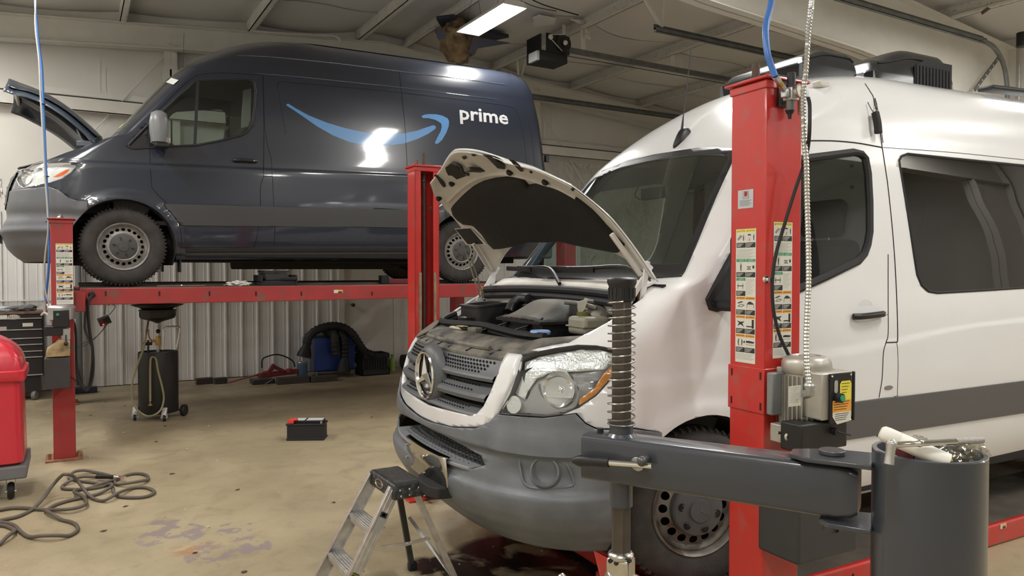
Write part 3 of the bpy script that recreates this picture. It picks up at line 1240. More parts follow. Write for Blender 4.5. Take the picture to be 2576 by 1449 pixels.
 if star:
  for k in range(3):
   a = PI / 2 + 2 * PI * k / 3
   tip = V((math.cos(a) * .042, yb + .002, math.sin(a) * .042))
   for q in (-1, 1):
    b2 = a + q * PI / 3
    prism(bm, [V((0, yb, 0)), tip, V((math.cos(b2) * .008, yb + .002, math.sin(b2) * .008))], V((0, .004, 0)))
 bmesh.ops.transform(bm, matrix=M, verts=bm.verts)
 obj('star', bm, capm, cap, local=True)
 for k in range(6):
  a = PI / 2 + .3 + 2 * PI * k / 6
  bm = B()
  rn = .092 if big else .085
  p = V((math.cos(a) * rn, 0, math.sin(a) * rn))
  if big:
   lathe(bm, [(.019, -.0175), (.019, -.019), (.017, -.019), (.015, .0)], p, (0, 1, 0), n=18, caps=False)
   lathe(bm, [(.0165, -.0172), (.0001, -.0172)], p, (0, 1, 0), n=18, caps=False)
   cyl(bm, p + V((0, .0, 0)), p + V((0, -.022, 0)), .009, n=6)
  else:
   beam(bm, p * .8 + V((0, -.001, 0)), p * 1.12 + V((0, -.001, 0)), .010, .012, (0, 1, 0))
  bmesh.ops.transform(bm, matrix=M, verts=bm.verts)
  obj('lug_nut', bm, M_black, cap, local=True)
 return wh
def seat(root, x, y, w=.52, base=.80):
 """cab seat facing the nose (-x)"""
 bm = B()
 cbox(bm, (x, y, base), (.52, w, .15))
 s = obj('seat', bm, M_seat, root, local=True, bevel=.05, bseg=3)
 bm = B()
 M = Matrix.Translation((x + .30, y, base + .05)) @ Matrix.Rotation(.18, 4, 'Y')
 box(bm, (-.06, -w / 2, 0), (.07, w / 2, .62), M)
 obj('backrest', bm, M_seat, s, local=True, bevel=.055, bseg=3)
 bm = B()
 cbox(bm, (.0, 0, .755), (.10, .30 if w < .6 else .26, .24), M)
 obj('headrest', bm, M_seat, s, local=True, bevel=.05, bseg=3)
 if w > .6:
  pass
 bm = B()
 cyl(bm, M @ V((0, -.06, .6)), M @ V((0, -.06, .7)), .008)
 cyl(bm, M @ V((0, .06, .6)), M @ V((0, .06, .7)), .008)
 obj('headrest_post', bm, M_steel, s, local=True)
 return s
def cab_interior(root, partition_x=1.30, sx=.80, sb=.80, part_mat=None):
 bm = B()
 cbox(bm, (.85, 0, .62), (1.5, 1.75, .04))
 obj('cab_floor', bm, M_int, root, local=True)
 bm = B()
 pr = [(-.08, 1.34), (-.02, 1.40), (.22, 1.41), (.36, 1.34), (.42, 1.2), (.36, .95), (.22, .70), (-.08, .70)]
 prism(bm, [V((x, -.83, z)) for x, z in pr], V((0, 1.66, 0)))
 d = obj('dashboard', bm, M_dash, root, local=True, bevel=.02, smooth=30)
 bm = B()
 pr = [(.05, 1.40), (.12, 1.46), (.30, 1.46), (.40, 1.34), (.3, 1.25)]
 prism(bm, [V((x, -.60, z)) for x, z in pr], V((0, .42, 0)))
 prism(bm, [V((x, -.16, z - .03)) for x, z in pr], V((0, .38, 0)))
 obj('instrument_hood', bm, M_dash, d, local=True, bevel=.03, bseg=3)
 bm = B()
 c = V((.55, -.40, 1.40))
 n = V((.55, 0, .83)).normalized()
 u, v, _ = frame_of(n)
 pts = [c + u * (.20 * math.cos(2 * PI * i / 28)) + v * (.20 * math.sin(2 * PI * i / 28)) for i in range(28)]
 tube(bm, pts, .016, n=8, closed=True)
 for a in (0, PI, PI / 2 * 3):
  beam(bm, c, c + u * (.19 * math.cos(a)) + v * (.19 * math.sin(a)), .05, .012, n)
 lathe(bm, [(.07, -.02), (.07, .02), (.05, .035)], c, n, n=20)
 cyl(bm, c, c - n * .3, .03)
 obj('steering_wheel', bm, M_black, root, local=True)
 seat(root, sx, -.45, base=sb)
 seat(root, sx, .42, base=sb)
 bm = B()
 px = partition_x
 box(bm, (px, -.84, .5), (px + .02, .84, 2.25))
 obj('partition', bm, part_mat or M_part, root, local=True)
 bm = B()
 box(bm, (.66, -.66, 2.24), (px, .66, 2.28))
 obj('headliner', bm, part_mat or M_part, root, local=True)
def underbody(root, x1=4.6):
 bm = B()
 box(bm, (-.55, -.62, .24), (x1, .62, .50))
 box(bm, (.55, -.93, .28), (3.1, -.60, .42))
 box(bm, (.55, .60, .28), (3.1, .93, .42))
 cyl(bm, (0, -.8, .36), (0, .8, .36), .05)
 cyl(bm, (3.66, -.8, .36), (3.66, .8, .36), .07)
 cyl(bm, (1.2, .25, .25), (3.2, .25, .25), .09)
 obj('underbody', bm, M_dark, root, local=True, bevel=.01)
def arch_liners(root, xs=(0, 3.66), r=.46, y0=.60, yo=.955):
 for x in xs:
  for s in (-1, 1):
   bm = B()
   for i in range(14):
    a0 = PI * (-.12 + 1.24 * i / 14)
    a1 = PI * (-.12 + 1.24 * (i + 1) / 14)
    P = [(x - r * math.cos(a), .37 + r * math.sin(a)) for a in (a0, a1)]
    f = [bm.verts.new((P[0][0], s * y0, P[0][1])), bm.verts.new((P[1][0], s * y0, P[1][1])), bm.verts.new((P[1][0], s * yo, P[1][1])), bm.verts.new((P[0][0], s * yo, P[0][1]))]
    bm.faces.new(f)
   f = [bm.verts.new((x - r * math.cos(PI * (-.12 + 1.24 * i / 14)), s * y0, .37 + r * math.sin(PI * (-.12 + 1.24 * i / 14)))) for i in range(15)]
   bm.faces.new(f)
   bmesh.ops.remove_doubles(bm, verts=bm.verts, dist=1e-5)
   obj('wheel_arch_liner', bm, M_dark, root, local=True, solid=.008)
def arch_poly(x, r=.462):
 pts = [(x - r * math.cos(PI * i / 22), .37 + r * math.sin(PI * i / 22)) for i in range(23)]
 return [(x - r - .012, .1)] + pts + [(x + r + .012, .1)]
# ---- hood
class Hood:
 """bonnet in its open position; a = distance from the rear edge, y lateral, b = height over the mean plane"""
 def __init__(s, rear, tip, hwr=.88, crown=.06, edge=.06, front=.55, sweep=.09, fdrop=.07):
  s.R, s.T = V(rear), V(tip)
  s.f = (s.T - s.R).normalized()
  s.L = (s.T - s.R).length
  s.n = V((-s.f.z, 0, s.f.x)) * -1
  if s.n.z < 0:
   s.n = -s.n
  s.hwr, s.crown, s.edge, s.front, s.sweep, s.fdrop = hwr, crown, edge, front, sweep, fdrop
 def hw(s, t):
  return lerp(t, [(0, s.hwr), (.35, s.hwr * .965), (.62, s.hwr * .90), (.78, s.hwr * .80), (.90, s.hwr * .66), (.96, s.front + .02), (1, s.front)])
 def P(s, t, q, off=0, curl=1):
  """t 0..1 along, q -1..1 across"""
  w = s.hw(t)
  aq = abs(q)
  a = t * s.L - s.sweep * (aq ** 2) * t ** 2 + .05 * (1 - aq ** 2) * 0
  b = s.crown * math.sin(PI * min(1, t * .97 + .0)) - s.fdrop * aq ** 2 * (.35 + .65 * t) - curl * s.edge * aq ** 5 + off
  return s.R + s.f * a + s.n * b + V((0, q * w, 0))
def build_hood(root, H, outer, inner, pad=True, holes=None):
 bm = B()
 sheet(bm, lambda u, v: H.P(u, -1 + 2 * v), 30, 44)
 bmesh.ops.recalc_face_normals(bm, faces=bm.faces)
 for f in bm.faces:
  if f.normal.dot(H.n) < 0:
   bmesh.ops.reverse_faces(bm, faces=bm.faces)
  break
 hd = obj('hood', bm, outer, root, local=True, smooth=60, solid=.006, soff=-1)
 return hd
def drape(fr, bm, off, axis=1, sgn=-1):
 """press vertices given in (x, *, z) onto the near skin along y"""
 for v in bm.verts:
  o = V(v.co)
  o.y = sgn * 3
  r = fr.bvh.ray_cast(o, V((0, -sgn, 0)))
  if r[0] is not None:
   v.co = r[0] + r[1] * (off + (v.co.y if abs(v.co.y) < .05 else 0))
def seam(fr, root, pts, r=.0035, m=None, name='panel_gap', k=5, off=0.0, loc=None):
 bm = B()
 tube(bm, loc if loc is not None else fr.line(pts, off, k), r, n=6)
 return obj(name, bm, m or M_black, root, local=True)
# ================================================================== blue delivery van on the raised lift
NEAR = lambda f: f.calc_center_median().y < -.45
FAR = lambda f: f.calc_center_median().y > .45
BLUE = VanFrame((.446, 9.05, 1.485), 0)
SIDEWIN_PX = [(497.5, 203), (560, 200.5), (617.7, 199), (632, 202), (640, 208.6), (642.8, 228), (641, 265), (637, 303.6), (631, 320), (623, 331.5), (609, 340),
              (550, 355), (492, 366), (413.6, 369.5), (336, 374), (326, 371), (323, 365), (374.5, 312), (419, 270), (450, 240), (475, 219.7), (486, 208)]
def make_blue():
 van = thing('delivery_van', 'dark blue high-roof delivery van with a light blue smile arrow, raised on the red lift', 'van', mw=BLUE.M)
 skin = van_surface(lambda x: 1.185 + .01 * x)
 BLUE.bvh = BVHTree.FromBMesh(skin)
 BLUE.bvh0 = BLUE.bvh
 # --- lettering and smile, cut from the pristine skin
 ref = skin.copy()
 s7 = lambda L: [(640 + x / 3.2934, 200 + y / 3.2934) for x, y in L]
 smile = s7([(270, 203), (285, 203), (340, 238), (450, 298), (600, 358), (750, 403), (900, 436), (1060, 452), (1240, 447), (1350, 424), (1430, 395), (1480, 379),
    (1497, 383), (1504, 396), (1498, 410), (1440, 450), (1350, 493), (1240, 530), (1100, 548), (1000, 551), (880, 541), (780, 515), (650, 463), (520, 389), (400, 305), (310, 244), (268, 218), (264, 210)])
 arrow = s7([(1384, 310), (1390, 300), (1410, 291), (1450, 287), (1510, 289), (1560, 301), (1600, 322), (1612, 345), (1610, 385), (1590, 440), (1555, 500), (1522, 530), (1503, 534), (1495, 524), (1515, 480),
    (1542, 430), (1552, 390), (1545, 362), (1500, 335), (1440, 320), (1400, 320)])
 for pts in (smile, arrow):
  pc = carve(ref, BLUE.poly(pts), (0, 2), NEAR, remove=False)
  inflate(pc, .0015)
  obj('smile_logo', pc, mat('light_blue_vinyl', (.095, .27, .56), .35, coat=.6), van, local=True, recalc=False, label='light blue smile arrow')
 ref.free()
 cu_a, cu_b = BLUE.hit(1157, 301)[0], BLUE.hit(1279, 314)[0]
 tm = B()
 text_bm(tm, 'prime', Matrix.Identity(4), 1.0, depth=.0, bold=.022, align='LEFT')
 xs = [v.co.x for v in tm.verts]
 x0, x1 = min(xs), max(xs)
 bmesh.ops.subdivide_edges(tm, edges=tm.edges[:], cuts=0)
 yb = 0
 sx = (cu_b.x - cu_a.x) / (x1 - x0)
 xh = 25.5 / 3.2934
 top = BLUE.hit(1207, 282)[0].z
 base = BLUE.hit(1207, 306.5)[0].z
 ymin = min(v.co.y for v in tm.verts)
 ys = sorted(set(round(v.co.y, 2) for v in tm.verts))
 import collections
 cnt = collections.Counter(round(v.co.y, 3) for v in tm.verts if v.co.x > (x0 + (x1 - x0) * .45))
 bl = min(v.co.y for v in tm.verts if v.co.x > x0 + (x1 - x0) * .5)
 xhf = max(v.co.y for v in tm.verts if v.co.x > x0 + (x1 - x0) * .6)
 for v in tm.verts:
  t = (v.co.x - x0) / (x1 - x0)
  x = cu_a.x + (cu_b.x - cu_a.x) * t
  zb = cu_a.z + (cu_b.z - cu_a.z) * t
  v.co = V((x, 0, zb + (v.co.y - bl) / (xhf - bl) * (top - base)))
 bmesh.ops.triangulate(tm, faces=tm.faces[:])
 drape(BLUE, tm, .003)
 obj('lettering', tm, mat('white_vinyl', (.62, .62, .64), .4), van, local=True, smooth=0, label='white word prime')
 # --- cut openings
 win = BLUE.poly(SIDEWIN_PX)
 wins = carve(skin, win, (0, 2), NEAR)
 winf = carve(skin, win, (0, 2), FAR)
 for x in (0, 3.66):
  for f in (NEAR, FAR):
   carve(skin, arch_poly(x), (0, 2), f).free()
 ws = [(-.80, 1.50), (-.5, 1.46), (0, 1.44), (.5, 1.46), (.80, 1.50), (.68, 2.13), (.4, 2.18), (0, 2.20), (-.4, 2.18), (-.68, 2.13)]
 wsf = lambda f: f.calc_center_median().x < .9
 wsb = carve(skin, ws, (1, 2), wsf)
 ws2 = [(-.765, 1.52), (-.5, 1.49), (0, 1.47), (.5, 1.49), (.765, 1.52), (.655, 2.10), (.4, 2.14), (0, 2.155), (-.4, 2.14), (-.655, 2.10)]
 wsg = carve(wsb, ws2, (1, 2), wsf)
 obj('windscreen', wsg, M_glass, van, local=True, recalc=False)
 obj('windscreen_surround', wsb, M_black, van, local=True, solid=.012)
 bay = [(-.80, -.52), (-.86, -.25), (-.88, 0), (-.86, .25), (-.80, .52), (-.62, .72), (-.40, .80), (-.14, .83), (-.10, .4), (-.13, 0), (-.10, -.4), (-.14, -.83), (-.40, -.80), (-.62, -.72)]
 top = lambda f: f.calc_center_median().z > 1.02 and f.calc_center_median().z < 1.6 and f.normal.z > .15
 carve(skin, bay, (0, 1), top).free()
 bz = BLUE.poly([(148, 478), (173, 498), (195.6, 505), (237.6, 506)])
 bump = [(-1.3, .1), (-.30, .1), (-.30, bz[3][1]), bz[2], bz[1], bz[0], (-.62, .925), (-.72, .905), (-1.3, .90)]
 bpc = []
 for f in (lambda f: f.calc_center_median().y < 0, lambda f: f.calc_center_median().y >= 0):
  bpc.append(carve(skin, bump, (0, 2), f))
 bb = inflate(join(*bpc), .004)
 bmesh.ops.remove_doubles(bb, verts=bb.verts, dist=1e-4)
 for v in bb.verts:
  c = v.co
  if c.x < -.25:
   r = .022 * math.exp(-((c.z - .52) / .035) ** 2) - .02 * math.exp(-((c.z - .66) / .05) ** 2)
   d = V((c.x + .2, c.y * .6, 0)).normalized()
   v.co += d * r
 obj('front_bumper', bb, mat('grey_bumper_plastic', (.13, .135, .145), .5, bump=.05, bscale=150), van, local=True, solid=.01)
 ml = [(383, 512), (430, 513.2), (540, 516), (654, 519), (690, 520), (860, 524), (1028.7, 528), (1045, 529), (1120, 531)]
 mb = [(1120, 576), (1045, 574), (1027, 573), (860, 571), (688.6, 569), (654, 569), (540, 568), (456, 567.7), (446, 555), (436, 541), (419, 525)]
 P = BLUE.poly(ml)
 Pb = BLUE.poly(mb)
 P[0] = (.36, P[0][1])
 gl = mat('grey_side_panel_band', (.050, .050, .052), .45, bump=.05, bscale=150)
 for f in (NEAR, FAR):
  m_ = carve(skin, P + Pb, (0, 2), f)
  inflate(m_, .008)
  obj('side_moulding', m_, gl, van, local=True, solid=.012)
 hl = [(36, 437), (56, 422), (85, 413), (120, 408.5), (150, 407), (179, 407.5), (191, 411), (192.5, 416), (187, 425), (179, 433.5), (156.5, 449), (125.8, 459), (90, 466), (58.7, 471), (49, 466), (42, 452)]
 hp = BLUE.poly(hl)
 lamp_in = mat('headlamp_bowl', (.80, .80, .80), .30, .15, bump=.1, bscale=30)
 for f, s in ((NEAR, -1), (FAR, 1)):
  g = carve(skin, hp, (0, 2), f)
  inn = g.copy()
  inflate(inn, -.05)
  hb = obj('headlight', inn, lamp_in, van, local=True, solid=.004)
  obj('headlight_lens', inflate(g, .004), M_glassc, hb, local=True, recalc=False)
  for c, r in ((V((-.79, s * .70, 1.03)), .075), (V((-.70, s * .77, 1.06)), .06)):
   bm = B()
   d = V((-.75, s * .55, .05)).normalized()
   lathe(bm, [(r * .2, -.06), (r * .7, -.03), (r, .03)], c - d * .03, d, n=24, caps=False)
   ball(bm, c - d * .06, r * .25)
   obj('lamp_reflector', bm, mat('lamp_reflector', (.85, .85, .86), .12, .9), hb, local=True)
 ref = van_surface(lambda x: 1.185 + .01 * x)
 orp = BLUE.poly([(134, 446), (150, 436), (167.7, 427), (177, 426), (170, 434), (158, 442), (146, 446.5)])
 oc = carve(ref, orp, (0, 2), NEAR, remove=False)
 obj('turn_signal', inflate(oc, .006), M_orange, van, local=True, recalc=False)
 inside = lambda f: True
 body = obj('body', skin, M_blu, van, local=True, solid=.012, smooth=50)
 gp = [(-.46, .80), (-.36, .75), (.36, .75), (.46, .80), (.52, 1.05), (.38, 1.11), (-.38, 1.11), (-.52, 1.05)]
 gr = carve(ref, gp, (1, 2), lambda f: f.calc_center_median().x < -.6, remove=False)
 grb = obj('grille', inflate(gr, .012), M_black, van, local=True, recalc=False)
 for zz in (.80, .88, .96, 1.04, 1.10):
  bm = B()
  pts = []
  for i in range(21):
   y = -.44 + .88 * i / 20
   r = BLUE.bvh.ray_cast(V((-3, y, zz)), V((1, 0, 0)))
   pts.append(r[0] + V((-.010, 0, 0)))
  tube(bm, pts[::4] if len(pts[::4]) > 4 else pts, .012, n=8, k=4)
  obj('grille_bar', bm, mat('silver_grille_bar', (.35, .36, .37), .3, .7), grb, local=True)
 bm = B()
 lathe(bm, [(.085, 0), (.098, .01), (.105, 0)], (-1.03, 0, .97), (-1, 0, 0), n=32, closed=True)
 for k in range(3):
  a = PI / 2 + 2 * PI * k / 3
  beam(bm, (-1.03, 0, .97), V((-1.03, math.cos(a) * .095, .97 + math.sin(a) * .095)), .014, .014, (1, 0, 0))
 obj('star_emblem', bm, M_chrome, grb, local=True)
 bm = B()
 box(bm, (-1.055, -.27, .42), (-1.045, .27, .55))
 obj('number_plate_holder', bm, M_black, van, local=True)
 gap = mat('panel_gap_black', (.002, .002, .003), .9)
 door = [(490.7, 191), (459.6, 216), (422, 253), (372.7, 310.6), (376, 376), (378.7, 429), (381.5, 466), (384, 474), (399.7, 492), (419, 511.8), (441.6, 539.7), (452.8, 573), (456.5, 600), (458, 619), (462, 622), (548, 622), (632, 622), (639, 619), (645.6, 600), (654, 540), (655, 490), (656, 465), (662, 447), (663, 430), (664, 331), (662.5, 250), (661, 189)]
 seam(BLUE, van, door, .0032, gap, k=2)
 seam(BLUE, van, [(490.7, 191), (521.7, 185), (580, 184), (661, 189)], .003, gap)
 seam(BLUE, van, [(663, 190), (665, 300), (672, 360), (682, 400), (685, 443), (688, 500), (691, 569), (690, 620)], .0025, gap)
 seam(BLUE, van, [(663, 443), (685, 443)], .003, gap, k=0)
 seam(BLUE, van, [(1004.6, 180), (1007, 200), (1012, 250), (1016.6, 291), (1021, 352), (1024, 412.6), (1027, 458), (1028.7, 573)], .0028, gap)
 seam(BLUE, van, [(699, 223.6), (700, 210), (706, 206), (720, 206.5), (863, 218.6), (1012, 233.5), (1180, 253), (1242, 261), (1279, 267), (1293, 272), (1300, 281), (1309, 305.6), (1317, 348), (1322, 385), (1326, 420), (1330, 460)], .0025, gap, k=3)
 seam(BLUE, van, [(699, 223.6), (709, 281), (719, 338)], .0018, gap)
 seam(BLUE, van, [(1276, 182), (1303, 200), (1318, 250), (1329, 300), (1337, 350), (1343, 400), (1347, 440)], .0025, gap)
 gut = mat('roof_gutter_blue', (.05, .065, .10), .12, coat=1)
 seam(BLUE, van, [(596, 139.6), (660, 142), (719, 146.6), (850.6, 160), (1004.6, 179.4), (1180, 201), (1270, 213)], .006, gut, name='roof_gutter')
 seam(BLUE, van, [(639, 185), (726, 191), (912.7, 210), (1012, 220.6), (1136, 236), (1250, 250)], .004, gut, name='roof_gutter')
 seam(BLUE, van, [(690, 430.5), (760, 431.5), (860, 434), (985, 438), (1040, 439.5), (1150, 442)], .007, mat('slide_rail', (.03, .037, .055), .15, coat=1), name='slide_rail')
 bm = B()
 pts = BLUE.line(SIDEWIN_PX, -.002, 0)
 tube(bm, pts, .013, n=8, closed=True)
 obj('window_seal', bm, M_rub, van, local=True)
 for pc, s in ((wins, -1), (winf, 1)):
  zx = [q[0] for q in win]
  tri = BLUE.poly([(318, 380), (376, 377), (374.5, 300), (372, 306)])
  tp = carve(pc, [(tri[0][0], tri[0][1]), (tri[1][0] + .01, tri[1][1]), (tri[1][0] + .01, tri[1][1] + .40), (tri[0][0], tri[0][1] + .1)], (0, 2))
  obj('mirror_triangle', tp, M_blackm, van, local=True, solid=.01)
  gl_ = obj('side_window', pc, M_glass, van, local=True, recalc=False)
 bm = B()
 a, b = BLUE.hit(497.5, 205)[0], BLUE.hit(490, 366)[0]
 beam(bm, a, b, .028, .02, (0, 1, 0))
 obj('window_divider', bm, M_rub, van, local=True)
 bm = B()
 a, b = BLUE.hit(374.5, 312)[0], BLUE.hit(374, 373)[0]
 beam(bm, a, b, .012, .016, (0, 1, 0))
 obj('window_divider', bm, M_rub, van, local=True)
 mc = BLUE.aty(400, 322, -1.13)
 bm = B()
 M = Matrix.Translation(mc)
 prof = []
 for (z, hw, dp) in ((-.15, .05, .04), (-.14, .09, .07), (-.05, .10, .085), (.06, .095, .085), (.14, .075, .07), (.165, .03, .03)):
  prof.append([V((math.cos(t) * dp - .0, math.sin(t) * hw, z)) for t in [2 * PI * i / 20 for i in range(20)]])
 rs = [[bm.verts.new(M @ p) for p in r] for r in prof]
 for i in range(len(rs) - 1):
  bridge(bm, rs[i], rs[i + 1])
 bm.faces.new(rs[0])
 bm.faces.new(rs[-1])
 mr = obj('wing_mirror', bm, mat('grey_mirror_shell', (.17, .175, .18), .4), van, local=True, smooth=60)
 bm = B()
 cbox(bm, mc + V((.02, .02, -.165)), (.12, .18, .045))
 cbox(bm, mc + V((.03, .13, -.14)), (.06, .20, .05))
 obj('mirror_arm', bm, M_black, mr, local=True, bevel=.01)
 bm = B()
 cbox(bm, mc + V((.075, -.03, -.12)), (.035, .05, .06))
 obj('mirror_indicator', bm, M_chrome, mr, local=True, bevel=.006)
 h0, h1 = BLUE.hit(584, 403)[0], BLUE.hit(645, 406)[0]
 bm = B()
 c = (h0 + h1) / 2
 lathe(bm, [(.001, -.012), (.06, -.010), (.085, .0)], c + V((-.015, .01, 0)), (0, -1, 0), n=28)
 obj('handle_cup', bm, M_blu, van, local=True)
 bm = B()
 tube(bm, [h0 + V((.01, -.012, 0)), h0 + V((.05, -.03, .002)), c + V((0, -.036, .003)), h1 + V((-.04, -.03, 0)), h1 + V((0, -.012, -.002))], .018, n=10, k=4)
 obj('door_handle', bm, M_black, van, local=True)
 bm = B()
 ball(bm, h1 + V((-.03, -.047, -.002)), .008)
 obj('door_lock', bm, M_chrome, van, local=True)
 ap = BLUE.aty(459, 181, -.35)
 bm = B()
 tube(bm, [ap + V((-.05, 0, -.03)), ap, ap + V((.02, 0, .04))], .018, n=8, k=3, rf=lambda t: 1 - .6 * t)
 tube(bm, [ap, ap + V((.01, 0, .20)), ap + V((.02, 0, .42))], .004, n=6, rf=lambda t: 1 - .4 * t)
 obj('antenna', bm, M_black, van, local=True)
 for (px, py, nm, cc) in ((306, 318, 'inspection_sticker', (.45, .55, .25)), (434, 205, 'windscreen_label', (.75, .78, .74))):
  bm = B()
  q, n = BLUE.bvh.ray_cast(*BLUE.ray(px, py))[:2]
  if q is None:
   q = BLUE.aty(px, py, -.5)
   n = V((-.7, -.2, .6)).normalized()
  u = V((0, 1, 0)).cross(n).normalized()
  cbox(bm, (0, 0, 0), (.06, .09, .002) if nm[0] == 'i' else (.07, .16, .002), basis(q + n * .004, u, n.cross(u)))
  obj(nm, bm, mat(nm, cc, .5), van, local=True)
 rear = V((-.14, 0, 1.50))
 H = Hood(rear, V((-.955, 0, 2.045)), hwr=.86, crown=.075, edge=.14, fdrop=.05, sweep=.10)
 hood = build_hood(van, H, mat('dark_blue_van_paint_hood', (.05, .065, .09), .22, coat=1.0), None)
 bm = B()
 sheet(bm, lambda u, v: H.P(.02 + .965 * u, (-1 + 2 * v) * .97, off=-.03, curl=.42), 26, 30)
 inn = obj('hood_inner_panel', bm, mat('blue_black_inner_panel', (.035, .042, .055), .35, coat=.5), hood, local=True, solid=.004)
 for q in (-.45, .45):
  bm = B()
  tube(bm, [H.P(t, q * (1 - .3 * t), off=-.045, curl=.5) for t in (.08, .3, .5, .7, .9)], .022, n=8, k=4)
  obj('hood_rib', bm, mat('blue_black_inner_panel2', (.05, .055, .065), .35, coat=.5), hood, local=True)
 bm = B()
 tube(bm, [H.P(.93, q, off=-.045, curl=.5) for q in (-.8, -.4, 0, .4, .8)], .02, n=8, k=4)
 obj('hood_rib', bm, M_steel, hood, local=True)
 for s in (-1, 1):
  bm = B()
  a = H.P(.10, s * .9, off=-.05)
  b = V((-.22, s * .80, 1.36))
  beam(bm, a, b, .02, .05, (0, 1, 0))
  beam(bm, a + (H.f * .10), b + V((-.10, 0, -.01)), .015, .03, (0, 1, 0))
  beam(bm, b + V((-.16, 0, 0)), b + V((.06, 0, .02)), .03, .05, (0, 0, 1))
  obj('hood_hinge', bm, mat('hinge_dark_steel', (.10, .11, .13), .3, .6), hood, local=True, bevel=.004)
 bm = B()
 box(bm, (-.82, -.74, .70), (-.12, .74, .72))
 box(bm, (-.13, -.8, .70), (-.11, .8, 1.42))
 box(bm, (-.62, -.76, .70), (-.12, -.74, 1.12))
 box(bm, (-.62, .74, .70), (-.12, .76, 1.12))
 eb = obj('engine_bay', bm, M_dark, van, local=True)
 bm = B()
 pts = [(-.84, -.46), (-.90, 0), (-.84, .46), (-.70, .60), (-.72, 0), (-.70, -.60)]
 prism(bm, [V((x, y, 1.07)) for x, y in pts], V((0, 0, .04)))
 obj('radiator_carrier', bm, M_blackm, eb, local=True, bevel=.01)
 for (x, y, z, w, d, h) in ((-.60, -.45, 1.04, .18, .2, .14), (-.45, .1, 1.10, .3, .5, .14), (-.33, -.55, 1.17, .2, .15, .12), (-.64, .2, 1.02, .16, .22, .10), (-.3, .5, 1.14, .2, .2, .14)):
  bm = B()
  cbox(bm, (x, y, z), (w, d, h))
  obj('engine_part', bm, mat('engine_dark_grey', (.03, .03, .032), .55), eb, local=True, bevel=.02)
 bm = B()
 tube(bm, [V((-.84, -.52, 1.13)), V((-.86, -.3, 1.15)), V((-.70, -.62, 1.17)), V((-.40, -.76, 1.27)), V((-.2, -.80, 1.36))], .012, n=6, k=4)
 obj('bay_seal', bm, M_rub, eb, local=True)
 bm = B()
 beam(bm, V((-.35, -.80, 1.30)), V((-.12, -.82, 1.40)), .03, .04)
 obj('fender_bracket', bm, M_steel, eb, local=True, bevel=.004)
 cab_interior(van, part_mat=mat('van_partition_dark', (.035, .038, .04), .7))
 bm = B()
 pp = [BLUE.aty(x, y, -.70) for x, y in ((612, 228), (632, 222), (630, 300), (624, 318), (607, 322))]
 prism(bm, pp, V((0, .02, 0)))
 obj('pillar_trim', bm, mat('pale_pillar_trim', (.30, .30, .29), .6), van, local=True)
 underbody(van)
 arch_liners(van)
 wt = mat('white_steel_rim', (.30, .285, .265), .45, .15, var=.35, vscale=18)
 cp = mat('grey_hub_cap', (.062, .060, .058), .5)
 for x in (0, 3.66):
  for s in (-1, 1):
   wheel(van, (x, s * .955, .378), 0, side=s, rimm=wt, capm=cp, tyrem=M_tyred)
 for s in (-1, 1):
  bm = B()
  box(bm, (.50, s * .72 - (.0 if s > 0 else .2), .13), (.515, s * .72 + (.2 if s > 0 else 0), .50))
  obj('mud_flap', bm, M_rub, van, local=True, bevel=.004)
 bm = B()
 beam(bm, V((.55, -.93, .35)), V((3.05, -.93, .39)), .05, .05)
 obj('sill_lip', bm, M_dark, van, local=True, bevel=.01)
 a, b = BLUE.aty(605, 649, -.80), BLUE.aty(872, 646, -.80)
 bm = B()
 beam(bm, a, b, .14, .035)
 rb = obj('running_board', bm, M_black, van, local=True, bevel=.01)
 for x in (653, 752, 842):
  q = BLUE.aty(x, 650, -.85)
  bm = B()
  cbox(bm, q + V((0, .03, .02)), (.06, .1, .08))
  obj('board_bracket', bm, M_black, rb, local=True, bevel=.005)
 bm = B()
 cbox(bm, V((4.985, -.82, 1.62)), (.05, .05, .09))
 obj('rear_door_hinge', bm, M_black, van, local=True, bevel=.005)
 bm = B()
 box(bm, (4.75, -.95, .30), (5.0, .95, .48))
 obj('rear_bumper', bm, M_gry, van, local=True, bevel=.03)
 return van
make_blue()
# ================================================================== white passenger-height van on the lowered lift
WHITE = VanFrame((2.59, 3.5, .13), -3)
def crease_w(x):
 return lerp(x, [(-1, 1.02), (0, 1.03), (.8, 1.056), (1.3, 1.093), (1.76, 1.125), (2.15, 1.147), (2.65, 1.155), (5, 1.16)])
class Hood2(Hood):
 def P(s, t, q, off=0, curl=1):
  aq = abs(q)
  w = lerp(t, [(0, .87), (.38, .82), (.62, .75), (.80, .63), (.92, .50), (1, .43)])
  t0 = .25 * (1 - min(1, aq) ** 2.6)
  tt = t0 + (1 - .125 * aq ** 1.4 - t0) * t
  w = lerp(tt, [(0, .87), (.38, .82), (.62, .75), (.78, .63), (.86, .50), (.92, .43)])
  a = tt * s.L
  b = s.crown * math.sin(PI * min(1, tt)) - s.fdrop * aq ** 2 * (.5 + .5 * tt) - curl * s.edge * aq ** 8 + off
  return s.R + s.f * a + s.n * b + V((0, q * w, 0))
 def A(s, t, y, b):
  """point at fraction t of the length, y across, b off the mean plane"""
  return s.R + s.f * (t * s.L) + s.n * b + V((0, y, 0))
def surf_x(bvh, y, z, d=0):
 r = bvh.ray_cast(V((-3, y, z)), V((1, 0, 0)))
 return r[0] + V((-d, 0, 0))
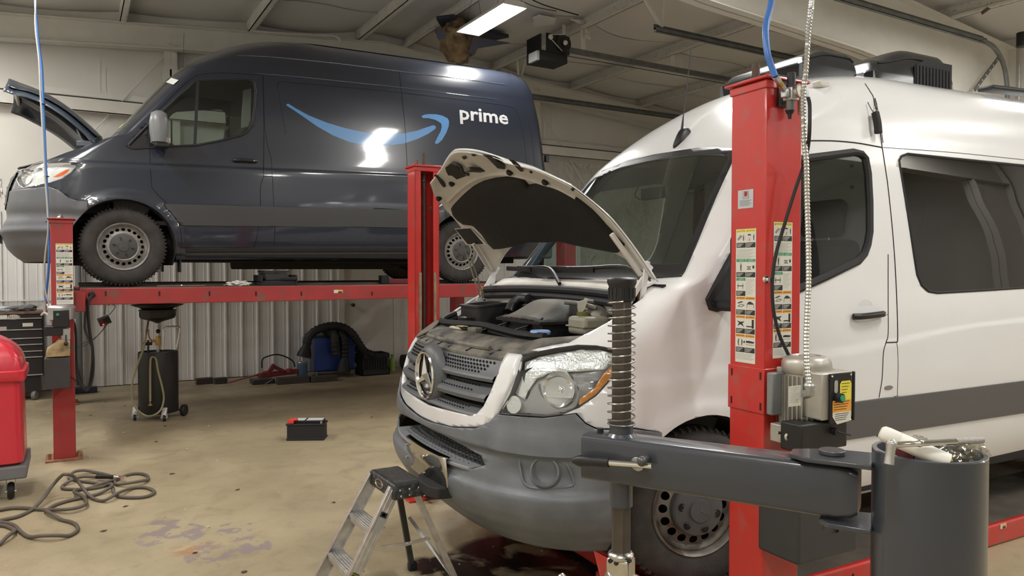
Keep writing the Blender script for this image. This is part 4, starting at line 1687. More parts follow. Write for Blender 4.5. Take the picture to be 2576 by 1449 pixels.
def make_white():
 van = thing('passenger_van', 'white high-roof van with raised hood and black roof units, parked on the lowered red lift', 'van', mw=WHITE.M)
 skin = van_surface(crease_w)
 W = WHITE
 W.bvh = BVHTree.FromBMesh(skin)
 ref = skin.copy()
 win = BLUE.poly(SIDEWIN_PX)
 win = [(x + (.03 if x > .9 else .0), z) for x, z in win]
 wins = carve(skin, win, (0, 2), NEAR)
 winf = carve(skin, win, (0, 2), FAR)
 sw = [(1.60, 2.165), (1.66, 2.185), (2.0, 2.187), (2.90, 2.195), (2.95, 2.15), (2.95, 1.45), (2.88, 1.40), (2.3, 1.385), (1.80, 1.375), (1.72, 1.385), (1.665, 1.42), (1.635, 1.48), (1.60, 1.80), (1.575, 2.10), (1.575, 2.14)]
 sw2 = [(x + 1.55, z + .01) for x, z in sw]
 tint = []
 for p in (sw, sw2):
  for f in (NEAR, FAR):
   tint.append(carve(skin, p, (0, 2), f))
 for x in (0, 3.66):
  for f in (NEAR, FAR):
   carve(skin, arch_poly(x), (0, 2), f).free()
 wsf = lambda f: f.calc_center_median().x < .9
 ws = [(-.86, 1.475), (-.5, 1.45), (0, 1.44), (.5, 1.45), (.86, 1.475), (.70, 2.10), (.665, 2.16), (.4, 2.20), (0, 2.215), (-.4, 2.20), (-.665, 2.16), (-.70, 2.10)]
 wsb = carve(skin, ws, (1, 2), wsf)
 ws2 = [(-.805, 1.54), (-.5, 1.535), (0, 1.53), (.5, 1.535), (.805, 1.54), (.665, 2.085), (.635, 2.12), (.4, 2.155), (0, 2.17), (-.4, 2.155), (-.635, 2.12), (-.665, 2.085)]
 wsg = carve(wsb, ws2, (1, 2), wsf)
 glw = glassmat('windscreen_glass', (.60, .70, .66), 0.0, 1.0, 1.55)
 wo = obj('windscreen', wsg, glw, van, local=True, recalc=False)
 obj('windscreen_surround', wsb, M_black, van, local=True, solid=.012)
 bay = [(-.80, -.60), (-.86, -.30), (-.885, 0), (-.86, .30), (-.80, .60), (-.62, .79), (-.44, .835), (-.24, .835), (-.18, .78), (-.15, .4), (-.15, 0), (-.15, -.4), (-.18, -.78), (-.24, -.835), (-.44, -.835), (-.62, -.79)]
 top = lambda f: 1.02 < f.calc_center_median().z < 1.6 and f.normal.z > .12
 carve(skin, bay, (0, 1), top).free()
 gp_out = [(-.653, 1.112), (-.681, 1.036), (-.66, .94), (-.637, .858), (-.60, .811), (-.531, .780), (-.346, .750), (-.08, .728), (0, .726)]
 gp_in = [(-.573, 1.10), (-.591, 1.027), (-.578, .94), (-.555, .88), (-.513, .838), (-.42, .822), (-.2, .812), (0, .800)]
 full = lambda L: L + [(-y, z) for y, z in L[::-1][1:]]
 nose = lambda f: f.calc_center_median().x < -.5
 hole = full(gp_in)
 hole = [(-.573, 1.20)] + hole + [(.573, 1.20)]
 carve(skin, hole, (1, 2), nose).free()
 fo = full(gp_out)
 fr = carve(ref, fo, (1, 2), nose, remove=False)
 carve(fr, hole, (1, 2)).free()
 carve(skin, [(-.70, 1.14)] + fo + [(.70, 1.14)], (1, 2), nose).free()
 inflate(fr, .016)
 grille = obj('grille_frame', fr, M_wht, van, local=True, solid=.035, smooth=35)
 hlp = [(-.787, 1.106), (-.735, 1.134), (-.667, 1.156), (-.598, 1.172), (-.54, 1.172), (-.47, 1.16), (-.43, 1.14), (-.44, 1.11), (-.48, 1.06), (-.53, 1.01), (-.581, .962), (-.654, .912), (-.718, .879), (-.774, .866), (-.847, .861), (-.892, .861), (-.857, .947), (-.822, 1.036)]
 bz = mat('headlamp_chrome_bowl', (.55, .55, .54), .22, .55, bump=.15, bscale=25)
 for f, s in ((NEAR, -1), (FAR, 1)):
  g = carve(skin, hlp, (0, 2), f)
  inn = g.copy()
  inflate(inn, -.045)
  hb = obj('headlight', inn, bz, van, local=True, solid=.004)
  rim = g.copy()
  bm = B()
  loop = [(x, z) for x, z in hlp]
  up = []
  for x, z in loop:
   r = W.bvh.ray_cast(V((x, s * 3, z)), V((0, -s, 0)))
   up.append((r[0], r[1]))
  vs0 = [bm.verts.new(p + n * .003) for p, n in up]
  vs1 = [bm.verts.new(p - n * .045) for p, n in up]
  bridge(bm, vs0, vs1)
  obj('lamp_rim', bm, M_black, hb, local=True, solid=.006)
  rim.free()
  up_ = carve(ref, [(-.787, 1.100), (-.735, 1.128), (-.667, 1.15), (-.598, 1.165), (-.53, 1.165), (-.46, 1.13), (-.52, 1.075), (-.62, 1.07), (-.72, 1.065), (-.78, 1.03), (-.815, .97), (-.83, .93), (-.85, .955), (-.82, 1.03)], (0, 2), f, remove=False)
  obj('fluted_reflector', inflate(up_, -.022), M_lensr, hb, local=True, solid=.003)
  lo = carve(ref, [(-.885, .868), (-.85, .95), (-.825, .935), (-.80, .99), (-.77, 1.03), (-.70, 1.05), (-.60, 1.055), (-.55, 1.03), (-.60, .97), (-.66, .925), (-.72, .892), (-.78, .876)], (0, 2), f, remove=False)
  h_ = W.hit(1400, 978)[0]
  rr_ = W.bvh.ray_cast(V((h_.x, s * 3, h_.z)), V((0, -s, 0)))
  dn = (rr_[1] + V((-.35, 0, 0))).normalized()
  cpt = rr_[0] - rr_[1] * .012
  cp2_ = [(cpt.x + .095 * math.cos(2 * PI * i / 20) * abs(dn.y) ** .5 * 1.0, cpt.z + .088 * math.sin(2 * PI * i / 20)) for i in range(20)]
  carve(lo, cp2_, (0, 2)).free()
  obj('lamp_bezel', inflate(lo, -.030), M_lampin, hb, local=True, solid=.004)
  bm = B()
  lathe(bm, [(.010, -.040), (.050, -.034), (.068, -.018), (.080, .002), (.083, -.02)], cpt - dn * .012, dn, n=28, caps=False)
  ball(bm, cpt - dn * .045, .02)
  beam(bm, cpt - dn * .025 + V((0, 0, -.03)) - dn.cross(V((0, 0, 1))) * .06, cpt - dn * .025 + V((0, 0, -.035)) + dn.cross(V((0, 0, 1))) * .06, .02, .006)
  obj('lamp_bowl', bm, mat('lamp_reflector', (.85, .85, .86), .12, .9), hb, local=True)
  cp2 = V((-.865, s * .675, .895))
  bm = B()
  q = W.bvh.ray_cast(V((-3, s * .70, .905)), V((1, 0, 0)))
  lathe(bm, [(.010, -.02), (.034, -.01), (.040, .012)], q[0] - q[1] * .02, q[1], n=20)
  obj('indicator_bowl', bm, M_lensr, hb, local=True)
  am = carve(ref, [(-.50, 1.085), (-.485, 1.03), (-.54, .965), (-.63, .915), (-.655, .925), (-.645, .95), (-.58, 1.0), (-.53, 1.06)], (0, 2), f, remove=False)
  obj('amber_reflector', inflate(am, -.006), M_amber, hb, local=True, solid=.004)
  obj('headlight_lens', inflate(g, .003), M_glassc, hb, local=True, recalc=False)
 bp = [(-1.3, .1), (-.27, .1), (-.27, .782), (-.413, .812), (-.583, .821), (-.63, .846), (-.665, .889), (-.718, .879), (-.774, .866), (-.847, .861), (-.893, .858), (-.913, .811), (-.936, .784), (-.97, .762), (-.985, .735), (-1.3, .70)]
 parts = [carve(skin, bp, (0, 2), f) for f in (lambda f: f.calc_center_median().y < 0, lambda f: f.calc_center_median().y >= 0)]
 bb = join(*parts)
 bmesh.ops.remove_doubles(bb, verts=bb.verts, dist=1e-4)
 bb.normal_update()
 intake = [(-.56, .655), (-.44, .672), (-.2, .688), (.2, .688), (.44, .672), (.56, .655), (.60, .62), (.52, .585), (.34, .572), (-.34, .572), (-.52, .585), (-.60, .62)]
 carve(bb, intake, (1, 2), nose).free()
 for v in bb.verts:
  c = v.co
  if c.x < -.2:
   fade = sstep(-.2, -.4, c.x)
   k = sstep(.680, .705, c.z) * .030 - .010 * sstep(.74, .84, c.z)
   k += -.026 * math.exp(-((c.z - .61) / .05) ** 2) * sstep(.62, .70, abs(c.y)) * sstep(.99, .93, abs(c.y) + .0)
   k += -.02 * sstep(.40, .30, c.z)
   k += .022 * sstep(.545, .515, c.z) - .012 * sstep(.44, .38, c.z)
   d = V((c.x + .2, c.y * .6, 0)).normalized()
   v.co += d * (k * fade + .004)
 bmp = obj('front_bumper', bb, M_gry, van, local=True, solid=.012, smooth=50)
 bm = B()
 box(bm, (-.80, -.62, .56), (-.70, .62, .74))
 obj('bumper_duct', bm, M_dark, bmp, local=True)
 bm = B()
 pts = []
 for i in range(17):
  y = -.50 + 1.0 * i / 16
  pts.append(surf_x(W.bvh, y, .62, .015 + .03 * (1 - (y / .5) ** 2)))
 pl = [V((p.x, p.y, .573)) for p in pts] + [V((-.79, .50, .573)), V((-.79, -.50, .573))]
 prism(bm, pl, V((0, 0, .018)))
 st = obj('bumper_step', bm, mat('light_grey_step', (.24, .25, .26), .5), bmp, local=True, bevel=.005)
 bm = B()
 for i in range(22):
  for j in range(6):
   y = -.44 + .88 * (i + .5 * (j % 2)) / 22
   x = surf_x(W.bvh, y, .62, 0).x
   cyl(bm, (x + .02 + .028 * j, y, .59), (x + .02 + .028 * j, y, .597), .007, .004, n=8)
 obj('step_studs', bm, M_gry, st, local=True)
 ya, yb_ = .20, -.36
 bm = B()
 P = []
 for i in range(9):
  y = ya + (yb_ - ya) * i / 8
  P.append(V((-1.035 - .018 * (1 - ((y + .08) / .3) ** 2), y, 0)))
 a = [bm.verts.new(p + V((0, 0, .60))) for p in P]
 b = [bm.verts.new(p + V((.012, 0, .465 - (.02 if 0 < i < 8 else 0)))) for i, p in enumerate(P)]
 for i in range(8):
  bm.faces.new((a[i], a[i + 1], b[i + 1], b[i]))
 c = [bm.verts.new(p + V((.022, 0, .606))) for p in P]
 for i in range(8):
  bm.faces.new((a[i], c[i], c[i + 1], a[i + 1]))
 cr = obj('polished_plate', bm, mat('polished_steel_plate', (.62, .60, .56), .16, 1.0, var=.15, vscale=12, bump=.04, bscale=20), bmp, local=True, solid=.004, smooth=30)
 for (y, z) in ((.16, .565), (.16, .50), (-.12, .565), (-.12, .48)):
  bm = B()
  q = V((-1.037 - .018 * (1 - ((y + .08) / .3) ** 2), y, z))
  cyl(bm, q, q + V((-.012, 0, 0)), .008, n=12)
  obj('plate_screw', bm, M_chrome, cr, local=True)
 bm = B()
 P2 = [V((-1.03, -.02, .405)), V((-1.075, -.07, .405)), V((-1.10, -.16, .405)), V((-1.10, -.27, .405)), V((-1.07, -.34, .405)), V((-1.0, -.35, .405)), V((-1.0, -.02, .405))]
 prism(bm, P2, V((0, 0, .055)))
 obj('rubber_step_block', bm, M_blackm, bmp, local=True, bevel=.008)
 for s in (-1, 1):
  h = W.hit(1370, 1187)[0]
  r = W.bvh.ray_cast(V((-3, s * abs(h.y), h.z)), V((1, 0, 0)))
  p, n = r[0], r[1]
  bm = B()
  lathe(bm, [(.040, -.03), (.052, -.006), (.058, .010), (.066, .006), (.070, -.01)], p - n * .002, n, n=32, caps=False)
  lathe(bm, [(.001, -.022), (.041, -.03)], p - n * .002, n, n=32, caps=False)
  obj('fog_lamp_blank', bm, M_gry, bmp, local=True)
  bm = B()
  u = V((0, 0, 1)).cross(n).normalized()
  v_ = n.cross(u)
  pts = []
  for (a_, b_) in ((-.13, .075), (-.05, .085), (.04, .07), (.10, .03), (.13, -.03), (.12, -.06), (.0, -.075), (-.08, -.07), (-.115, -.02)):
   o = p + u * (a_ * (-s if s > 0 else 1)) + v_ * b_
   rr = W.bvh.find_nearest(o)
   pts.append(rr[0] + rr[1] * (-.006))
  tube(bm, pts, .006, n=6, closed=True, k=4)
  obj('fog_recess_edge', bm, M_gry, bmp, local=True)
 backm = mat('grille_void', (.004, .004, .004), .8)
 bm = B()
 sheet(bm, lambda u, v: surf_x(W.bvh, -.60 + 1.2 * u, .80 + .30 * v, -.085), 24, 4)
 gb = obj('grille', bm, backm, van, local=True, solid=.004)
 gcol = mat('grey_grille_plastic', (.095, .10, .108), .45, bump=.04, bscale=150)
 def gx(y, z, d=0):
  return surf_x(W.bvh, y, z, d)
 def hwz(z):
  return lerp(z, [(.80, .40), (.82, .47), (.84, .52), (.88, .555), (.94, .575), (1.03, .59), (1.12, .575)]) - .008
 slats = [(1.085, 1.022, .985), (.972, .935, .892), (.868, .842, .815)]
 for i, (zt, zm, zb) in enumerate(slats):
  bm = B()
  nn = 40
  rows = []
  for (z, d) in ((zt, -.035 if i else .004), (zm, .008), (zm - .006, .016), ((zm + zb) / 2, .020), (zb + .004, .012), (zb, -.03)):
   h = hwz(z)
   rows.append([bm.verts.new(gx(-h + 2 * h * k / nn, z, d)) for k in range(nn + 1)])
  for r in range(len(rows) - 1):
   for k in range(nn):
    bm.faces.new((rows[r][k], rows[r][k + 1], rows[r + 1][k + 1], rows[r + 1][k]))
  nr = 4 if i == 0 else 2
  for r in range(nr):
   z = zt - .012 - (zt - zm - .016) * r / max(1, nr - 1)
   h = hwz(z) - .05 - (.03 * r if i == 0 else .07 * 1)
   if i == 0:
    h = hwz(z) - .05 - .022 * r
   k = 0
   y = -h + (.013 if r % 2 else 0)
   while y < h:
    if abs(y) > .12 or (i != 1 and abs(y) > .10):
     t = (zt - z) / (zt - zm)
     d = (-.035 if i else .004) * (1 - t) + .008 * t
     p = gx(y, z, d)
     cyl(bm, p + V((.002, 0, 0)), p + V((-.003, 0, 0)), .0062, n=8, mi=1)
    y += .026
  obj('grille_slat', bm, [gcol, backm], gb, local=True, smooth=30)
 sc = gx(.02, .958, .03)
 bm = B()
 lathe(bm, [(.165, -.05), (.158, -.02), (.140, .0), (.122, .006), (.118, -.01)], sc, (-1, 0, 0), n=48, caps=False)
 obj('emblem_surround', bm, gcol, gb, local=True)
 bm = B()
 lathe(bm, [(.108, 0), (.112, .014), (.122, .018), (.128, .010), (.126, -.004)], sc, (-1, 0, 0), n=56, closed=True)
 for k in range(3):
  a = PI / 2 + 2 * PI * k / 3
  tip = sc + V((-.012, math.cos(a) * .112, math.sin(a) * .112))
  cc = sc + V((-.026, 0, 0))
  for q in (-1, 1):
   b2 = a + q * PI / 3
   rt_ = sc + V((-.004, math.cos(b2) * .024, math.sin(b2) * .024))
   prism(bm, [cc, tip, rt_], V((.006, 0, 0)))
 em = obj('star_emblem', bm, M_chrome, gb, local=True, smooth=30)
 bm = B()
 lathe(bm, [(.001, 0), (.118, 0)], sc + V((.006, 0, 0)), (-1, 0, 0), n=40, caps=False)
 obj('emblem_back', bm, M_black, em, local=True)
 dusty = mat('dusty_black_plastic', (.06, .06, .058), .7, var=.3, vscale=14, col2=(.19, .175, .145), c2amt=.8, c2scale=6)
 bm = B()
 F_ = []
 Bk = []
 for i in range(25):
  y = -.62 + 1.24 * i / 24
  xf = surf_x(W.bvh, y, 1.09, .0).x
  F_.append(V((xf + .005, y, 1.095)))
  Bk.append(V((xf + .10 - .02 * abs(y), y, 1.145)))
 g = []
 for L_, dz in ((F_, -.03), (F_, 0)):
  g.append([bm.verts.new(p + V((0, 0, dz))) for p in L_])
 g.append([bm.verts.new(p + V((.03, 0, .012 + (.004 if i % 8 < 4 else 0)))) for i, p in enumerate(F_)])
 g.append([bm.verts.new(p + V((.06, 0, .020))) for p in F_])
 g.append([bm.verts.new(p + V((-.02, 0, -.008))) for p in Bk])
 g.append([bm.verts.new(p) for p in Bk])
 g.append([bm.verts.new(p + V((.07, 0, .02))) for p in Bk])
 for r in range(len(g) - 1):
  for i in range(24):
   bm.faces.new((g[r][i], g[r][i + 1], g[r + 1][i + 1], g[r + 1][i]))
 car = obj('radiator_carrier', bm, dusty, van, local=True, solid=.01, smooth=30)
 bm = B()
 tube(bm, [p + V((.035, 0, .035)) for p in F_[4:21:4]], .012, n=6, k=4)
 obj('carrier_rib', bm, dusty, car, local=True)
 for i in (3, 7, 11, 14, 18, 21):
  bm = B()
  p = F_[i]
  beam(bm, p + V((-.002, 0, .005)), p + V((.06, 0, .025)), .006, .02)
  obj('carrier_fin', bm, M_blackm, car, local=True)
 p = W.atz(1165, 838, 1.165)
 for (px, py, z, s_, m_, nm) in ((1165, 838, 1.16, (.07, .14, .025), dusty, 'latch_plate'), (1195, 830, 1.175, (.05, .09, .03), dusty, 'sensor_block')):
  bm = B()
  q = W.atz(px, py, z)
  q.x = max(q.x, -.86)
  cbox(bm, (q.x, max(-.5, min(.5, q.y)), z), s_, rz=.1)
  obj(nm, bm, m_, car, local=True, bevel=.006)
 bm = B()
 cbox(bm, (-.74, .12, 1.198), (.035, .07, .004), rz=.1)
 obj('warning_label', bm, mat('pale_yellow_label', (.55, .42, .18), .6), car, local=True)
 for s in (-1, 1):
  bm = B()
  pl = [V((-.845, s * .56, 1.10)), V((-.79, s * .63, 1.12)), V((-.64, s * .79, 1.165)), V((-.48, s * .86, 1.20)), V((-.50, s * .78, 1.21)), V((-.66, s * .62, 1.19)), V((-.76, s * .50, 1.15))]
  a_ = [bm.verts.new(q) for q in pl]
  c_ = sum(pl, V()) / len(pl)
  cv = bm.verts.new(c_ + V((0, 0, .012)))
  for i in range(len(pl)):
   bm.faces.new((a_[i], a_[(i + 1) % len(pl)], cv))
  obj('lamp_cover_panel', bm, dusty, car, local=True, solid=.012, bevel=.004)
 # ---- engine bay
 bm = B()
 box(bm, (-.80, -.80, .62), (-.12, .80, .64))
 box(bm, (-.14, -.86, .62), (-.12, .86, 1.44))
 for s in (-1, 1):
  prism(bm, [V((-.80, s * .80, .62)), V((-.12, s * .84, .62)), V((-.12, s * .86, 1.37)), V((-.45, s * .84, 1.22)), V((-.62, s * .78, 1.13)), V((-.80, s * .68, 1.05))], V((0, s * .01, 0)))
 box(bm, (-.83, -.66, .62), (-.80, .66, 1.07))
 eb = obj('engine_bay', bm, M_dark, van, local=True)
 for s in (-1, 1):
  bm = B()
  pts = [(-.60, .80, 1.165), (-.44, .848, 1.25), (-.27, .875, 1.335), (-.14, .88, 1.40)]
  for i in range(3):
   a_, b_ = pts[i], pts[i + 1]
   f = [bm.verts.new((a_[0], s * a_[1], a_[2])), bm.verts.new((b_[0], s * b_[1], b_[2])), bm.verts.new((b_[0], s * (b_[1] - .05), b_[2] - .03)), bm.verts.new((a_[0], s * (a_[1] - .05), a_[2] - .03))]
   bm.faces.new(f)
  obj('fender_flange', bm, M_whtd, eb, local=True, solid=.004)
 W2 = lambda px, py, y: W.aty(px, py, y)
 em_ = mat('engine_cover_plastic', (.045, .044, .042), .6, var=.25, vscale=6, col2=(.13, .12, .10), c2amt=.7, c2scale=4)
 bm = B()
 cx0, cx1, cy0, cy1 = -.54, -.20, -.40, .06
 def cover(u, v):
  x = cx0 + (cx1 - cx0) * u
  y = cy0 + (cy1 - cy0) * v
  e = sstep(0, .55, u)
  lat = 1 - abs(2 * v - 1) ** 4
  z = 1.25 + .085 * e * lat + .015 * lat - .04 * sstep(.85, 1, u)
  return V((x, y, z))
 sheet(bm, cover, 18, 18)
 cv = obj('air_filter_cover', bm, em_, eb, local=True, solid=.02, smooth=60)
 bm = B()
 box(bm, (cx0 - .015, cy0 - .015, 1.232), (cx1, cy1 + .015, 1.247))
 for i in range(8):
  y = cy0 + (cy1 - cy0) * (i + .5) / 8
  prism(bm, [V((cx0 - .012, y - .004, 1.245)), V((cx0 + .03, y - .004, 1.245)), V((cx0 + .03, y - .004, 1.268))], V((0, .008, 0)))
 obj('cover_flange', bm, M_black, cv, local=True)
 bm = B()
 box(bm, (cx0 + .01, cy0 + .01, 1.0), (cx1, cy1 - .01, 1.232))
 for y in (-.27, -.03):
  beam(bm, V((cx0 + .02, y, 1.225)), V((cx0 - .10, y + .10, 1.175)), .045, .008)
 obj('air_filter_box', bm, M_black, cv, local=True, bevel=.008)
 bm = B()
 c0 = V((-.45, .46, 1.305))
 o = rrect(.20, .26, .03, 3)
 i_ = rrect(.15, .21, .025, 3)
 lv = []
 for (pr, dz) in ((o, -.22), (o, -.015), ([(x * 1.08, y * 1.06) for x, y in o], -.012), ([(x * 1.08, y * 1.06) for x, y in o], .0), (i_, .0), (i_, -.12)):
  lv.append([bm.verts.new(c0 + V((x, y, dz + x * .10))) for x, y in pr])
 for a_, b_ in zip(lv, lv[1:]):
  bridge(bm, a_, b_)
 bm.faces.new(lv[0])
 bm.faces.new(lv[-1])
 obj('intake_box', bm, M_black, eb, local=True)
 bm = B()
 cbox(bm, (-.44, .44, 1.23), (.03, .03, .04))
 obj('intake_stub', bm, M_part, eb, local=True)
 bm = B()
 q = V((-.60, .40, 1.175))
 lathe(bm, [(.10, -.10), (.10, -.01), (.06, .02), (.035, .03)], q, (0, 0, 1), n=20)
 wb = obj('washer_bottle', bm, mat('cream_bottle_plastic', (.55, .50, .38), .5), eb, local=True)
 bm = B()
 lathe(bm, [(.04, .03), (.042, .05), (.03, .056)], q, (0, 0, 1), n=20)
 obj('bottle_cap', bm, M_black, wb, local=True)
 q = W2(1480, 818, -.56)
 bm = B()
 cbox(bm, q + V((0, 0, -.0)), (.15, .16, .09))
 rs_ = obj('coolant_reservoir', bm, mat('aged_reservoir_plastic', (.26, .245, .19), .5, var=.2), eb, local=True, bevel=.02, bseg=3)
 bm = B()
 cyl(bm, q + V((-.02, .02, .045)), q + V((-.02, .02, .065)), .03, n=20)
 obj('reservoir_cap', bm, mat('olive_cap', (.10, .10, .02), .4), rs_, local=True)
 bm = B()
 box(bm, (q.x - .08, q.y - .085, q.z - .006), (q.x + .08, q.y + .085, q.z + .0))
 obj('reservoir_seam', bm, mat('aged_reservoir_plastic', (.26, .245, .19), .5), rs_, local=True)
 q = W2(1500, 785, -.52)
 bm = B()
 lathe(bm, [(.03, -.06), (.075, -.05), (.085, -.01), (.06, .04), (.025, .06)], q + V((.0, 0, -.03)), (-.5, 0, .85), n=14)
 for k in range(7):
  a_ = 2 * PI * k / 7
  beam(bm, q + V((0, 0, .03)), q + V((math.cos(a_) * .07, math.sin(a_) * .07, -.01)), .006, .006)
 obj('brake_servo', bm, mat('dull_aluminium_casting', (.20, .19, .17), .5, .5, var=.3, vscale=20), eb, local=True)
 bm = B()
 pr = [W2(1452, 760, -.50), W2(1480, 752, -.56), W2(1470, 780, -.54), W2(1458, 790, -.50)]
 prism(bm, pr, V((.0, .01, .0)))
 obj('bracket_plate', bm, mat('pale_bracket', (.36, .34, .28), .5), eb, local=True)
 for (a_, b_) in (((1470, 755), (1530, 762)), ((1420, 760), (1500, 775))):
  bm = B()
  tube(bm, [W2(*a_, -.45), W2((a_[0] + b_[0]) / 2, a_[1] + 4, -.5), W2(*b_, -.56)], .012, n=8, k=4)
  obj('hose', bm, mat('dull_aluminium_casting', (.2, .19, .17), .5), eb, local=True)
 bm = B()
 tube(bm, [W2(1290, 790, 0.2), W2(1300, 770, .22), W2(1325, 758, .18), W2(1340, 770, .1), W2(1320, 790, .12), W2(1300, 800, .15)], .012, n=8, k=5)
 tube(bm, [W2(1280, 785, .2), W2(1290, 765, .22), W2(1310, 752, .2), W2(1330, 752, .12)], .03, n=10, k=5)
 obj('breather_hose', bm, M_black, eb, local=True)
 bm = B()
 q = W2(1397, 826, -.30)
 lathe(bm, [(.012, -.006), (.028, -.006), (.028, .006), (.012, .006)], q, (-.6, -.6, .3), n=14, closed=True)
 beam(bm, q + V((0, -.02, .005)), q + V((.0, -.06, .012)), .014, .01)
 obj('dipstick_ring', bm, mat('red_plastic', (.50, .05, .05), .4), eb, local=True)
 bm = B()
 q = V((-.60, -.50, 1.195))
 lathe(bm, [(.05, 0), (.052, .012), (.045, .02)], q, (0, 0, 1), n=24)
 obj('blue_cap', bm, mat('light_blue_cap', (.22, .36, .62), .45), eb, local=True)
 bm = B()
 q = V((-.50, -.30, 1.06))
 cbox(bm, q + V((-.05, -.25, 0)), (.3, .25, .16))
 cbox(bm, V((-.35, .0, 1.02)), (.3, 1.2, .12))
 cbox(bm, V((-.30, -.62, 1.12)), (.2, .2, .12))
 obj('battery_and_boxes', bm, M_black, eb, local=True, bevel=.01)
 bm = B()
 pts = [V((-.50, .78, 1.225)), V((-.60, .70, 1.205)), V((-.68, .55, 1.195)), V((-.66, .35, 1.195)), V((-.62, .12, 1.20)), V((-.64, -.15, 1.195)), V((-.655, -.40, 1.19)), V((-.62, -.58, 1.19))]
 tube(bm, pts, .02, n=8, k=6)
 tube(bm, [p + V((.012, 0, -.025)) for p in pts], .018, n=8, k=6)
 obj('front_seal', bm, M_rub, eb, local=True)
 bm = B()
 pts = [V((-.22 + .02 * (1 - (y / .8) ** 2), y, 1.435 - .02 * (y / .8) ** 2)) for y in (-.8, -.5, -.2, .2, .5, .8)]
 pl = smoothpts(pts, 4)
 for i in range(len(pl) - 1):
  f = [bm.verts.new(pl[i]), bm.verts.new(pl[i + 1]), bm.verts.new(pl[i + 1] + V((-.045, 0, -.03))), bm.verts.new(pl[i] + V((-.045, 0, -.03)))]
  bm.faces.new(f)
  f = [bm.verts.new(pl[i]), bm.verts.new(pl[i + 1]), bm.verts.new(pl[i + 1] + V((.09, 0, .03))), bm.verts.new(pl[i] + V((.09, 0, .03)))]
  bm.faces.new(f)
 bmesh.ops.remove_doubles(bm, verts=bm.verts, dist=1e-4)
 obj('scuttle_strip', bm, M_whtd, van, local=True, solid=.006)
 bm = B()
 tube(bm, [p + V((-.05, 0, -.035)) for p in pts], .022, n=8, k=6)
 tube(bm, [p + V((-.06, 0, -.075)) for p in pts], .02, n=8, k=6)
 obj('scuttle_seal', bm, M_rub, van, local=True)
 bm = B()
 for i in range(len(pl) - 1):
  f = [bm.verts.new(pl[i] + V((-.05, 0, -.09))), bm.verts.new(pl[i + 1] + V((-.05, 0, -.09))), bm.verts.new(pl[i + 1] + V((-.045, 0, -.14))), bm.verts.new(pl[i] + V((-.045, 0, -.14)))]
  bm.faces.new(f)
 bmesh.ops.remove_doubles(bm, verts=bm.verts, dist=1e-4)
 obj('scuttle_panel', bm, M_whtd, eb, local=True, solid=.006)
 for (a_, b_, c_) in (((1411, 722), (1395, 690), (1310, 678)), ((1622, 722), (1590, 690), (1432, 682))):
  bm = B()
  A_, B_, C_ = [W.bvh.ray_cast(*W.ray(*q)) for q in (a_, b_, c_)]
  PP = []
  for r, d_ in ((A_, .02), (B_, .05), (C_, .025)):
   PP.append(r[0] + r[1] * d_ if r[0] is not None else None)
  if None in PP:
   PP = [W.atx(*a_, -.15), W.atx(*b_, -.08), W.atx(*c_, -.08)]
  tube(bm, [PP[0], PP[1], PP[1].lerp(PP[2], .6), PP[2]], .011, n=8, k=4)
  wp = obj('wiper_arm', bm, M_black, van, local=True)
  bm = B()
  d_ = (PP[2] - PP[1]).normalized()
  beam(bm, PP[2] - d_ * .30 + V((-.01, 0, -.012)), PP[2] + d_ * .22 + V((-.01, 0, -.012)), .012, .03)
  obj('wiper_blade', bm, M_rub, wp, local=True)
 # ---- hood
 tip = W.aty(1145, 375, 0)
 H = Hood2(V((-.13, 0, 1.50)), tip, crown=.075, edge=.035, fdrop=.055)
 hood = build_hood(van, H, M_wht, None)
 bm = B()
 sheet(bm, lambda u, v: H.P(.005 + .985 * u, (-1 + 2 * v) * .985, off=-.022, curl=.75), 40, 40)
 pk = lambda L: [H_inv(*q) for q in L]
 s5 = lambda L: [(1000 + x / 3.2934, 360 + y / 3.2934) for x, y in L]
 def ty(px, py, b):
  o, d = W.ray(px, py)
  p = H.R + H.n * b
  t_ = (p - o).dot(H.n) / d.dot(H.n)
  q = o + d * t_
  return (q - H.R).dot(H.f) / H.L, q.y
 inner = obj('hood_inner_panel', bm, M_whtd, hood, local=True, solid=.004)
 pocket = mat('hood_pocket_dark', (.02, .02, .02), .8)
 ivt = H.n
 def onin(px, py, off=0.0):
  b = -.02
  for _ in range(8):
   t_, y_ = ty(px, py, b)
   w = lerp(t_, [(0, .87), (.38, .82), (.62, .75), (.78, .63), (.86, .50), (.92, .43)])
   aq = min(1, abs(y_) / w)
   b = H.crown * math.sin(PI * min(1, max(0, t_))) - H.fdrop * aq ** 2 * (.5 + .5 * t_) - .75 * H.edge * aq ** 8 - .026 + off
  return H.A(t_, y_, b)
 def flat(L, b, th, nm, m_, par, bev=0.0):
  bm = B()
  base = [onin(x, y, b) for x, y in s5(L)]
  prism(bm, base, H.n * th)
  return obj(nm, bm, m_, par, local=True, bevel=bev, bseg=3)
 padpx = [(420, 560), (440, 530), (540, 430), (620, 365), (700, 325), (800, 300), (900, 290), (985, 298), (1040, 318), (1075, 358), (1120, 350), (1200, 350), (1290, 370), (1400, 420), (1500, 480), (1600, 560), (1720, 690), (1820, 800), (1872, 855), (1858, 895), (1830, 915), (1700, 890), (1500, 850), (1400, 825), (1330, 815), (1250, 825), (1080, 825), (950, 862), (850, 880), (790, 883), (745, 840), (690, 760), (620, 695), (590, 685), (530, 685), (470, 660), (430, 620)]
 pp = [(lambda p: ((p - H.R).dot(H.f) / H.L, p.y))(onin(x, y, -.01)) for x, y in s5(padpx)]
 bm = B()
 n_ = len(pp)
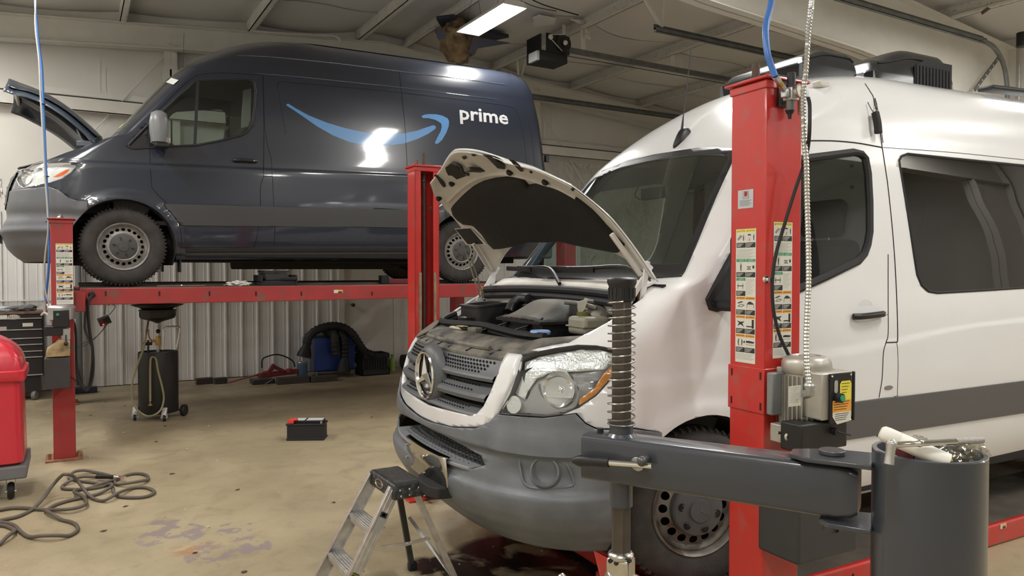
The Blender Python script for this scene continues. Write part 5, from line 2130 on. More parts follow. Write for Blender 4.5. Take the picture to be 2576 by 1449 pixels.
 def inpt(t_, y_, b):
  w = .84
  aq = min(1, abs(y_) / w)
  return H.R + H.f * (t_ * H.L) + H.n * (H.crown * math.sin(PI * min(1, t_)) - H.fdrop * aq ** 2 * (.5 + .5 * t_) - .75 * H.edge * aq ** 8 + b) + V((0, y_, 0))
 cen = (sum(p[0] for p in pp) / n_, sum(p[1] for p in pp) / n_)
 rings_ = []
 for k, (sc_, b_) in enumerate(((1, -.020), (.985, -.038), (.93, -.050), (.8, -.055), (.6, -.056), (.35, -.056), (.1, -.056))):
  rings_.append([bm.verts.new(inpt(cen[0] + (p[0] - cen[0]) * sc_, cen[1] + (p[1] - cen[1]) * sc_, b_)) for p in pp])
 for a_, b_ in zip(rings_, rings_[1:]):
  bridge(bm, a_, b_)
 bm.faces.new(rings_[-1])
 obj('insulation_pad', bm, mat('black_hood_insulation', (.012, .011, .010), .85, var=.5, vscale=3, bump=.3, bscale=18), hood, local=True, smooth=70)
 holes_ = [[(300, 270), (320, 262), (345, 290), (385, 330), (398, 362), (380, 368), (350, 330), (330, 295)],
              [(395, 205), (455, 160), (480, 190), (520, 225), (565, 275), (490, 302), (450, 270), (420, 268), (405, 240)],
              [(705, 95), (760, 100), (820, 140), (888, 190), (888, 218), (830, 210), (790, 170), (740, 120)],
              [(920, 135), (960, 140), (1010, 185), (1040, 235), (1020, 238), (990, 210), (950, 165)],
              [(530, 115), (555, 110), (572, 128), (550, 138)], [(608, 95), (630, 93), (650, 108), (625, 110)],
              [(480, 715), (600, 710), (710, 835), (580, 838)]]
 for L in holes_:
  flat(L, -.005, .003, 'inner_panel_pocket', pocket, inner)
 flat([(475, 710), (605, 705), (742, 842), (570, 845)], -.001, .002, 'pocket_frame', M_wht, inner)
 bm = B()
 tube(bm, [onin(*q, -.012) for q in s5([(455, 165), (520, 190), (545, 245), (590, 260)])], .010, n=6, k=3)
 cbox(bm, onin(1195, 427, -.014), (.09, .06, .02))
 obj('hood_latch', bm, mat('greasy_latch_steel', (.06, .055, .05), .5, .5, var=.4, vscale=30), hood, local=True, bevel=.004)
 for q in ((930, 240), (1225, 320), (450, 335), (340, 460), (1105, 240), (1450, 385), (218, 318), (272, 545)):
  x_, y_ = s5([q])[0]
  t_, yy = ty(x_, y_, -.02)
  r_ = .017 if q in ((930, 240), (1225, 320), (450, 335), (340, 460)) else .008
  bm = B()
  c_ = onin(x_, y_)
  lathe(bm, [(r_, .01), (r_, -.010 if r_ > .01 else -.003), (r_ * .6, -.016 if r_ > .01 else -.004)], c_, H.n, n=14)
  obj('rubber_buffer', bm, M_rub, hood, local=True)
 bm = B()
 tube(bm, [onin(*q, .002) for q in s5([(420, 480), (500, 400), (620, 310), (760, 262), (900, 255), (1040, 280), (1200, 330), (1330, 370), (1480, 450)])], .012, n=8, k=4)
 obj('inner_panel_ridge', bm, M_whtd, inner, local=True)
 for s in (-1, 1):
  for (a0, b0) in (((-.33, s * .80, 1.30), (-.17, s * .81, 1.53)), ((-.22, s * .80, 1.33), (-.20, s * .82, 1.55))):
   bm = B()
   beam(bm, V(a0), V(b0), .012, .030, (1, 0, 0))
   obj('hood_hinge_arm', bm, M_wht, hood, local=True, bevel=.003)
  bm = B()
  a_ = H.P(.02, s * .93, off=-.045)
  b_ = H.P(.32, s * .93, off=-.045)
  beam(bm, a_, b_, .02, .022, H.n)
  obj('hood_hinge_rail', bm, M_whtd, hood, local=True, bevel=.003)
 bm = B()
 a_ = W.aty(1176, 645, .72)
 b_ = W.aty(1208, 748, .72)
 for d_ in (0, .022):
  cyl(bm, a_ + V((d_, 0, 0)), b_ + V((d_ * 1.2, 0, 0)), .006, n=8)
 cyl(bm, W.aty(1167, 615, .70), a_, .004, n=8)
 obj('prop_rod', bm, mat('dull_rod_steel', (.32, .31, .27), .35, .8), hood, local=True)
 for (px, py, yy) in ((1216, 733, .80), (1613, 748, -.78)):
  for k in range(2):
   bm = B()
   q = W.aty(px, py, yy)
   pr = [q + V((rnd.uniform(-.03, .03), rnd.uniform(-.02, .02), rnd.uniform(-.03, .035))) for _ in range(5)]
   for i in range(3):
    bm.faces.new([bm.verts.new(p) for p in (pr[i], pr[i + 1], pr[i + 2])])
   obj('frayed_tape', bm, mat('orange_brown_tape', (.42, .25, .08), .6), eb, local=True, solid=.002)
 bm = B()
 q = W.aty(1627, 735, -.76)
 tube(bm, [W.aty(1627, 722, -.72), W.aty(1624, 712, -.72), W.aty(1634, 700, -.72), W.aty(1634, 720, -.74), q], .005, n=6, k=4)
 ball(bm, q, .022, (1, 1, 1.2))
 obj('connector', bm, M_black, eb, local=True)
 # ---- side trim
 gl = M_gryw
 P = [(.50, .803), (1.0, .803), (1.38, .804), (2.65, .806), (3.14, .808)]
 Pb = [(3.14, .60), (2.65, .600), (1.43, .606), (.95, .607), (.44, .61)]
 for f in (NEAR, FAR):
  pp2 = [(x, z) for x, z in P + Pb]
  m_ = carve(skin, pp2, (0, 2), f)
  inflate(m_, .010)
  obj('side_moulding', m_, gl, van, local=True, solid=.014)
 darkgl = glassmat('black_privacy_glass', (.012, .013, .012), 0.0, .85, 1.5)
 for t_ in tint:
  obj('tinted_window', t_, darkgl, van, local=True, recalc=False)
 bm = B()
 for L, r in ((sw, .008), (sw2, .008)):
  pts = []
  for x, z in L:
   rr = W.bvh.ray_cast(V((x, -3, z)), V((0, 1, 0)))
   pts.append(rr[0])
  tube(bm, pts, r, n=6, closed=True)
 obj('window_rubber', bm, M_rub, van, local=True)
 gapm = mat('panel_gap_grey', (.03, .03, .03), .9)
 seamw = lambda pts, r=.0035, k=4, m=gapm, nm='panel_gap': seam(W, van, pts, r, m, nm, k)
 seamw([(2176, 211), (2190, 233), (2198, 250), (2212, 320), (2219, 371), (2228, 430), (2234, 474), (2244, 570), (2251, 660), (2256, 764), (2258, 851), (2255, 861)])
 seamw([(2255, 861), (2258, 880), (2259, 930), (2257, 998)], .002)
 seamw([(2234, 640), (2234, 760), (2234, 839), (2229, 861), (2222, 888), (2219, 950), (2211, 1000)], .0030)
 seamw([(2229, 862), (2255, 861)], .004, 0)
 seamw([(2209, 1004), (2215, 1033), (2212, 1072), (2206, 1098)], .005, 3, M_black)
 seamw([(2250, 998), (2257, 1030), (2256, 1060), (2252, 1087)], .005, 3, M_black)
 loc3 = []
 for x, z in ((.55, 2.06), (.70, 2.17), (.95, 2.205), (1.2, 2.215), (1.44, 2.206)):
  r = W.bvh.ray_cast(V((x, -3, z)), V((0, 1, 0)))
  loc3.append(r[0])
 seam(W, van, None, .004, M_black, loc=smoothpts(loc3, 4))
 seamw([(2576, 402), (2400, 384), (2222, 371)], .002)
 bm = B()
 pts = []
 for x, z in win:
  r = W.bvh.ray_cast(V((x, -3, z)), V((0, 1, 0)))
  pts.append(r[0] + r[1] * -.002)
 tube(bm, pts, .022, n=8, closed=True)
 obj('window_seal', bm, M_rub, van, local=True)
 gls = glassmat('cab_side_glass', (.72, .78, .75), 0.0, 1.0, 1.45)
 for pc in (wins, winf):
  tp = carve(pc, [(-.05, 1.25), (.25, 1.25), (.25, 1.62), (-.05, 1.62)], (0, 2))
  obj('mirror_triangle', tp, M_blackm, van, local=True, solid=.01)
  obj('side_window', pc, gls, van, local=True, recalc=False)
 obj('body', skin, M_wht, van, local=True, solid=.012, smooth=50)
 mc = V((.14, -1.16, 1.50))
 bm = B()
 cbox(bm, mc, (.13, .2, .34))
 cbox(bm, mc + V((-.02, .14, -.16)), (.08, .2, .05))
 obj('wing_mirror', bm, M_blackm, van, local=True, bevel=.03, bseg=3)
 bm = B()
 h0 = W.hit(2142, 796)[0]
 h1 = W.hit(2216, 789)[0]
 c_ = (h0 + h1) / 2
 lathe(bm, [(.001, -.012), (.055, -.010), (.075, .0)], c_ + V((.0, .006, .01)), (0, -1, 0), n=28)
 obj('handle_cup', bm, M_wht, van, local=True)
 bm = B()
 tube(bm, [h0 + V((.0, -.012, 0)), h0 + V((.04, -.03, .0)), c_ + V((0, -.036, 0)), h1 + V((-.03, -.03, 0)), h1 + V((0, -.012, 0))], .017, n=10, k=4)
 obj('door_handle', bm, M_black, van, local=True)
 bm = B()
 ball(bm, h1 + V((-.02, -.046, -.0)), .008)
 obj('door_lock', bm, M_chrome, van, local=True)
 bm = B()
 q, n = W.hit(2235, 975)
 lathe(bm, [(.036, 0), (.034, .004)], (0, 0, 0), (0, 0, 1), n=24)
 Mx = basis(q, V((1, 0, 0)), V((0, 0, 1))) @ Matrix.Diagonal((1, .33, 1, 1))
 bmesh.ops.transform(bm, matrix=Mx, verts=bm.verts)
 obj('side_marker', bm, mat('grey_marker_lens', (.22, .20, .19), .3), van, local=True)
 bm = B()
 a_, b_ = W.hit(2190, 288), W.hit(2198, 340)
 tube(bm, [a_[0] + a_[1] * .03, a_[0].lerp(b_[0], .5) + a_[1] * .034, b_[0] + b_[1] * .03], .022, n=8, k=3)
 bt = obj('rubber_boot', bm, M_blackm, van, local=True, bevel=.003)
 bm = B()
 tube(bm, [W.hit(2197, 248)[0] + V((0, -.01, 0)), W.hit(2198, 270)[0] + V((0, -.02, 0)), a_[0] + V((0, -.03, 0))], .003, n=5, k=3)
 tube(bm, [W.hit(2197, 250)[0] + V((0, -.01, 0)), W.hit(2206, 290)[0] + V((0, -.012, 0)), W.hit(2219, 360)[0] + V((0, -.006, 0))], .0025, n=5, k=3)
 tube(bm, [W.hit(2178, 258)[0] + V((0, -.012, 0)), W.hit(2183, 275)[0] + V((0, -.02, 0)), a_[0] + V((-.01, -.03, 0))], .0025, n=5, k=3)
 obj('loose_wires', bm, M_black, bt, local=True)
 q, n = W.hit(1716, 350)
 bm = B()
 ball(bm, (0, 0, 0), 1, (.085, .028, .028), n=20)
 for v in bm.verts:
  if v.co.z > 0:
   v.co.z *= 1 + 1.0 * sstep(-.085, .05, v.co.x)
 u = (V((1, 0, 0)) - n * n.x).normalized()
 bmesh.ops.transform(bm, matrix=basis(q, u, n.cross(u)), verts=bm.verts)
 fin = obj('shark_fin_antenna', bm, M_black, van, local=True)
 bm = B()
 a_ = q + n * .03 + u * .02
 tube(bm, [a_, a_ + V((.012, 0, .10))], .010, n=8, rf=lambda t: 1 - .6 * t)
 tube(bm, [a_ + V((.012, 0, .10)), a_ + V((.07, 0, .50))], .0035, n=6)
 obj('antenna_whip', bm, M_black, fin, local=True)
 def pod(x0, x1, hw, z0, z1, nm, lip):
  bm = B()
  nx, ny = 28, 26
  def f(u, v):
   x = x0 + (x1 - x0) * u
   y = hw * math.sin(PI * (v - .5))
   e = 1 - abs(y / hw) ** 14
   ff = sstep(.05, .55, u) * .55 + .45 * sstep(0, .10, u)
   rr = 1 - sstep(.94, 1, u) * .25
   return V((x, y, z0 + (z1 - z0) * max(.0, ff * e) * rr + .0))
  g = sheet(bm, f, nx, ny)
  edge = [g[i][0] for i in range(nx + 1)] + [g[nx][j] for j in range(1, ny + 1)] + [g[i][ny] for i in range(nx - 1, -1, -1)] + [g[0][j] for j in range(ny - 1, 0, -1)]
  low = [bm.verts.new((v.co.x, v.co.y, z0 - .10)) for v in edge]
  bridge(bm, edge, low)
  o = obj('roof_unit', bm, mat('satin_black_cover', (.018, .019, .022), .25, bump=.03, bscale=200), van, local=True, smooth=50)
  bm = B()
  tube(bm, [f(t, .12) + V((0, -.002, .004)) for t in [.1 + .9 * i / 12 for i in range(13)]], .006, n=6)
  obj('cover_ridge', bm, M_black, o, local=True)
  return o, f
 pod(1.36, 1.86, .36, 2.80, 2.935, 'front', 0)
 o2, f2 = pod(1.92, 2.77, .44, 2.80, 3.02, 'rear', 0)
 for i in range(11):
  bm = B()
  x = 2.36 + .036 * i
  zt = f2((x - 1.92) / .85, .12).z - .05
  beam(bm, V((x, -.447, 2.74)), V((x, -.445, zt)), .012, .02, (1, 0, 0))
  obj('grille_bar', bm, M_blackm, o2, local=True)
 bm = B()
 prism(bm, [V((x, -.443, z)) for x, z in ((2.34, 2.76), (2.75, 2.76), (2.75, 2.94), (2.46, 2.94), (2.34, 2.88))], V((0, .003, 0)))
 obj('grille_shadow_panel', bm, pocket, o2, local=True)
 bm = B()
 q = W.hit(2066, 218)[0]
 cbox(bm, q + V((0, 0, .01)), (.09, .06, .04))
 obj('clearance_lamp_base', bm, mat('cream_plastic', (.55, .52, .46), .5), van, local=True, bevel=.012)
 bm = B()
 q = W.aty(2500, 245, -.55)
 beam(bm, V((3.05, -.50, 2.80)), V((4.2, -.52, 2.85)), .12, .03)
 obj('roof_hatch', bm, M_black, van, local=True, bevel=.01)
 cab_interior(van, partition_x=1.66, sx=1.02, sb=1.03)
 for (px, py) in ((2143, 417), (2142, 471)):
  q = W.atx(px, py, 1.655)
  bm = B()
  cyl(bm, q, q + V((-.004, 0, 0)), .012, n=14)
  obj('partition_plug', bm, M_black, van, local=True)
 bm = B()
 q = V((.50, .02, 1.98))
 cbox(bm, q, (.03, .20, .07))
 tube(bm, [q + V((-.02, .12, .05)), q + V((.0, .18, .0)), q + V((0, .10, -.03)), q], .004, n=6, k=4)
 obj('interior_mirror', bm, M_black, van, local=True, bevel=.004)
 underbody(van)
 arch_liners(van)
 rw = mat('rusty_steel_rim', (.20, .185, .16), .5, .4, var=.4, vscale=14, col2=(.10, .06, .035), c2amt=.5, c2scale=9)
 cp = mat('grey_wheel_cap', (.085, .085, .088), .5)
 for x in (0, 3.66):
  for s in (-1, 1):
   wheel(van, (x, s * .955, .375), (-.26 if x == 0 and s < 0 else (-.26 if x == 0 else 0)), rr=.378, side=s, holes=16, rimm=rw, capm=cp, big=True, tyrem=M_tyred)
 bm = B()
 box(bm, (4.78, -.95, .30), (5.03, .95, .48))
 obj('rear_bumper', bm, M_gry, van, local=True, bevel=.03)
 ref.free()
 return van
make_white()
# ================================================================== four-post lifts
M_red = mat('bright_red_lift_paint', (.52, .026, .020), .35, coat=.4, var=.06, vscale=5, col2=(.42, .06, .045), c2amt=.25, c2scale=13)
M_red2 = mat('worn_red_lift_paint', (.36, .035, .035), .5, var=.15, vscale=5, col2=(.17, .09, .07), c2amt=.22, c2scale=9)
M_deck = mat('dirty_runway_deck', (.085, .07, .055), .8, var=.4, vscale=6, bump=.2, bscale=60)
M_rust = mat('rusty_base_steel', (.28, .13, .07), .75, var=.4, vscale=18)
M_lab = mat('decal_white', (.66, .65, .58), .45)
M_labk = mat('decal_black', (.02, .02, .02), .5)
M_laby = mat('decal_yellow', (.78, .66, .06), .45)
M_labo = mat('decal_orange', (.80, .36, .05), .45)
M_labg = mat('decal_green', (.06, .30, .16), .45)
M_labt = mat('decal_grey_print', (.34, .34, .31), .5)
M_labr = mat('decal_red', (.6, .06, .04), .45)
LABM = [M_lab, M_labk, M_laby, M_labo, M_labg, M_labt, M_labr]
rows_spec = [('y', 'CAUTION', 'CAUTION'), ('p', 0, 0), ('g', 'SAFETY', 'SAFETY'), ('g2', 'SAFETY', 0), ('o', 'WARNING', 'WARNING'), ('o', 'WARNING', 'WARNING'), ('o', 'WARNING', 'WARNING')]
def decal_strip(M, w, h, parent, name='warning_decal', worn=False):
 """safety decal sheet in the XY plane of M, x across, y up, origin at its lower left corner"""
 bm = B()
 def q(x0, y0, x1, y1, mi, z=.0006):
  vs = [bm.verts.new(M @ V(p)) for p in ((x0, y0, z), (x1, y0, z), (x1, y1, z), (x0, y1, z))]
  bm.faces.new(vs).material_index = mi
 def poly(L, mi, z=.001):
  vs = [bm.verts.new(M @ V((x, y, z))) for x, y in L]
  bm.faces.new(vs).material_index = mi
 box(bm, (0, 0, 0), (w, h, .0004), M)
 unit = h / 7.25
 y = h
 cw = w * .46
 xs = (w * .03, w * .51)
 def cell(x, ytop, head, txt, kind):
  hh = unit * .155
  q(x, ytop - hh, x + cw, ytop, head)
  T = M @ Matrix.Translation((x + cw * .56, ytop - hh * .5, .0009))
  text_bm(bm, txt, T, hh * .75, 0, .0, .9, mi=1 if head != 4 else 0)
  if head != 4:
   poly([(x + cw * .06, ytop - hh * .8), (x + cw * .16, ytop - hh * .8), (x + cw * .11, ytop - hh * .2)], 1)
  else:
   text_bm(bm, 'INSTRUCTIONS', M @ Matrix.Translation((x + cw * .55, ytop - hh * 1.0, .0009)), hh * .45, 0, .0, .9, mi=0)
  yb = ytop - unit * .98
  bh = unit * .27
  q(x, yb, x + cw, yb + bh, 1)
  for k in range(3):
   q(x + cw * .07, yb + bh * (.72 - .26 * k), x + cw * (.75 - .14 * k), yb + bh * (.82 - .26 * k), 0, .001)
  ym = yb + bh + (ytop - hh - yb - bh) * .5
  H_ = (ytop - hh - yb - bh) * .42
  X = x + cw * .5
  def fig(cx, cy, s, mi=1):
   poly([(cx - .10 * s, cy - s), (cx - .02 * s, cy - s), (cx + .02 * s, cy - .1 * s), (cx + .08 * s, cy - s), (cx + .16 * s, cy - s), (cx + .14 * s, cy + .45 * s), (cx + .3 * s, cy + .2 * s), (cx + .34 * s, cy + .28 * s), (cx + .12 * s, cy + .62 * s), (cx - .14 * s, cy + .55 * s), (cx - .2 * s, cy)], mi)
   poly([(cx + .11 * s * math.cos(a) - .0, cy + .80 * s + .14 * s * math.sin(a)) for a in [2 * PI * i / 8 for i in range(8)]], mi)
  def circ(cx, cy, r, mi=6):
   n = 20
   for i in range(n):
    a0, a1 = 2 * PI * i / n, 2 * PI * (i + 1) / n
    poly([(cx + r * math.cos(a0), cy + r * math.sin(a0)), (cx + r * math.cos(a1), cy + r * math.sin(a1)), (cx + r * .93 * math.cos(a1), cy + r * .93 * math.sin(a1)), (cx + r * .93 * math.cos(a0), cy + r * .93 * math.sin(a0))], mi, .0008)
  def car(cx, cy, s):
   poly([(cx - s, cy - .12 * s), (cx + s, cy - .12 * s), (cx + s, cy + .15 * s), (cx + .55 * s, cy + .2 * s), (cx + .3 * s, cy + .45 * s), (cx - .5 * s, cy + .45 * s), (cx - .75 * s, cy + .15 * s), (cx - s, cy + .1 * s)], 1)
  def bar(x0, y0, x1, y1, t):
   d = V((x1 - x0, y1 - y0))
   n_ = V((-d.y, d.x)).normalized() * t
   poly([(x0 + n_.x, y0 + n_.y), (x0 - n_.x, y0 - n_.y), (x1 - n_.x, y1 - n_.y), (x1 + n_.x, y1 + n_.y)], 1)
  if kind == 0:
   bar(x + cw * .1, ym - H_ * .5, x + cw * .45, ym + H_ * .6, cw * .025)
   bar(x + cw * .2, ym - H_ * .6, x + cw * .58, ym + H_ * .45, cw * .025)
   fig(x + cw * .76, ym - H_ * .1, H_ * .7)
   circ(x + cw * .76, ym, H_ * .62)
  elif kind == 1:
   car(x + cw * .35, ym + H_ * .5, cw * .2)
   fig(x + cw * .82, ym, H_ * .75)
   fig(x + cw * .35, ym - H_ * .5, H_ * .4)
   circ(x + cw * .35, ym - H_ * .35, H_ * .55)
  elif kind == 2:
   fig(X, ym, H_ * .95)
  elif kind == 3:
   bar(x + cw * .1, ym + H_ * .1, x + cw * .55, ym + H_ * .1, cw * .02)
   bar(x + cw * .15, ym - H_ * .45, x + cw * .5, ym + H_ * .05, cw * .015)
   bar(x + cw * .5, ym - H_ * .45, x + cw * .15, ym + H_ * .05, cw * .015)
   bar(x + cw * .1, ym - H_ * .5, x + cw * .55, ym - H_ * .5, cw * .02)
   poly([(x + cw * .8 + .1 * cw * math.cos(a), ym + .4 * H_ * math.sin(a)) for a in [2 * PI * i / 12 for i in range(12)]], 1)
  elif kind == 4:
   bar(x + cw * .1, ym, x + cw * .8, ym, cw * .03)
   for px_ in (.2, .72):
    bar(x + cw * px_, ym - H_ * .7, x + cw * px_, ym + H_ * .6, cw * .02)
  elif kind == 5:
   poly([(x + cw * .1, ym + H_ * .35), (x + cw * .6, ym + H_ * .8), (x + cw * .8, ym + H_ * .7), (x + cw * .3, ym + H_ * .25)], 1)
   for a, b in (((.2, -.4), (.5, .1)), ((.5, .1), (.9, -.1)), ((.9, -.1), (.6, -.5)), ((.6, -.5), (.2, -.4))):
    bar(x + cw * a[0], ym + H_ * a[1], x + cw * b[0], ym + H_ * b[1], cw * .018)
  elif kind == 6:
   car(X, ym + H_ * .35, cw * .32)
   bar(x + cw * .15, ym + H_ * .15, x + cw * .15, ym - H_ * .8, cw * .018)
   bar(x + cw * .88, ym + H_ * .15, x + cw * .88, ym - H_ * .8, cw * .018)
   bar(x + cw * .15, ym + H_ * .15, x + cw * .88, ym + H_ * .15, cw * .018)
   circ(X, ym - H_ * .4, H_ * .35)
  elif kind == 7:
   poly([(x + cw * .1, ym + H_ * .6), (x + cw * .5, ym + H_ * .35), (x + cw * .95, ym + H_ * .5), (x + cw * .7, ym), (x + cw * .9, ym - H_ * .8), (x + cw * .5, ym - H_ * .2), (x + cw * .15, ym - H_ * .7), (x + cw * .35, ym + H_ * .05)], 1)
  elif kind == 8:
   poly([(x + cw * .68, ym - H_), (x + cw * .9, ym - H_), (x + cw * .9, ym + H_), (x + cw * .68, ym + H_)], 1)
   poly([(x + cw * .1, ym - H_ * .75), (x + cw * .7, ym - H_ * .75), (x + cw * .7, ym - H_ * .5), (x + cw * .1, ym - H_ * .5)], 1)
  elif kind == 9:
   fig(x + cw * .28, ym, H_ * .85)
   fig(x + cw * .66, ym, H_ * .75)
   circ(x + cw * .5, ym, H_ * .8)
   poly([(x + cw * .8, ym), (x + cw, ym + H_ * .5), (x + cw, ym - H_ * .2)], 1)
  elif kind == 10:
   poly([(x + cw * .05, ym - H_ * .05), (x + cw * .9, ym - H_ * .05), (x + cw * .95, ym + H_ * .3), (x + cw * .4, ym + H_ * .45), (x + cw * .1, ym + H_ * .4)], 1)
   circ(x + cw * .68, ym - H_ * .15, H_ * .25, 1)
   bar(x + cw * .05, ym - H_ * .5, x + cw * .9, ym - H_ * .5, cw * .01)
 kinds = [(2, 0, 1), None, (4, 2, 3), (4, 4, None), (3, 5, 6), (3, 7, 8), (3, 9, 10)]
 names = {2: 'CAUTION', 3: 'WARNING', 4: 'SAFETY'}
 y = h - unit * .03
 for k in kinds:
  if k is None:
   for i in range(9):
    q(w * .04, y - unit * (.08 + .06 * i), w * (.93 - .1 * (i % 3)), y - unit * (.06 + .06 * i), 5)
   y -= unit * .58
   continue
  cell(xs[0], y, k[0], names[k[0]], k[1])
  if k[2] is not None:
   cell(xs[1], y, k[0], names[k[0]], k[2])
  else:
   for i in range(12):
    q(xs[1], y - unit * (.10 + .07 * i), xs[1] + cw * (.9 - .12 * (i % 4)), y - unit * (.085 + .07 * i), 5)
  y -= unit * 1.02
 for i in range(5):
  q(w * .04, y - unit * (.06 + .07 * i), w * (.93 - .07 * (i % 3)), y - unit * (.04 + .07 * i), 5)
 return obj(name, bm, LABM, parent, smooth=0, recalc=False)
class LF:
 """lift frame: local x along the runways, y across"""
 def __init__(s, o, yaw):
  s.M = Matrix.Translation(V(o)) @ Matrix.Rotation(math.radians(yaw), 4, 'Z')
def closed_post(t, x0, y0, w, d, h, m, side='near', rod=True, base=True, cap=True):
 bm = B()
 box(bm, (x0, y0, .012), (x0 + w, y0 + d, h))
 p = obj('post', bm, m, t, local=True, bevel=.006)
 if cap:
  bm = B()
  box(bm, (x0 - .006, y0 - .006, h - .035), (x0 + w + .006, y0 + d + .006, h - .002))
  box(bm, (x0 - .022, y0 - .022, h), (x0 + w + .022, y0 + d + .022, h + .012))
  obj('post_cap', bm, m, p, local=True, bevel=.004)
 if base:
  bm = B()
  box(bm, (x0 - .06, y0 - .05, 0), (x0 + w + .05, y0 + d + .06, .014))
  obj('base_plate', bm, M_rust, p, local=True, bevel=.003)
  bm = B()
  for a, b in ((x0 - .03, y0 + .03), (x0 + w + .02, y0 + .03)):
   cyl(bm, (a, b, .014), (a, b, .06), .012, n=8)
  obj('anchor_bolt', bm, M_rust, p, local=True)
 return p
def power_unit(lab, Mx, s=1.0, group=None):
 """hydraulic power unit, local: y towards the post, -y towards the camera, x to the right"""
 t = thing('power_unit', lab, 'hydraulic pump', mw=Mx, group=group)
 return t
# ---------------------------------------------------------------- lift under the blue van
L1 = LF((-.05, 7.43, 0), 0)
lift1 = thing('four_post_lift', 'worn red four-post lift raised under the blue van beside the back wall', 'car lift', mw=L1.M)
c0 = atY(128, 700, 7.43)
c1 = atY(185, 700, 7.43)
x0 = c0.x + .05
pw = c1.x - c0.x
hC = atY(155, 552, 7.43).z
p = closed_post(lift1, x0, 0, pw, .19, hC, M_red2)
bm = B()
q = V((x0 + pw * .45, .08, hC))
cyl(bm, q, q + V((0, 0, .05)), .014, n=10)
lathe(bm, [(.025, 0), (.028, .02), (.012, .035)], q, n=12)
obj('threaded_rod', bm, M_steel, p, local=True)
d0, d1 = atY(140, 766, 7.43), atY(175, 613, 7.43)
DM = basis(V((x0 + .038, -.0015, d0.z)), (1, 0, 0), (0, 0, 1))
decal_strip(DM, d1.x - d0.x, (d1.z - d0.z), p) if False else None
lb = decal_strip(L1.M @ DM, .125, d1.z - d0.z, p)
RZ1 = atY(187, 725.6, 7.86).z
rh = .155
for nm, y0, lab in (('near', .43, 0), ('far', 2.13, 0)):
 bm = B()
 box(bm, (.13, y0, RZ1 - rh), (5.25, y0 + .55, RZ1))
 rn = obj('runway', bm, M_red2, lift1, local=True, bevel=.006)
 bm = B()
 box(bm, (.13, y0 + .012, RZ1), (5.25, y0 + .54, RZ1 + .004))
 box(bm, (.13, y0 + .50, RZ1 + .004), (5.25, y0 + .54, RZ1 + .022))
 obj('runway_deck', bm, M_deck, rn, local=True)
 if nm == 'near':
  for px in (266, 401, 527, 644, 758, 936, 1032):
   q = atY(px, 741, 7.86)
   bm = B()
   cbox(bm, V((q.x + .05, y0 - .001, q.z + .01)), (.014, .006, .045))
   obj('runway_slot', bm, M_black, rn, local=True)
  q = atY(851, 733, 7.86)
  bm = B()
  cbox(bm, V((q.x + .05, y0 - .002, q.z)), (.10, .003, .035), mi=0)
  cbox(bm, V((q.x + .075, y0 - .004, q.z + .008)), (.05, .002, .018), mi=3)
  cbox(bm, V((q.x + .07, y0 - .004, q.z - .009)), (.045, .002, .014), mi=1)
  obj('runway_decal', bm, LABM, rn, local=True)
  bm = B()
  q = atY(231, 741, 7.84)
  lathe(bm, [(.030, 0), (.030, .02), (.018, .03)], V((q.x + .05, y0, q.z)), (0, -1, 0), n=20)
  obj('cable_grommet', bm, M_rub, rn, local=True)
  bm = B()
  q0 = V((q.x + .05, y0 - .02, q.z - .01))
  P_ = [q0, q0 + V((-.03, -.03, -.05))] + [V((atY(x, y, 7.80).x + .05, y0 - .05, atY(x, y, 7.80).z)) for x, y in ((221, 790), (226, 840), (233, 880), (232, 920), (226, 965), (221, 982))]
  tube(bm, P_, .013, n=8, k=5)
  P_ = [q0, q0 + V((-.04, -.03, -.05))] + [V((atY(x, y, 7.78).x + .05, y0 - .07, atY(x, y, 7.78).z)) for x, y in ((214, 800), (214, 830), (226, 860), (235, 890), (235, 940), (226, 975), (215, 984), (207, 972), (196, 930))]
  tube(bm, P_, .008, n=8, k=5)
  obj('hanging_cable', bm, M_rub, rn, local=True)
for x in (.02, 5.20):
 bm = B()
 box(bm, (x - .0, .12, RZ1 - .20), (x + .14, 3.05, RZ1 - .03))
 obj('crossbeam', bm, M_red2, lift1, local=True, bevel=.006)
closed_post(lift1, x0, 3.0, pw, .19, 2.1, M_red2)
closed_post(lift1, 5.22, 0, pw, .19, 2.1, M_red2)
closed_post(lift1, 5.22, 3.0, pw, .19, 2.1, M_red2)
LX = L1.M
pu = thing('power_unit', 'hydraulic power unit with dirty yellow tank on the post left of the blue van', 'hydraulic pump', mw=LX @ Matrix.Translation((x0, 0, 0)))
Y1 = 7.43
def lp(px, py, dy=-.08):
 q = atY(px, py, Y1 + dy)
 return V((q.x + .05 - x0, q.y - Y1, q.z))
def lbox(nm, px0, py0, px1, py1, dy, depth, m, par, bev=.006):
 a, b = lp(px0, py1, dy), lp(px1, py0, dy)
 bm = B()
 box(bm, (a.x, dy, a.z), (b.x, dy + depth, b.z))
 return obj(nm, bm, m, par, local=True, bevel=bev)
bm = B()
q = lp(155, 782, -.12)
lathe(bm, [(.10, -.10), (.10, -.02), (.105, -.02), (.105, .0), (.09, .015), (.04, .02)], V((q.x, -.12, q.z + .03)), (0, 0, 1), n=26)
mo = obj('motor', bm, M_zinc, pu, local=True)
lbox('control_box', 134, 780, 174, 824, -.25, .14, M_black, pu)
bm = B()
q = lp(145, 791, -.255)
cyl(bm, q, q + V((0, -.012, 0)), .012, n=14)
obj('start_button', bm, mat('green_button', (.03, .30, .16), .4), pu, local=True)
lbox('pump_block', 112, 820, 158, 846, -.24, .16, M_black, pu)
lbox('valve_block', 154, 825, 177, 856, -.20, .12, M_zinc, pu)
bm = B()
a, b = lp(166, 843, -.22), lp(166, 862, -.25)
cyl(bm, a, b, .006, n=8)
ball(bm, b + V((0, 0, -.01)), .018)
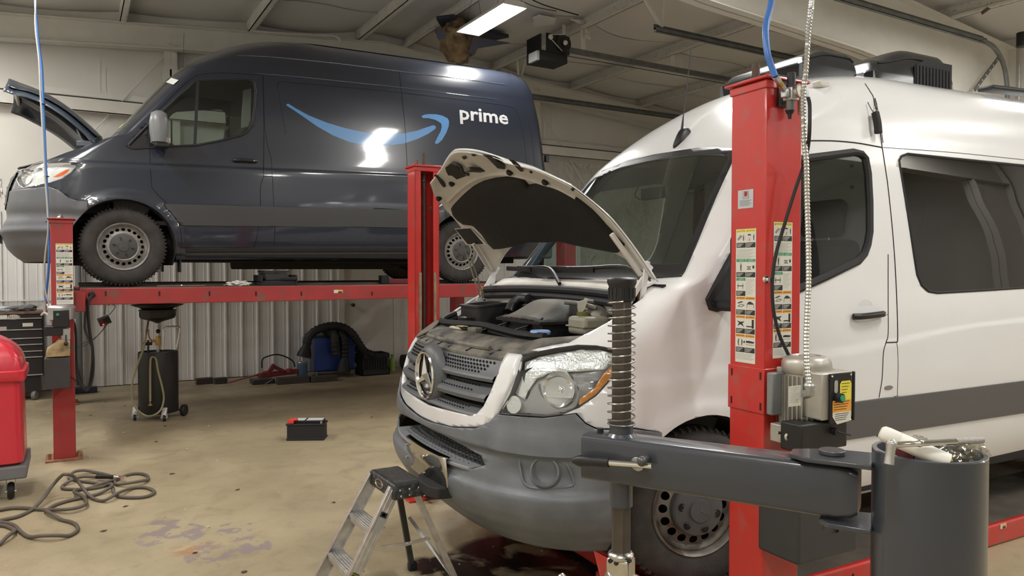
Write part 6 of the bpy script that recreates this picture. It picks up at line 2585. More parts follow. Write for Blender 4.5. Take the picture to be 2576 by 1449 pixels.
obj('release_lever', bm, M_black, pu, local=True)
a, b = lp(114, 900, -.20), lp(176, 852, -.20)
bm = B()
pr = [(a.x, a.z), (b.x, a.z), (b.x, b.z - .01), (a.x + .10, b.z), (a.x + .07, b.z - .04), (a.x + .01, b.z - .08)]
prism(bm, [V((x, -.20, z)) for x, z in pr], V((0, .18, 0)))
obj('oil_tank', bm, mat('stained_yellow_plastic', (.50, .40, .20), .5, var=.25, vscale=9, col2=(.20, .14, .07), c2amt=.35, c2scale=8), pu, local=True, bevel=.014, bseg=3)
lbox('tank_guard', 112, 899, 176, 981, -.21, .18, mat('dusty_grey_box', (.05, .05, .05), .7, var=.25), pu)
bm = B()
for dx in (0, .02):
 P_ = [lp(118, 765, -.1), lp(127, 785, -.13), lp(131, 800, -.14), lp(132, 810, -.14)]
 tube(bm, [q + V((dx, 0, 0)) for q in P_], .007, n=6, k=4)
P_ = [lp(104, 793, -.1), lp(112, 787, -.12), lp(122, 795, -.13), lp(131, 812, -.14)]
tube(bm, P_, .009, n=6, k=4)
obj('air_lines', bm, mat('cream_air_line', (.55, .52, .44), .5), pu, local=True)
bm = B()
P_ = [lp(178, 790, -.02), lp(190, 830, .05), lp(192, 900, .08), lp(196, 950, .05), lp(210, 975, .0), lp(218, 985, 0)]
tube(bm, P_, .010, n=6, k=5)
P_ = [lp(178, 948, -.05), lp(195, 962, -.03), lp(212, 984, 0)]
tube(bm, P_, .005, n=6, k=4)
obj('dark_hose', bm, M_rub, pu, local=True)
# ---------------------------------------------------------------- lift under the white van
L2 = LF((2.30, 2.02, 0), -2.4)
lift2 = thing('four_post_lift', 'bright red four-post lift lowered to the floor under the white van', 'car lift', mw=L2.M)
def l2(px, py, y=None, x=None):
 """pixel -> lift frame point on the plane y or x"""
 o = L2.M.inverted() @ CAM
 d = L2.M.inverted().to_3x3() @ ray(px, py)
 t_ = (y - o.y) / d.y if y is not None else (x - o.x) / d.x
 return o + d * t_
cc = l2(1925, 600, y=0)
XA = cc.x
wA = l2(2015, 600, y=0).x - XA
dA = l2(1838, 600, x=XA).y
hA = l2(1925, 197, y=0).z
print('post A', XA, wA, dA, hA)
pA = closed_post(lift2, XA, 0, wA, dA, hA, M_red)
bm = B()
q = V((XA + .03, dA * .45, hA + .012))
cyl(bm, q, q + V((0, 0, .07)), .016, n=14)
lathe(bm, [(.028, 0), (.028, .012)], q, n=6)
obj('threaded_rod', bm, mat('rusty_rod', (.10, .065, .05), .7, var=.3, vscale=40, bump=.4, bscale=160), pA, local=True)
bm = B()
q = V((XA + .11, dA * .5, hA + .0))
cyl(bm, q, q + V((0, 0, .06)), .010, n=10)
obj('guide_rod', bm, M_rust, pA, local=True)
a, b = l2(1850, 912, x=XA), l2(1903, 572, x=XA)
ML = L2.M @ basis(V((XA - .001, a.y, a.z + .005)), (0, -1, 0), (0, 0, 1))
decal_strip(ML, abs(b.y - a.y), (b.z - a.z) * .985, pA)
a, b = l2(1943, 905, y=0), l2(1993, 563, y=0)
decal_strip(L2.M @ basis(V((a.x, -.001, a.z + .005)), (1, 0, 0), (0, 0, 1)), b.x - a.x, (b.z - a.z), pA)
a, b = l2(1857, 526, x=XA), l2(1896, 475, x=XA)
Mp = L2.M @ basis(V((XA - .001, a.y, a.z)), (0, -1, 0), (0, 0, 1))
bm = B()
w_, h_ = abs(b.y - a.y), b.z - a.z
box(bm, (0, 0, 0), (w_, h_, .0008), Mp)
box(bm, (w_ * .32, h_ * .52, .0008), (w_ * .70, h_ * .92, .0010), Mp, 1)
box(bm, (w_ * .34, h_ * .535, .0010), (w_ * .68, h_ * .905, .0012), Mp, 0)
lathe(bm, [(w_ * .13, .0012), (.0001, .0012)], Mp @ V((w_ * .51, h_ * .78, 0)), Mp.to_3x3() @ V((0, 0, 1)), n=18, mi=2)
text_bm(bm, 'AUTOMOTIVE', Mp @ Matrix.Translation((w_ * .51, h_ * .62, .0013)), h_ * .06, 0, mi=1)
text_bm(bm, 'LIFT', Mp @ Matrix.Translation((w_ * .51, h_ * .57, .0013)), h_ * .05, 0, mi=1)
for k in range(6):
 box(bm, (w_ * .12, h_ * (.42 - .055 * k), .0008), (w_ * (.88 - .08 * (k % 3)), h_ * (.435 - .055 * k), .0011), Mp, 1)
obj('maker_plate', bm, [mat('silver_plate', (.55, .56, .58), .3, .6), M_labk, M_labr], pA, smooth=0)
bm = B()
q = l2(1926, 703, y=0)
cyl(bm, q, q + V((.0, -.02, 0)), .009, n=12)
lathe(bm, [(.016, 0), (.014, .006)], q, (0, -1, 0), n=16)
obj('grease_nipple', bm, M_chrome, pA, local=True)
a = l2(1838, 925, x=XA)
zt, zb = l2(1925, 928, y=0).z, l2(1925, 1042, y=0).z
bm = B()
box(bm, (XA - .006, -.006, zb), (XA + wA + .004, dA + .004, zt))
slv = obj('bracket_sleeve', bm, M_red, pA, local=True, bevel=.003)
for (px, py) in ((1841, 935), (1913, 946), (1840, 1005), (1913, 1023)):
 q = l2(px, py, x=XA - .006)
 bm = B()
 cbox(bm, (q.x, q.y, q.z), (.004, .007, .030))
 obj('sleeve_slot', bm, M_black, slv, local=True)
o_ = l2(1045, 1000, x=XA)
def chan(t, x, y, h, m):
 w, d, k = .185, .155, .012
 bm = B()
 box(bm, (x, y + d - k, .01), (x + w, y + d, h))
 box(bm, (x, y, .01), (x + k, y + d, h))
 box(bm, (x + w - k, y, .01), (x + w, y + d, h))
 box(bm, (x, y, .01), (x + .045, y + k, h))
 box(bm, (x + w - .045, y, .01), (x + w, y + k, h))
 p = obj('post', bm, m, t, local=True, bevel=.003)
 bm = B()
 box(bm, (x - .015, y - .015, h), (x + w + .015, y + d + .015, h + .014))
 box(bm, (x - .004, y - .004, h - .03), (x + w + .004, y + d + .004, h))
 obj('post_cap', bm, m, p, local=True, bevel=.003)
 bm = B()
 cyl(bm, (x + .10, y + .08, .02), (x + .10, y + .08, h + .11), .013, n=10)
 obj('threaded_rod', bm, mat('rusty_rod', (.10, .065, .05), .7), p, local=True)
 for xx in (x + .028, x + w - .045):
  bm = B()
  box(bm, (xx, y - .008, .2), (xx + .018, y, 1.62))
  obj('wear_strip', bm, mat('worn_brown_strip', (.26, .19, .12), .7, var=.4, vscale=20), p, local=True)
 bm = B()
 box(bm, (x - .07, y - .06, 0), (x + w + .05, y + d + .06, .014))
 obj('base_plate', bm, m, p, local=True, bevel=.003)
 return p
YB_ = 2.83
hB = l2(1070, 420, y=YB_).z
xB = l2(1045, 800, y=YB_).x
print('post B', xB, hB)
pB = chan(lift2, xB, YB_, hB, M_red)
bm = B()
cyl(bm, (xB + .05, YB_ + .1, hB + .014), (xB + .05, YB_ + .1, hB + .06), .010, n=10)
obj('guide_rod', bm, M_rust, pB, local=True)
chan(lift2, XA + 4.6, YB_, hB, M_red)
closed_post(lift2, XA + 4.6, 0, wA, dA, hA, M_red)
for x in (XA + .02, XA + 4.62):
 bm = B()
 box(bm, (x, dA + .005, .03), (x + .13, YB_ - .01, .16))
 obj('crossbeam', bm, M_red, lift2, local=True, bevel=.006)
RZ2 = .128
for nm, y0 in (('near', .36), ('far', 2.02)):
 bm = B()
 xs0 = XA - (.16 if nm == 'near' else .14)
 box(bm, (xs0, y0, .004), (XA + 5.2, y0 + .58, RZ2))
 rn = obj('runway', bm, M_red, lift2, local=True, bevel=.012)
 bm = B()
 box(bm, (xs0 + .01, y0 + .03, RZ2), (XA + 5.2, y0 + .565, RZ2 + .003))
 obj('runway_deck', bm, M_deck, rn, local=True)
 bm = B()
 prism(bm, [V((xs0 + .0, y0 + .03, RZ2)), V((xs0 + .03, y0 + .03, RZ2 + .085)), V((xs0 + .14, y0 + .03, RZ2))], V((0, .5, 0)))
 obj('wheel_stop', bm, M_red, rn, local=True, bevel=.004)
 if nm == 'near':
  for (px, py) in ((2146, 1432),):
   q = l2(px, py, y=y0)
   bm = B()
   cbox(bm, (q.x, y0, .07), (.012, .006, .035))
   obj('runway_slot', bm, M_black, rn, local=True)
  q = l2(2523, 1323, y=y0)
  bm = B()
  cbox(bm, (q.x, y0 - .002, q.z), (.06, .003, .028), mi=0)
  cbox(bm, (q.x + .008, y0 - .004, q.z + .006), (.035, .002, .012), mi=3)
  cbox(bm, (q.x + .006, y0 - .004, q.z - .007), (.03, .002, .010), mi=1)
  obj('runway_decal', bm, LABM, rn, local=True)
  q = l2(2472, 1335, y=y0 - .03)
  bm = B()
  cbox(bm, q, (.03, .03, .05))
  tg = obj('yellow_tag', bm, M_laby, rn, local=True, bevel=.006)
  bm = B()
  tube(bm, [q + V((.03 * math.cos(a) * .5 + .012, -.01, -.035 + .022 * math.sin(a))) for a in [2 * PI * i / 14 for i in range(14)]], .0025, n=6, closed=True)
  obj('key_ring', bm, M_steel, tg, local=True)
bm = B()
q = l2(1080, 1236, y=YB_ - .10)
cbox(bm, V((q.x, q.y, q.z)), (.07, .07, .09))
tb_ = obj('corner_box', bm, M_black, lift2, local=True, bevel=.006)
bm = B()
cyl(bm, q + V((-.037, 0, 0)), q + V((-.042, 0, 0)), .028, n=18)
obj('corner_lamp', bm, M_lab, tb_, local=True)
bm = B()
P_ = [l2(x, y, y=.30) for x, y in ((1497, 1387), (1530, 1405), (1530, 1449), (1512, 1449))]
prism(bm, P_, V((0, .01, 0)))
obj('wheel_chock_plate', bm, M_red, lift2, local=True)
# ---- air regulator on top of post A
fr_ = thing('air_regulator', 'air filter regulator with round gauge at the top of the near red post', 'air regulator', mw=L2.M @ Matrix.Translation((XA, 0, 0)))
fo = lambda px, py, y: l2(px, py, y=y) - V((XA, 0, 0))
def vtop(bm, px, py0, py1, y, r0, r1=None, n=16):
 cyl(bm, fo(px, py0, y), fo(px, py1, y), r0, r1, n=n)
bm = B()
a, b = fo(1958, 268, -.01), fo(1975, 190, -.01)
box(bm, (a.x, -.012, a.z), (b.x + .01, -.002, b.z))
obj('mount_plate', bm, M_black, fr_, local=True)
bm = B()
a = fo(1990, 238, -.06)
cbox(bm, a, (.045, .045, .05))
cbox(bm, fo(2015, 236, -.05), (.05, .04, .032))
cbox(bm, fo(1975, 236, -.06), (.02, .03, .03))
rb_ = obj('regulator_body', bm, M_zinc, fr_, local=True, bevel=.004)
bm = B()
vtop(bm, 1991, 215, 183, -.06, .016)
vtop(bm, 1991, 222, 213, -.06, .019)
obj('adjuster_knob', bm, M_black, fr_, local=True, bevel=.002)
bm = B()
vtop(bm, 1988, 250, 278, -.06, .017)
obj('filter_bowl', bm, mat('smoky_bowl', (.10, .10, .09), .15, coat=1), fr_, local=True)
bm = B()
vtop(bm, 1988, 244, 250, -.06, .020)
obj('bowl_ring', bm, mat('light_blue_ring', (.20, .34, .62), .4), fr_, local=True)
bm = B()
vtop(bm, 1987, 278, 286, -.06, .018, .012)
vtop(bm, 1987, 286, 299, -.06, .009, .006)
obj('drain_cap', bm, M_black, fr_, local=True)
bm = B()
vtop(bm, 2015, 248, 288, -.05, .013)
obj('oiler_bowl', bm, mat('amber_bowl', (.30, .18, .12), .15, coat=1), fr_, local=True)
bm = B()
g_ = fo(2013, 227, -.10)
nd = (L2.M.inverted().to_3x3() @ (CAM - L2.M @ (g_ + V((XA, 0, 0))))).normalized()
nd = V((.1, -1, .1)).normalized()
lathe(bm, [(.001, -.03), (.02, -.03), (.026, -.015), (.028, 0), (.024, .003), (.022, -.002)], g_, nd, n=26, caps=False)
gg = obj('pressure_gauge', bm, M_chrome, fr_, local=True)
bm = B()
lathe(bm, [(.0005, 0), (.023, 0)], g_ + nd * -.001, nd, n=24, caps=False)
obj('gauge_face', bm, M_lab, gg, local=True)
bm = B()
beam(bm, g_ + nd * .001, g_ + nd * .001 + V((.008, 0, -.012)), .0015, .001)
obj('gauge_needle', bm, M_labk, gg, local=True)
bm = B()
a, b = fo(1950, 192, -.09), fo(1973, 226, -.06)
cyl(bm, a, a.lerp(b, .35), .014, n=6)
cyl(bm, a.lerp(b, .65), b, .013, n=6)
obj('hose_fitting', bm, M_zinc, fr_, local=True)
bm = B()
cyl(bm, a.lerp(b, .35), a.lerp(b, .65), .012, n=12)
obj('brass_coupling', bm, mat('brass', (.50, .36, .13), .3, .9), fr_, local=True)
bm = B()
a_ = L2.M @ (a + V((XA, 0, 0)))
D = lambda px, py, Z_: CAM + ray(px, py) * Z_
zA = (a_ - CAM).dot(FWD)
pts = [D(1975, -420, zA + .35), D(1960, -160, zA + .18), D(1941, 0, zA + .09), D(1927, 65, zA + .03), D(1930, 130, zA), D(1940, 165, zA), a_]
tube(bm, pts, .0125, n=12, k=6)
tag(obj('air_hose', bm, mat('blue_air_hose', (.06, .18, .52), .35)), 'thick blue air hose hanging from the roof to the air regulator on the red post', 'hose')
bm = B()
Mi = L2.M
cpx = [(2045, -350), (2043, -100), (2042, 0), (2033, 90), (2027, 180), (2021, 230), (2021, 300), (2024, 360), (2028, 410), (2030, 500), (2033, 600), (2034, 700), (2031, 780), (2028, 850), (2030, 920), (2036, 975)]
zc = [zA + .25, zA + .1, zA - .06, zA - .1, zA - .1, zA - .08] + [zA - .10] * 10
pts = smoothpts([D(x, y, z_) for (x, y), z_ in zip(cpx, zc)], 4)
L_ = [0]
for i in range(1, len(pts)):
 L_.append(L_[-1] + (pts[i] - pts[i - 1]).length)
nn = int(L_[-1] / .0065)
rs = []
j = 0
for i in range(nn + 1):
 s_ = L_[-1] * i / nn
 while j < len(L_) - 2 and L_[j + 1] < s_:
  j += 1
 rs.append(pts[j].lerp(pts[j + 1], (s_ - L_[j]) / max(1e-9, L_[j + 1] - L_[j])))
tube(bm, rs, .0098, n=10, rf=lambda t: 1 + .14 * (1 if int(round(t * nn)) % 2 else -1))
tag(obj('flexible_conduit', bm, mat('flexible_steel_conduit', (.60, .60, .58), .3, .9)), 'ribbed silver flexible conduit hanging from the roof to the pump motor', 'conduit')
end_conduit = rs[-1]
# ---- power unit A
pu2 = thing('power_unit', 'grey electric pump motor with black start panel on the near red post', 'hydraulic pump', mw=L2.M @ Matrix.Translation((XA, 0, 0)))
KY = -.10
alu = mat('cast_aluminium_motor', (.48, .46, .41), .42, .6, var=.12, vscale=16, bump=.05)
bk = lambda px, py, y=KY: fo(px, py, y)
zT, zB = bk(2030, 935).z, bk(2030, 1050).z
cxm = bk(2028, 980).x
bm = B()
lathe(bm, [(.085, zB), (.085, zT - .005), (.090, zT), (.095, zT + .02), (.093, zT + .04), (.085, zT + .055), (.075, zT + .063), (.055, zT + .066), (.05, zT + .06), (.03, zT + .06), (.03, zT + .066), (.001, zT + .066)], (cxm, KY, 0), n=40)
mo = obj('motor', bm, alu, pu2, local=True, smooth=35)
for k in range(34):
 a = 2 * PI * k / 34
 if math.cos(a - (-.35)) > .5:
  continue
 bm = B()
 u = V((math.cos(a), math.sin(a), 0))
 c_ = V((cxm, KY, 0))
 beam(bm, c_ + u * .092 + V((0, 0, zB - .08)), c_ + u * .092 + V((0, 0, zT - .01)), .004, .018, u)
 obj('cooling_fin', bm, alu, mo, local=True)
for a in (-2.4, -.9, .6, 2.2):
 bm = B()
 u = V((math.cos(a), math.sin(a), 0))
 cbox(bm, V((cxm, KY, zT + .005)) + u * .095, (.03, .03, .02), rz=a)
 obj('clamp_lug', bm, alu, mo, local=True, bevel=.003)
bm = B()
a, b = bk(1937, 1045, -.05), bk(1972, 935, -.05)
box(bm, (a.x, -.06, a.z), (b.x, -.03, b.z))
obj('mount_bracket', bm, mat('grey_bracket_paint', (.20, .21, .21), .45), pu2, local=True, bevel=.006)
a = bk(2044, 1050, -.16)
hx0, hx1 = bk(2046, 990, -.17).x, bk(2100, 990, -.17).x
hz0, hz1 = bk(2060, 1052, -.19).z, bk(2060, 935, -.19).z
bm = B()
box(bm, (hx0 - .03, -.235, hz0), (hx1 + .02, -.10, hz1))
hs = obj('switch_housing', bm, alu, pu2, local=True, bevel=.006)
pz0, pz1 = bk(2110, 1055, -.2).z, bk(2110, 933, -.2).z
px0, px1 = bk(2086, 1000, -.24).x, bk(2139, 1000, -.24).x
bm = B()
box(bm, (hx1 + .018, -.24, pz0), (hx1 + .028, -.09, pz1))
box(bm, (px0, -.246, pz0), (px1, -.236, pz1))
pn = obj('control_panel', bm, M_black, pu2, local=True, bevel=.002)
PM = L2.M @ Matrix.Translation((XA, 0, 0)) @ basis(V((px0, -.2465, pz0)), (1, 0, 0), (0, 0, 1))
pwid, phei = px1 - px0, pz1 - pz0
bm = B()
pl = [(.42, .52), (.42, .78), (.50, .84), (.90, .84), (.96, .78), (.96, .46), (.40, .46)]
bm.faces.new([bm.verts.new(PM @ V((x * pwid, y * phei, .001))) for x, y in pl]).material_index = 2
pl = [(.08, .46), (.96, .46), (.96, .22), (.08, .22)]
bm.faces.new([bm.verts.new(PM @ V((x * pwid, y * phei, .001))) for x, y in pl]).material_index = 3
pl = [(.08, .22), (.96, .22), (.96, .02), (.30, -.02), (.08, .14)]
bm.faces.new([bm.verts.new(PM @ V((x * pwid, y * phei, .001))) for x, y in pl]).material_index = 0
for k in range(4):
 for (x0_, x1_, yy) in ((.50, .88, .78 - .06 * k), (.14, .88, .42 - .05 * k), (.2, .85, .18 - .04 * k)):
  pl = [(x0_, yy), (x1_ - .05 * k, yy), (x1_ - .05 * k, yy + .012), (x0_, yy + .012)]
  bm.faces.new([bm.verts.new(PM @ V((x * pwid, y * phei, .0014))) for x, y in pl]).material_index = 1
obj('safety_label', bm, LABM, pn, smooth=0, recalc=False)
bm = B()
q = L2.M.inverted() @ (PM @ V((.30 * pwid, .52 * phei, 0))) - V((XA, 0, 0))
cyl(bm, q, q + V((0, -.022, 0)), .018, n=20)
btn = obj('button_shroud', bm, M_black, pn, local=True)
bm = B()
cyl(bm, q + V((0, -.022, 0)), q + V((0, -.027, 0)), .012, n=18)
obj('start_button', bm, mat('green_button', (.03, .30, .16), .4), btn, local=True)
bm = B()
pl = rrect(pwid * .17, phei * .26, pwid * .08, 5, pwid * .24, phei * .74)
bm.faces.new([bm.verts.new(PM @ V((x, y, .001))) for x, y in pl])
obj('bare_metal_patch', bm, mat('silver_plate', (.55, .56, .58), .3, .6), pn, smooth=0)
for x, y in ((.06, .95), (.94, .95), (.94, .04)):
 bm = B()
 q = L2.M.inverted() @ (PM @ V((x * pwid, y * phei, 0))) - V((XA, 0, 0))
 ball(bm, q, .0045)
 obj('panel_screw', bm, M_chrome, pn, local=True)
bm = B()
a, b = bk(1980, 1023, KY - .098), bk(2011, 968, KY - .098)
Mr = L2.M @ Matrix.Translation((XA, 0, 0)) @ basis(V((a.x, KY - .104, a.z)), (1, 0, 0), (0, 0, 1))
w_, h_ = b.x - a.x, b.z - a.z
box(bm, (0, 0, 0), (w_, h_, .001), Mr)
for k in range(8):
 box(bm, (w_ * .1, h_ * (.9 - .1 * k), .001), (w_ * (.85 - .1 * (k % 3)), h_ * (.915 - .1 * k), .0013), Mr, 5)
obj('rating_plate', bm, LABM, mo, smooth=0)
bm = B()
a, b = bk(1992, 1118, -.19), bk(2112, 1050, -.19)
box(bm, (a.x + .01, -.225, a.z - .03), (b.x, -.125, b.z))
pb = obj('pump_body', bm, M_black, pu2, local=True, bevel=.006)
bm = B()
q = bk(2096, 1084, -.23)
cyl(bm, q, q + V((.0, -.02, 0)), .014, n=14)
cyl(bm, q + V((0, -.02, 0)), q + V((.035, -.05, -.01)), .003, n=8)
obj('toggle_switch', bm, M_black, pb, local=True)
bm = B()
a, b = bk(1962, 1115, -.10), bk(1992, 1065, -.10)
box(bm, (a.x, -.14, a.z), (b.x, -.05, b.z))
q = bk(1979, 1098, -.15)
lathe(bm, [(.016, 0), (.016, .012), (.008, .012), (.008, .0)], q, (0, -1, 0), n=18)
obj('manifold', bm, alu, pu2, local=True, bevel=.005)
bm = B()
cyl(bm, bk(1955, 1088, -.12), bk(1995, 1092, -.12), .006, n=8)
obj('bleed_pipe', bm, M_steel, pu2, local=True)
bm = B()
e = L2.M.inverted() @ end_conduit - V((XA, 0, 0))
tube(bm, [e + V((0, 0, .02)), e, e + V((.005, .0, -.02)), e + V((.01, .03, -.03))], .016, n=12, k=3)
lathe(bm, [(.017, 0), (.020, .008), (.017, .016)], e + V((0, 0, .0)), (0, 0, 1), n=14)
obj('conduit_elbow', bm, M_zinc, pu2, local=True)
a, b = bk(1928, 1412, -.14), bk(2050, 1275, -.14)
bm = B()
zt_ = bk(2016, 1280, -.2).z
zb_ = bk(2016, 1430, -.2).z
xr = bk(2103, 1350, -.10).x
xl = bk(2016, 1350, -.22).x
box(bm, (bk(1930, 1350, -.05).x, -.20, zb_ + .01), (xr, .0, zt_ + .10))
obj('oil_tank', bm, mat('charcoal_tank', (.035, .036, .037), .5, var=.15, vscale=9), pu2, local=True, bevel=.012, bseg=3)
bm = B()
zH = (L2.M @ V((XA + .09, -.06, 1.6)) - CAM).dot(FWD)
pts = [D(2033, 245, zA - .12), D(2037, 270, zA - .12), D(2035, 350, zA - .12), D(2025, 405, zH - .02), D(2000, 480, zH), D(1975, 560, zH), D(1952, 640, zH), D(1943, 710, zH), D(1946, 780, zH), D(1960, 840, zH), D(1980, 885, zH), D(1990, 905, zH + .02)]
tube(bm, pts, .0068, n=10, k=6)
tag(obj('black_air_line', bm, M_rub), 'black air line bowing across the decals of the near red post', 'hose')
# ================================================================== tyre changer in the foreground
M_tc = mat('charcoal_machine_paint', (.042, .047, .058), .32, coat=.5, var=.06, vscale=5, bump=.03, bscale=120)
M_shaft = mat('brown_hex_shaft', (.10, .085, .072), .45, .6, var=.3, vscale=14)
def D(px, py, Z_):
 return CAM + ray(px, py) * Z_
cB = D(2336, 1133, 1.47)
sP = D(1563, 1090, 1.80)
tc = thing('tire_changer', 'charcoal grey tire changer with swing arm and open round column in the foreground', 'tire changer', (cB.x, cB.y, 0))
R_ = .1015
zt = cB.z
bm = B()
lathe(bm, [(R_, 0), (R_, zt - .002), (R_ - .002, zt), (R_ - .009, zt), (R_ - .010, zt - .002), (R_ - .010, zt - .25), (.001, zt - .25)], (cB.x, cB.y, 0), n=64, caps=False)
col = obj('column', bm, M_tc, tc, smooth=40)
bm = B()
box(bm, (cB.x - .25, cB.y - .25, 0), (cB.x + .25, cB.y + .25, .05))
obj('base', bm, M_tc, col, bevel=.01)
d = V((sP.x - cB.x, sP.y - cB.y, 0))
d.normalize()
n_ = V((-d.y, d.x, 0))
aL = V((sP.x, sP.y, 0)) + d * .085
aR = V((cB.x, cB.y, 0)) + d * (R_ + .022)
za0, za1 = D(1540, 1208, 1.80).z, D(1540, 1095, 1.80).z
M1 = basis(aL, -d, V((0, 0, 1)))
bm = B()
Ln = (aR - aL).length
wA_ = .095
pr = rrect(wA_, za1 - za0, .014, 4, 0, (za0 + za1) / 2)
rs = []
for t_ in (0, Ln - .04, Ln - .012, Ln):
 k = 1 if t_ < Ln - .02 else (.93 if t_ < Ln - .001 else .80)
 rs.append([bm.verts.new(aL - d * t_ + n_ * (a * k) + V((0, 0, (za0 + za1) / 2 + (b - (za0 + za1) / 2) * (k if t_ > 0 else 1)))) for a, b in pr])
for a, b in zip(rs, rs[1:]):
 bridge(bm, a, b)
bm.faces.new(rs[0])
bm.faces.new(rs[-1])
arm = obj('swing_arm', bm, M_tc, tc, smooth=35)
for z0, z1, nm in ((za1 + .004, za1 + .014, 'hinge_plate'), (za0 - .016, za0 - .006, 'hinge_plate')):
 bm = B()
 c = V((cB.x, cB.y, 0))
 k_ = 1 if z0 > za1 else .62
 P_ = [c + d * (R_ - .005) + n_ * .06, c + d * (R_ + .12 * k_) + n_ * .06, c + d * (R_ + .155 * k_) + n_ * .035, c + d * (R_ + .155 * k_) - n_ * .01, c + d * (R_ + .09 * k_) - n_ * .05, c + d * (R_ - .005) - n_ * .06]
 P_ = [V((p.x, p.y, z0)) for p in P_]
 prism(bm, P_, V((0, 0, z1 - z0)))
 obj(nm, bm, M_tc, col, bevel=.002)
bm = B()
pv = V((cB.x, cB.y, 0)) + d * (R_ + .075)
cyl(bm, V((pv.x, pv.y, za1 + .014)), V((pv.x, pv.y, za1 + .024)), .026, n=28)
obj('hinge_pin', bm, mat('dark_pin_steel', (.10, .10, .105), .4, .6), col, bevel=.002)
bm = B()
cyl(bm, V((pv.x, pv.y, za0 - .04)), V((pv.x, pv.y, za0 - .016)), .017, n=14)
obj('hinge_pin', bm, mat('dark_pin_steel', (.10, .10, .105), .4, .6), col, bevel=.002)
sx, sy = sP.x, sP.y
Zs = 1.80
zz = lambda py: D(1563, py, Zs).z
bm = B()
cyl(bm, (sx, sy, za1 - .01), (sx, sy, zz(1060)), .0285, n=32)
lathe(bm, [(.038, za1 - .001), (.031, za1 + .007)], (sx, sy, 0), n=32)
obj('upper_collar', bm, M_tc, arm)
bm = B()
cyl(bm, (sx, sy, zz(1272)), (sx, sy, za0 + .01), .0285, n=32)
obj('lower_collar', bm, M_tc, arm)
bm = B()
cyl(bm, (sx, sy, zz(1395)), (sx, sy, zz(755)), .0245, n=6, ph=.35)
sh = obj('hex_shaft', bm, M_shaft, arm, smooth=20, bevel=.002)
bm = B()
lathe(bm, [(.028, zz(757)), (.0315, zz(755)), (.0315, zz(720)), (.0345, zz(714)), (.036, zz(708)), (.035, zz(702)), (.028, zz(698)), (.001, zz(697))], (sx, sy, 0), n=40)
cp_ = obj('shaft_cap', bm, M_black, sh)
for k in range(16):
 bm = B()
 a = 2 * PI * k / 16
 u = V((math.cos(a), math.sin(a), 0))
 beam(bm, V((sx, sy, zz(750))) + u * .031, V((sx, sy, zz(724))) + u * .031, .005, .004, u)
 obj('grip_rib', bm, M_black, cp_)
bm = B()
turns = 15.5
z0, z1 = zz(1062), zz(757)
pts = [V((sx + .0325 * math.cos(2 * PI * turns * i / 420 + 1), sy + .0325 * math.sin(2 * PI * turns * i / 420 + 1), z0 + (z1 - z0) * (i / 420) ** .97)) for i in range(421)]
pts = [V((sx + .0325 * math.cos(1 - 2 * PI * i / 28), sy + .0325 * math.sin(1 - 2 * PI * i / 28), z0 - .003)) for i in range(28, 0, -1)] + pts
tube(bm, pts, .0020, n=6)
obj('coil_spring', bm, mat('spring_steel', (.30, .29, .26), .35, .9), sh)
bm = B()
q = V((sx, sy, 0)) + d * .055
cyl(bm, (q.x, q.y, za1), (q.x, q.y, za1 + .012), .008, n=14)
obj('socket_bolt', bm, M_black, arm)
face = -n_ if (-n_).dot(CAM - sP) > 0 else n_
fy = lambda px, py: None
pC = V((sx, sy, 0)) + face * (wA_ / 2 + .0)
def onface(px, py, off=0.0):
 dd = (pC + face * off).dot(face)
 return onp(px, py, face, dd)
bm = B()
c = onface(1608, 1165)
cyl(bm, c, c + face * .012, .0165, n=24)
lv = obj('lever_boss', bm, M_steel, arm, bevel=.001)
bm = B()
a, b = onface(1533, 1164, .030), onface(1640, 1172, .022)
cyl(bm, a, b, .0068, n=14)
obj('lever_rod', bm, M_chrome, lv)
bm = B()
b2 = onface(1440, 1158, .036)
dd = (b2 - a)
L_ = dd.length
lathe(bm, [(.008, 0), (.0115, .002), (.012, L_ * .45), (.0145, L_ * .75), (.013, L_ * .84), (.007, L_ * .99), (.004, L_)], a, dd, n=10)
obj('lever_grip', bm, M_black, lv)
bm = B()
q = onface(1628, 1152, .0)
cyl(bm, q, q + face * .03, .010, .009, n=14)
ball(bm, q + face * .035, .012)
obj('lever_bolt', bm, mat('dark_pin_steel', (.10, .10, .105), .4, .6), lv)
zh = zz(1400)
bm = B()
lathe(bm, [(.028, zh + .012), (.032, zh + .004), (.030, zh - .010)], (sx, sy, 0), n=24)
cbox(bm, (sx, sy, zh - .03), (.060, .050, .055), rz=math.atan2(d.y, d.x))
hd_ = obj('mount_head', bm, mat('polished_head_steel', (.62, .60, .56), .25, 1.0, var=.15, vscale=30), sh, bevel=.008, bseg=3)
bm = B()
P_ = [V((sx, sy, zh - .05)), V((sx, sy, zh - .09)) + d * .03, V((sx, sy, zh - .11)) + d * .10, V((sx, sy, zh - .15)) + d * .16]
tube(bm, P_, .034, n=12, k=5, rf=lambda t: 1.1 - .5 * t)
cbox(bm, V((sx, sy, zh - .13)) + d * .0, (.075, .055, .16), rz=math.atan2(d.y, d.x))
tube(bm, [V((sx, sy, zh - .09)) + d * .13 + face * .03, V((sx, sy, zh - .075)) + d * .155 + face * .02], .012, n=10)
obj('duckhead', bm, mat('polished_head_steel', (.62, .60, .56), .25, 1.0), hd_, bevel=.006)
for (px, py) in ((1535, 1411), (1550, 1417), (1583, 1411)):
 bm = B()
 q = onp(px, py, face, (V((sx, sy, 0)) + face * .026).dot(face))
 cyl(bm, q + face * -.004, q + face * .002, .0055, n=12)
 obj('head_bolt', bm, M_blackm, hd_)
cz_ = zt
def cy(px, py, z=None):
 return atZ(px, py, cz_ if z is None else z)
bm = B()
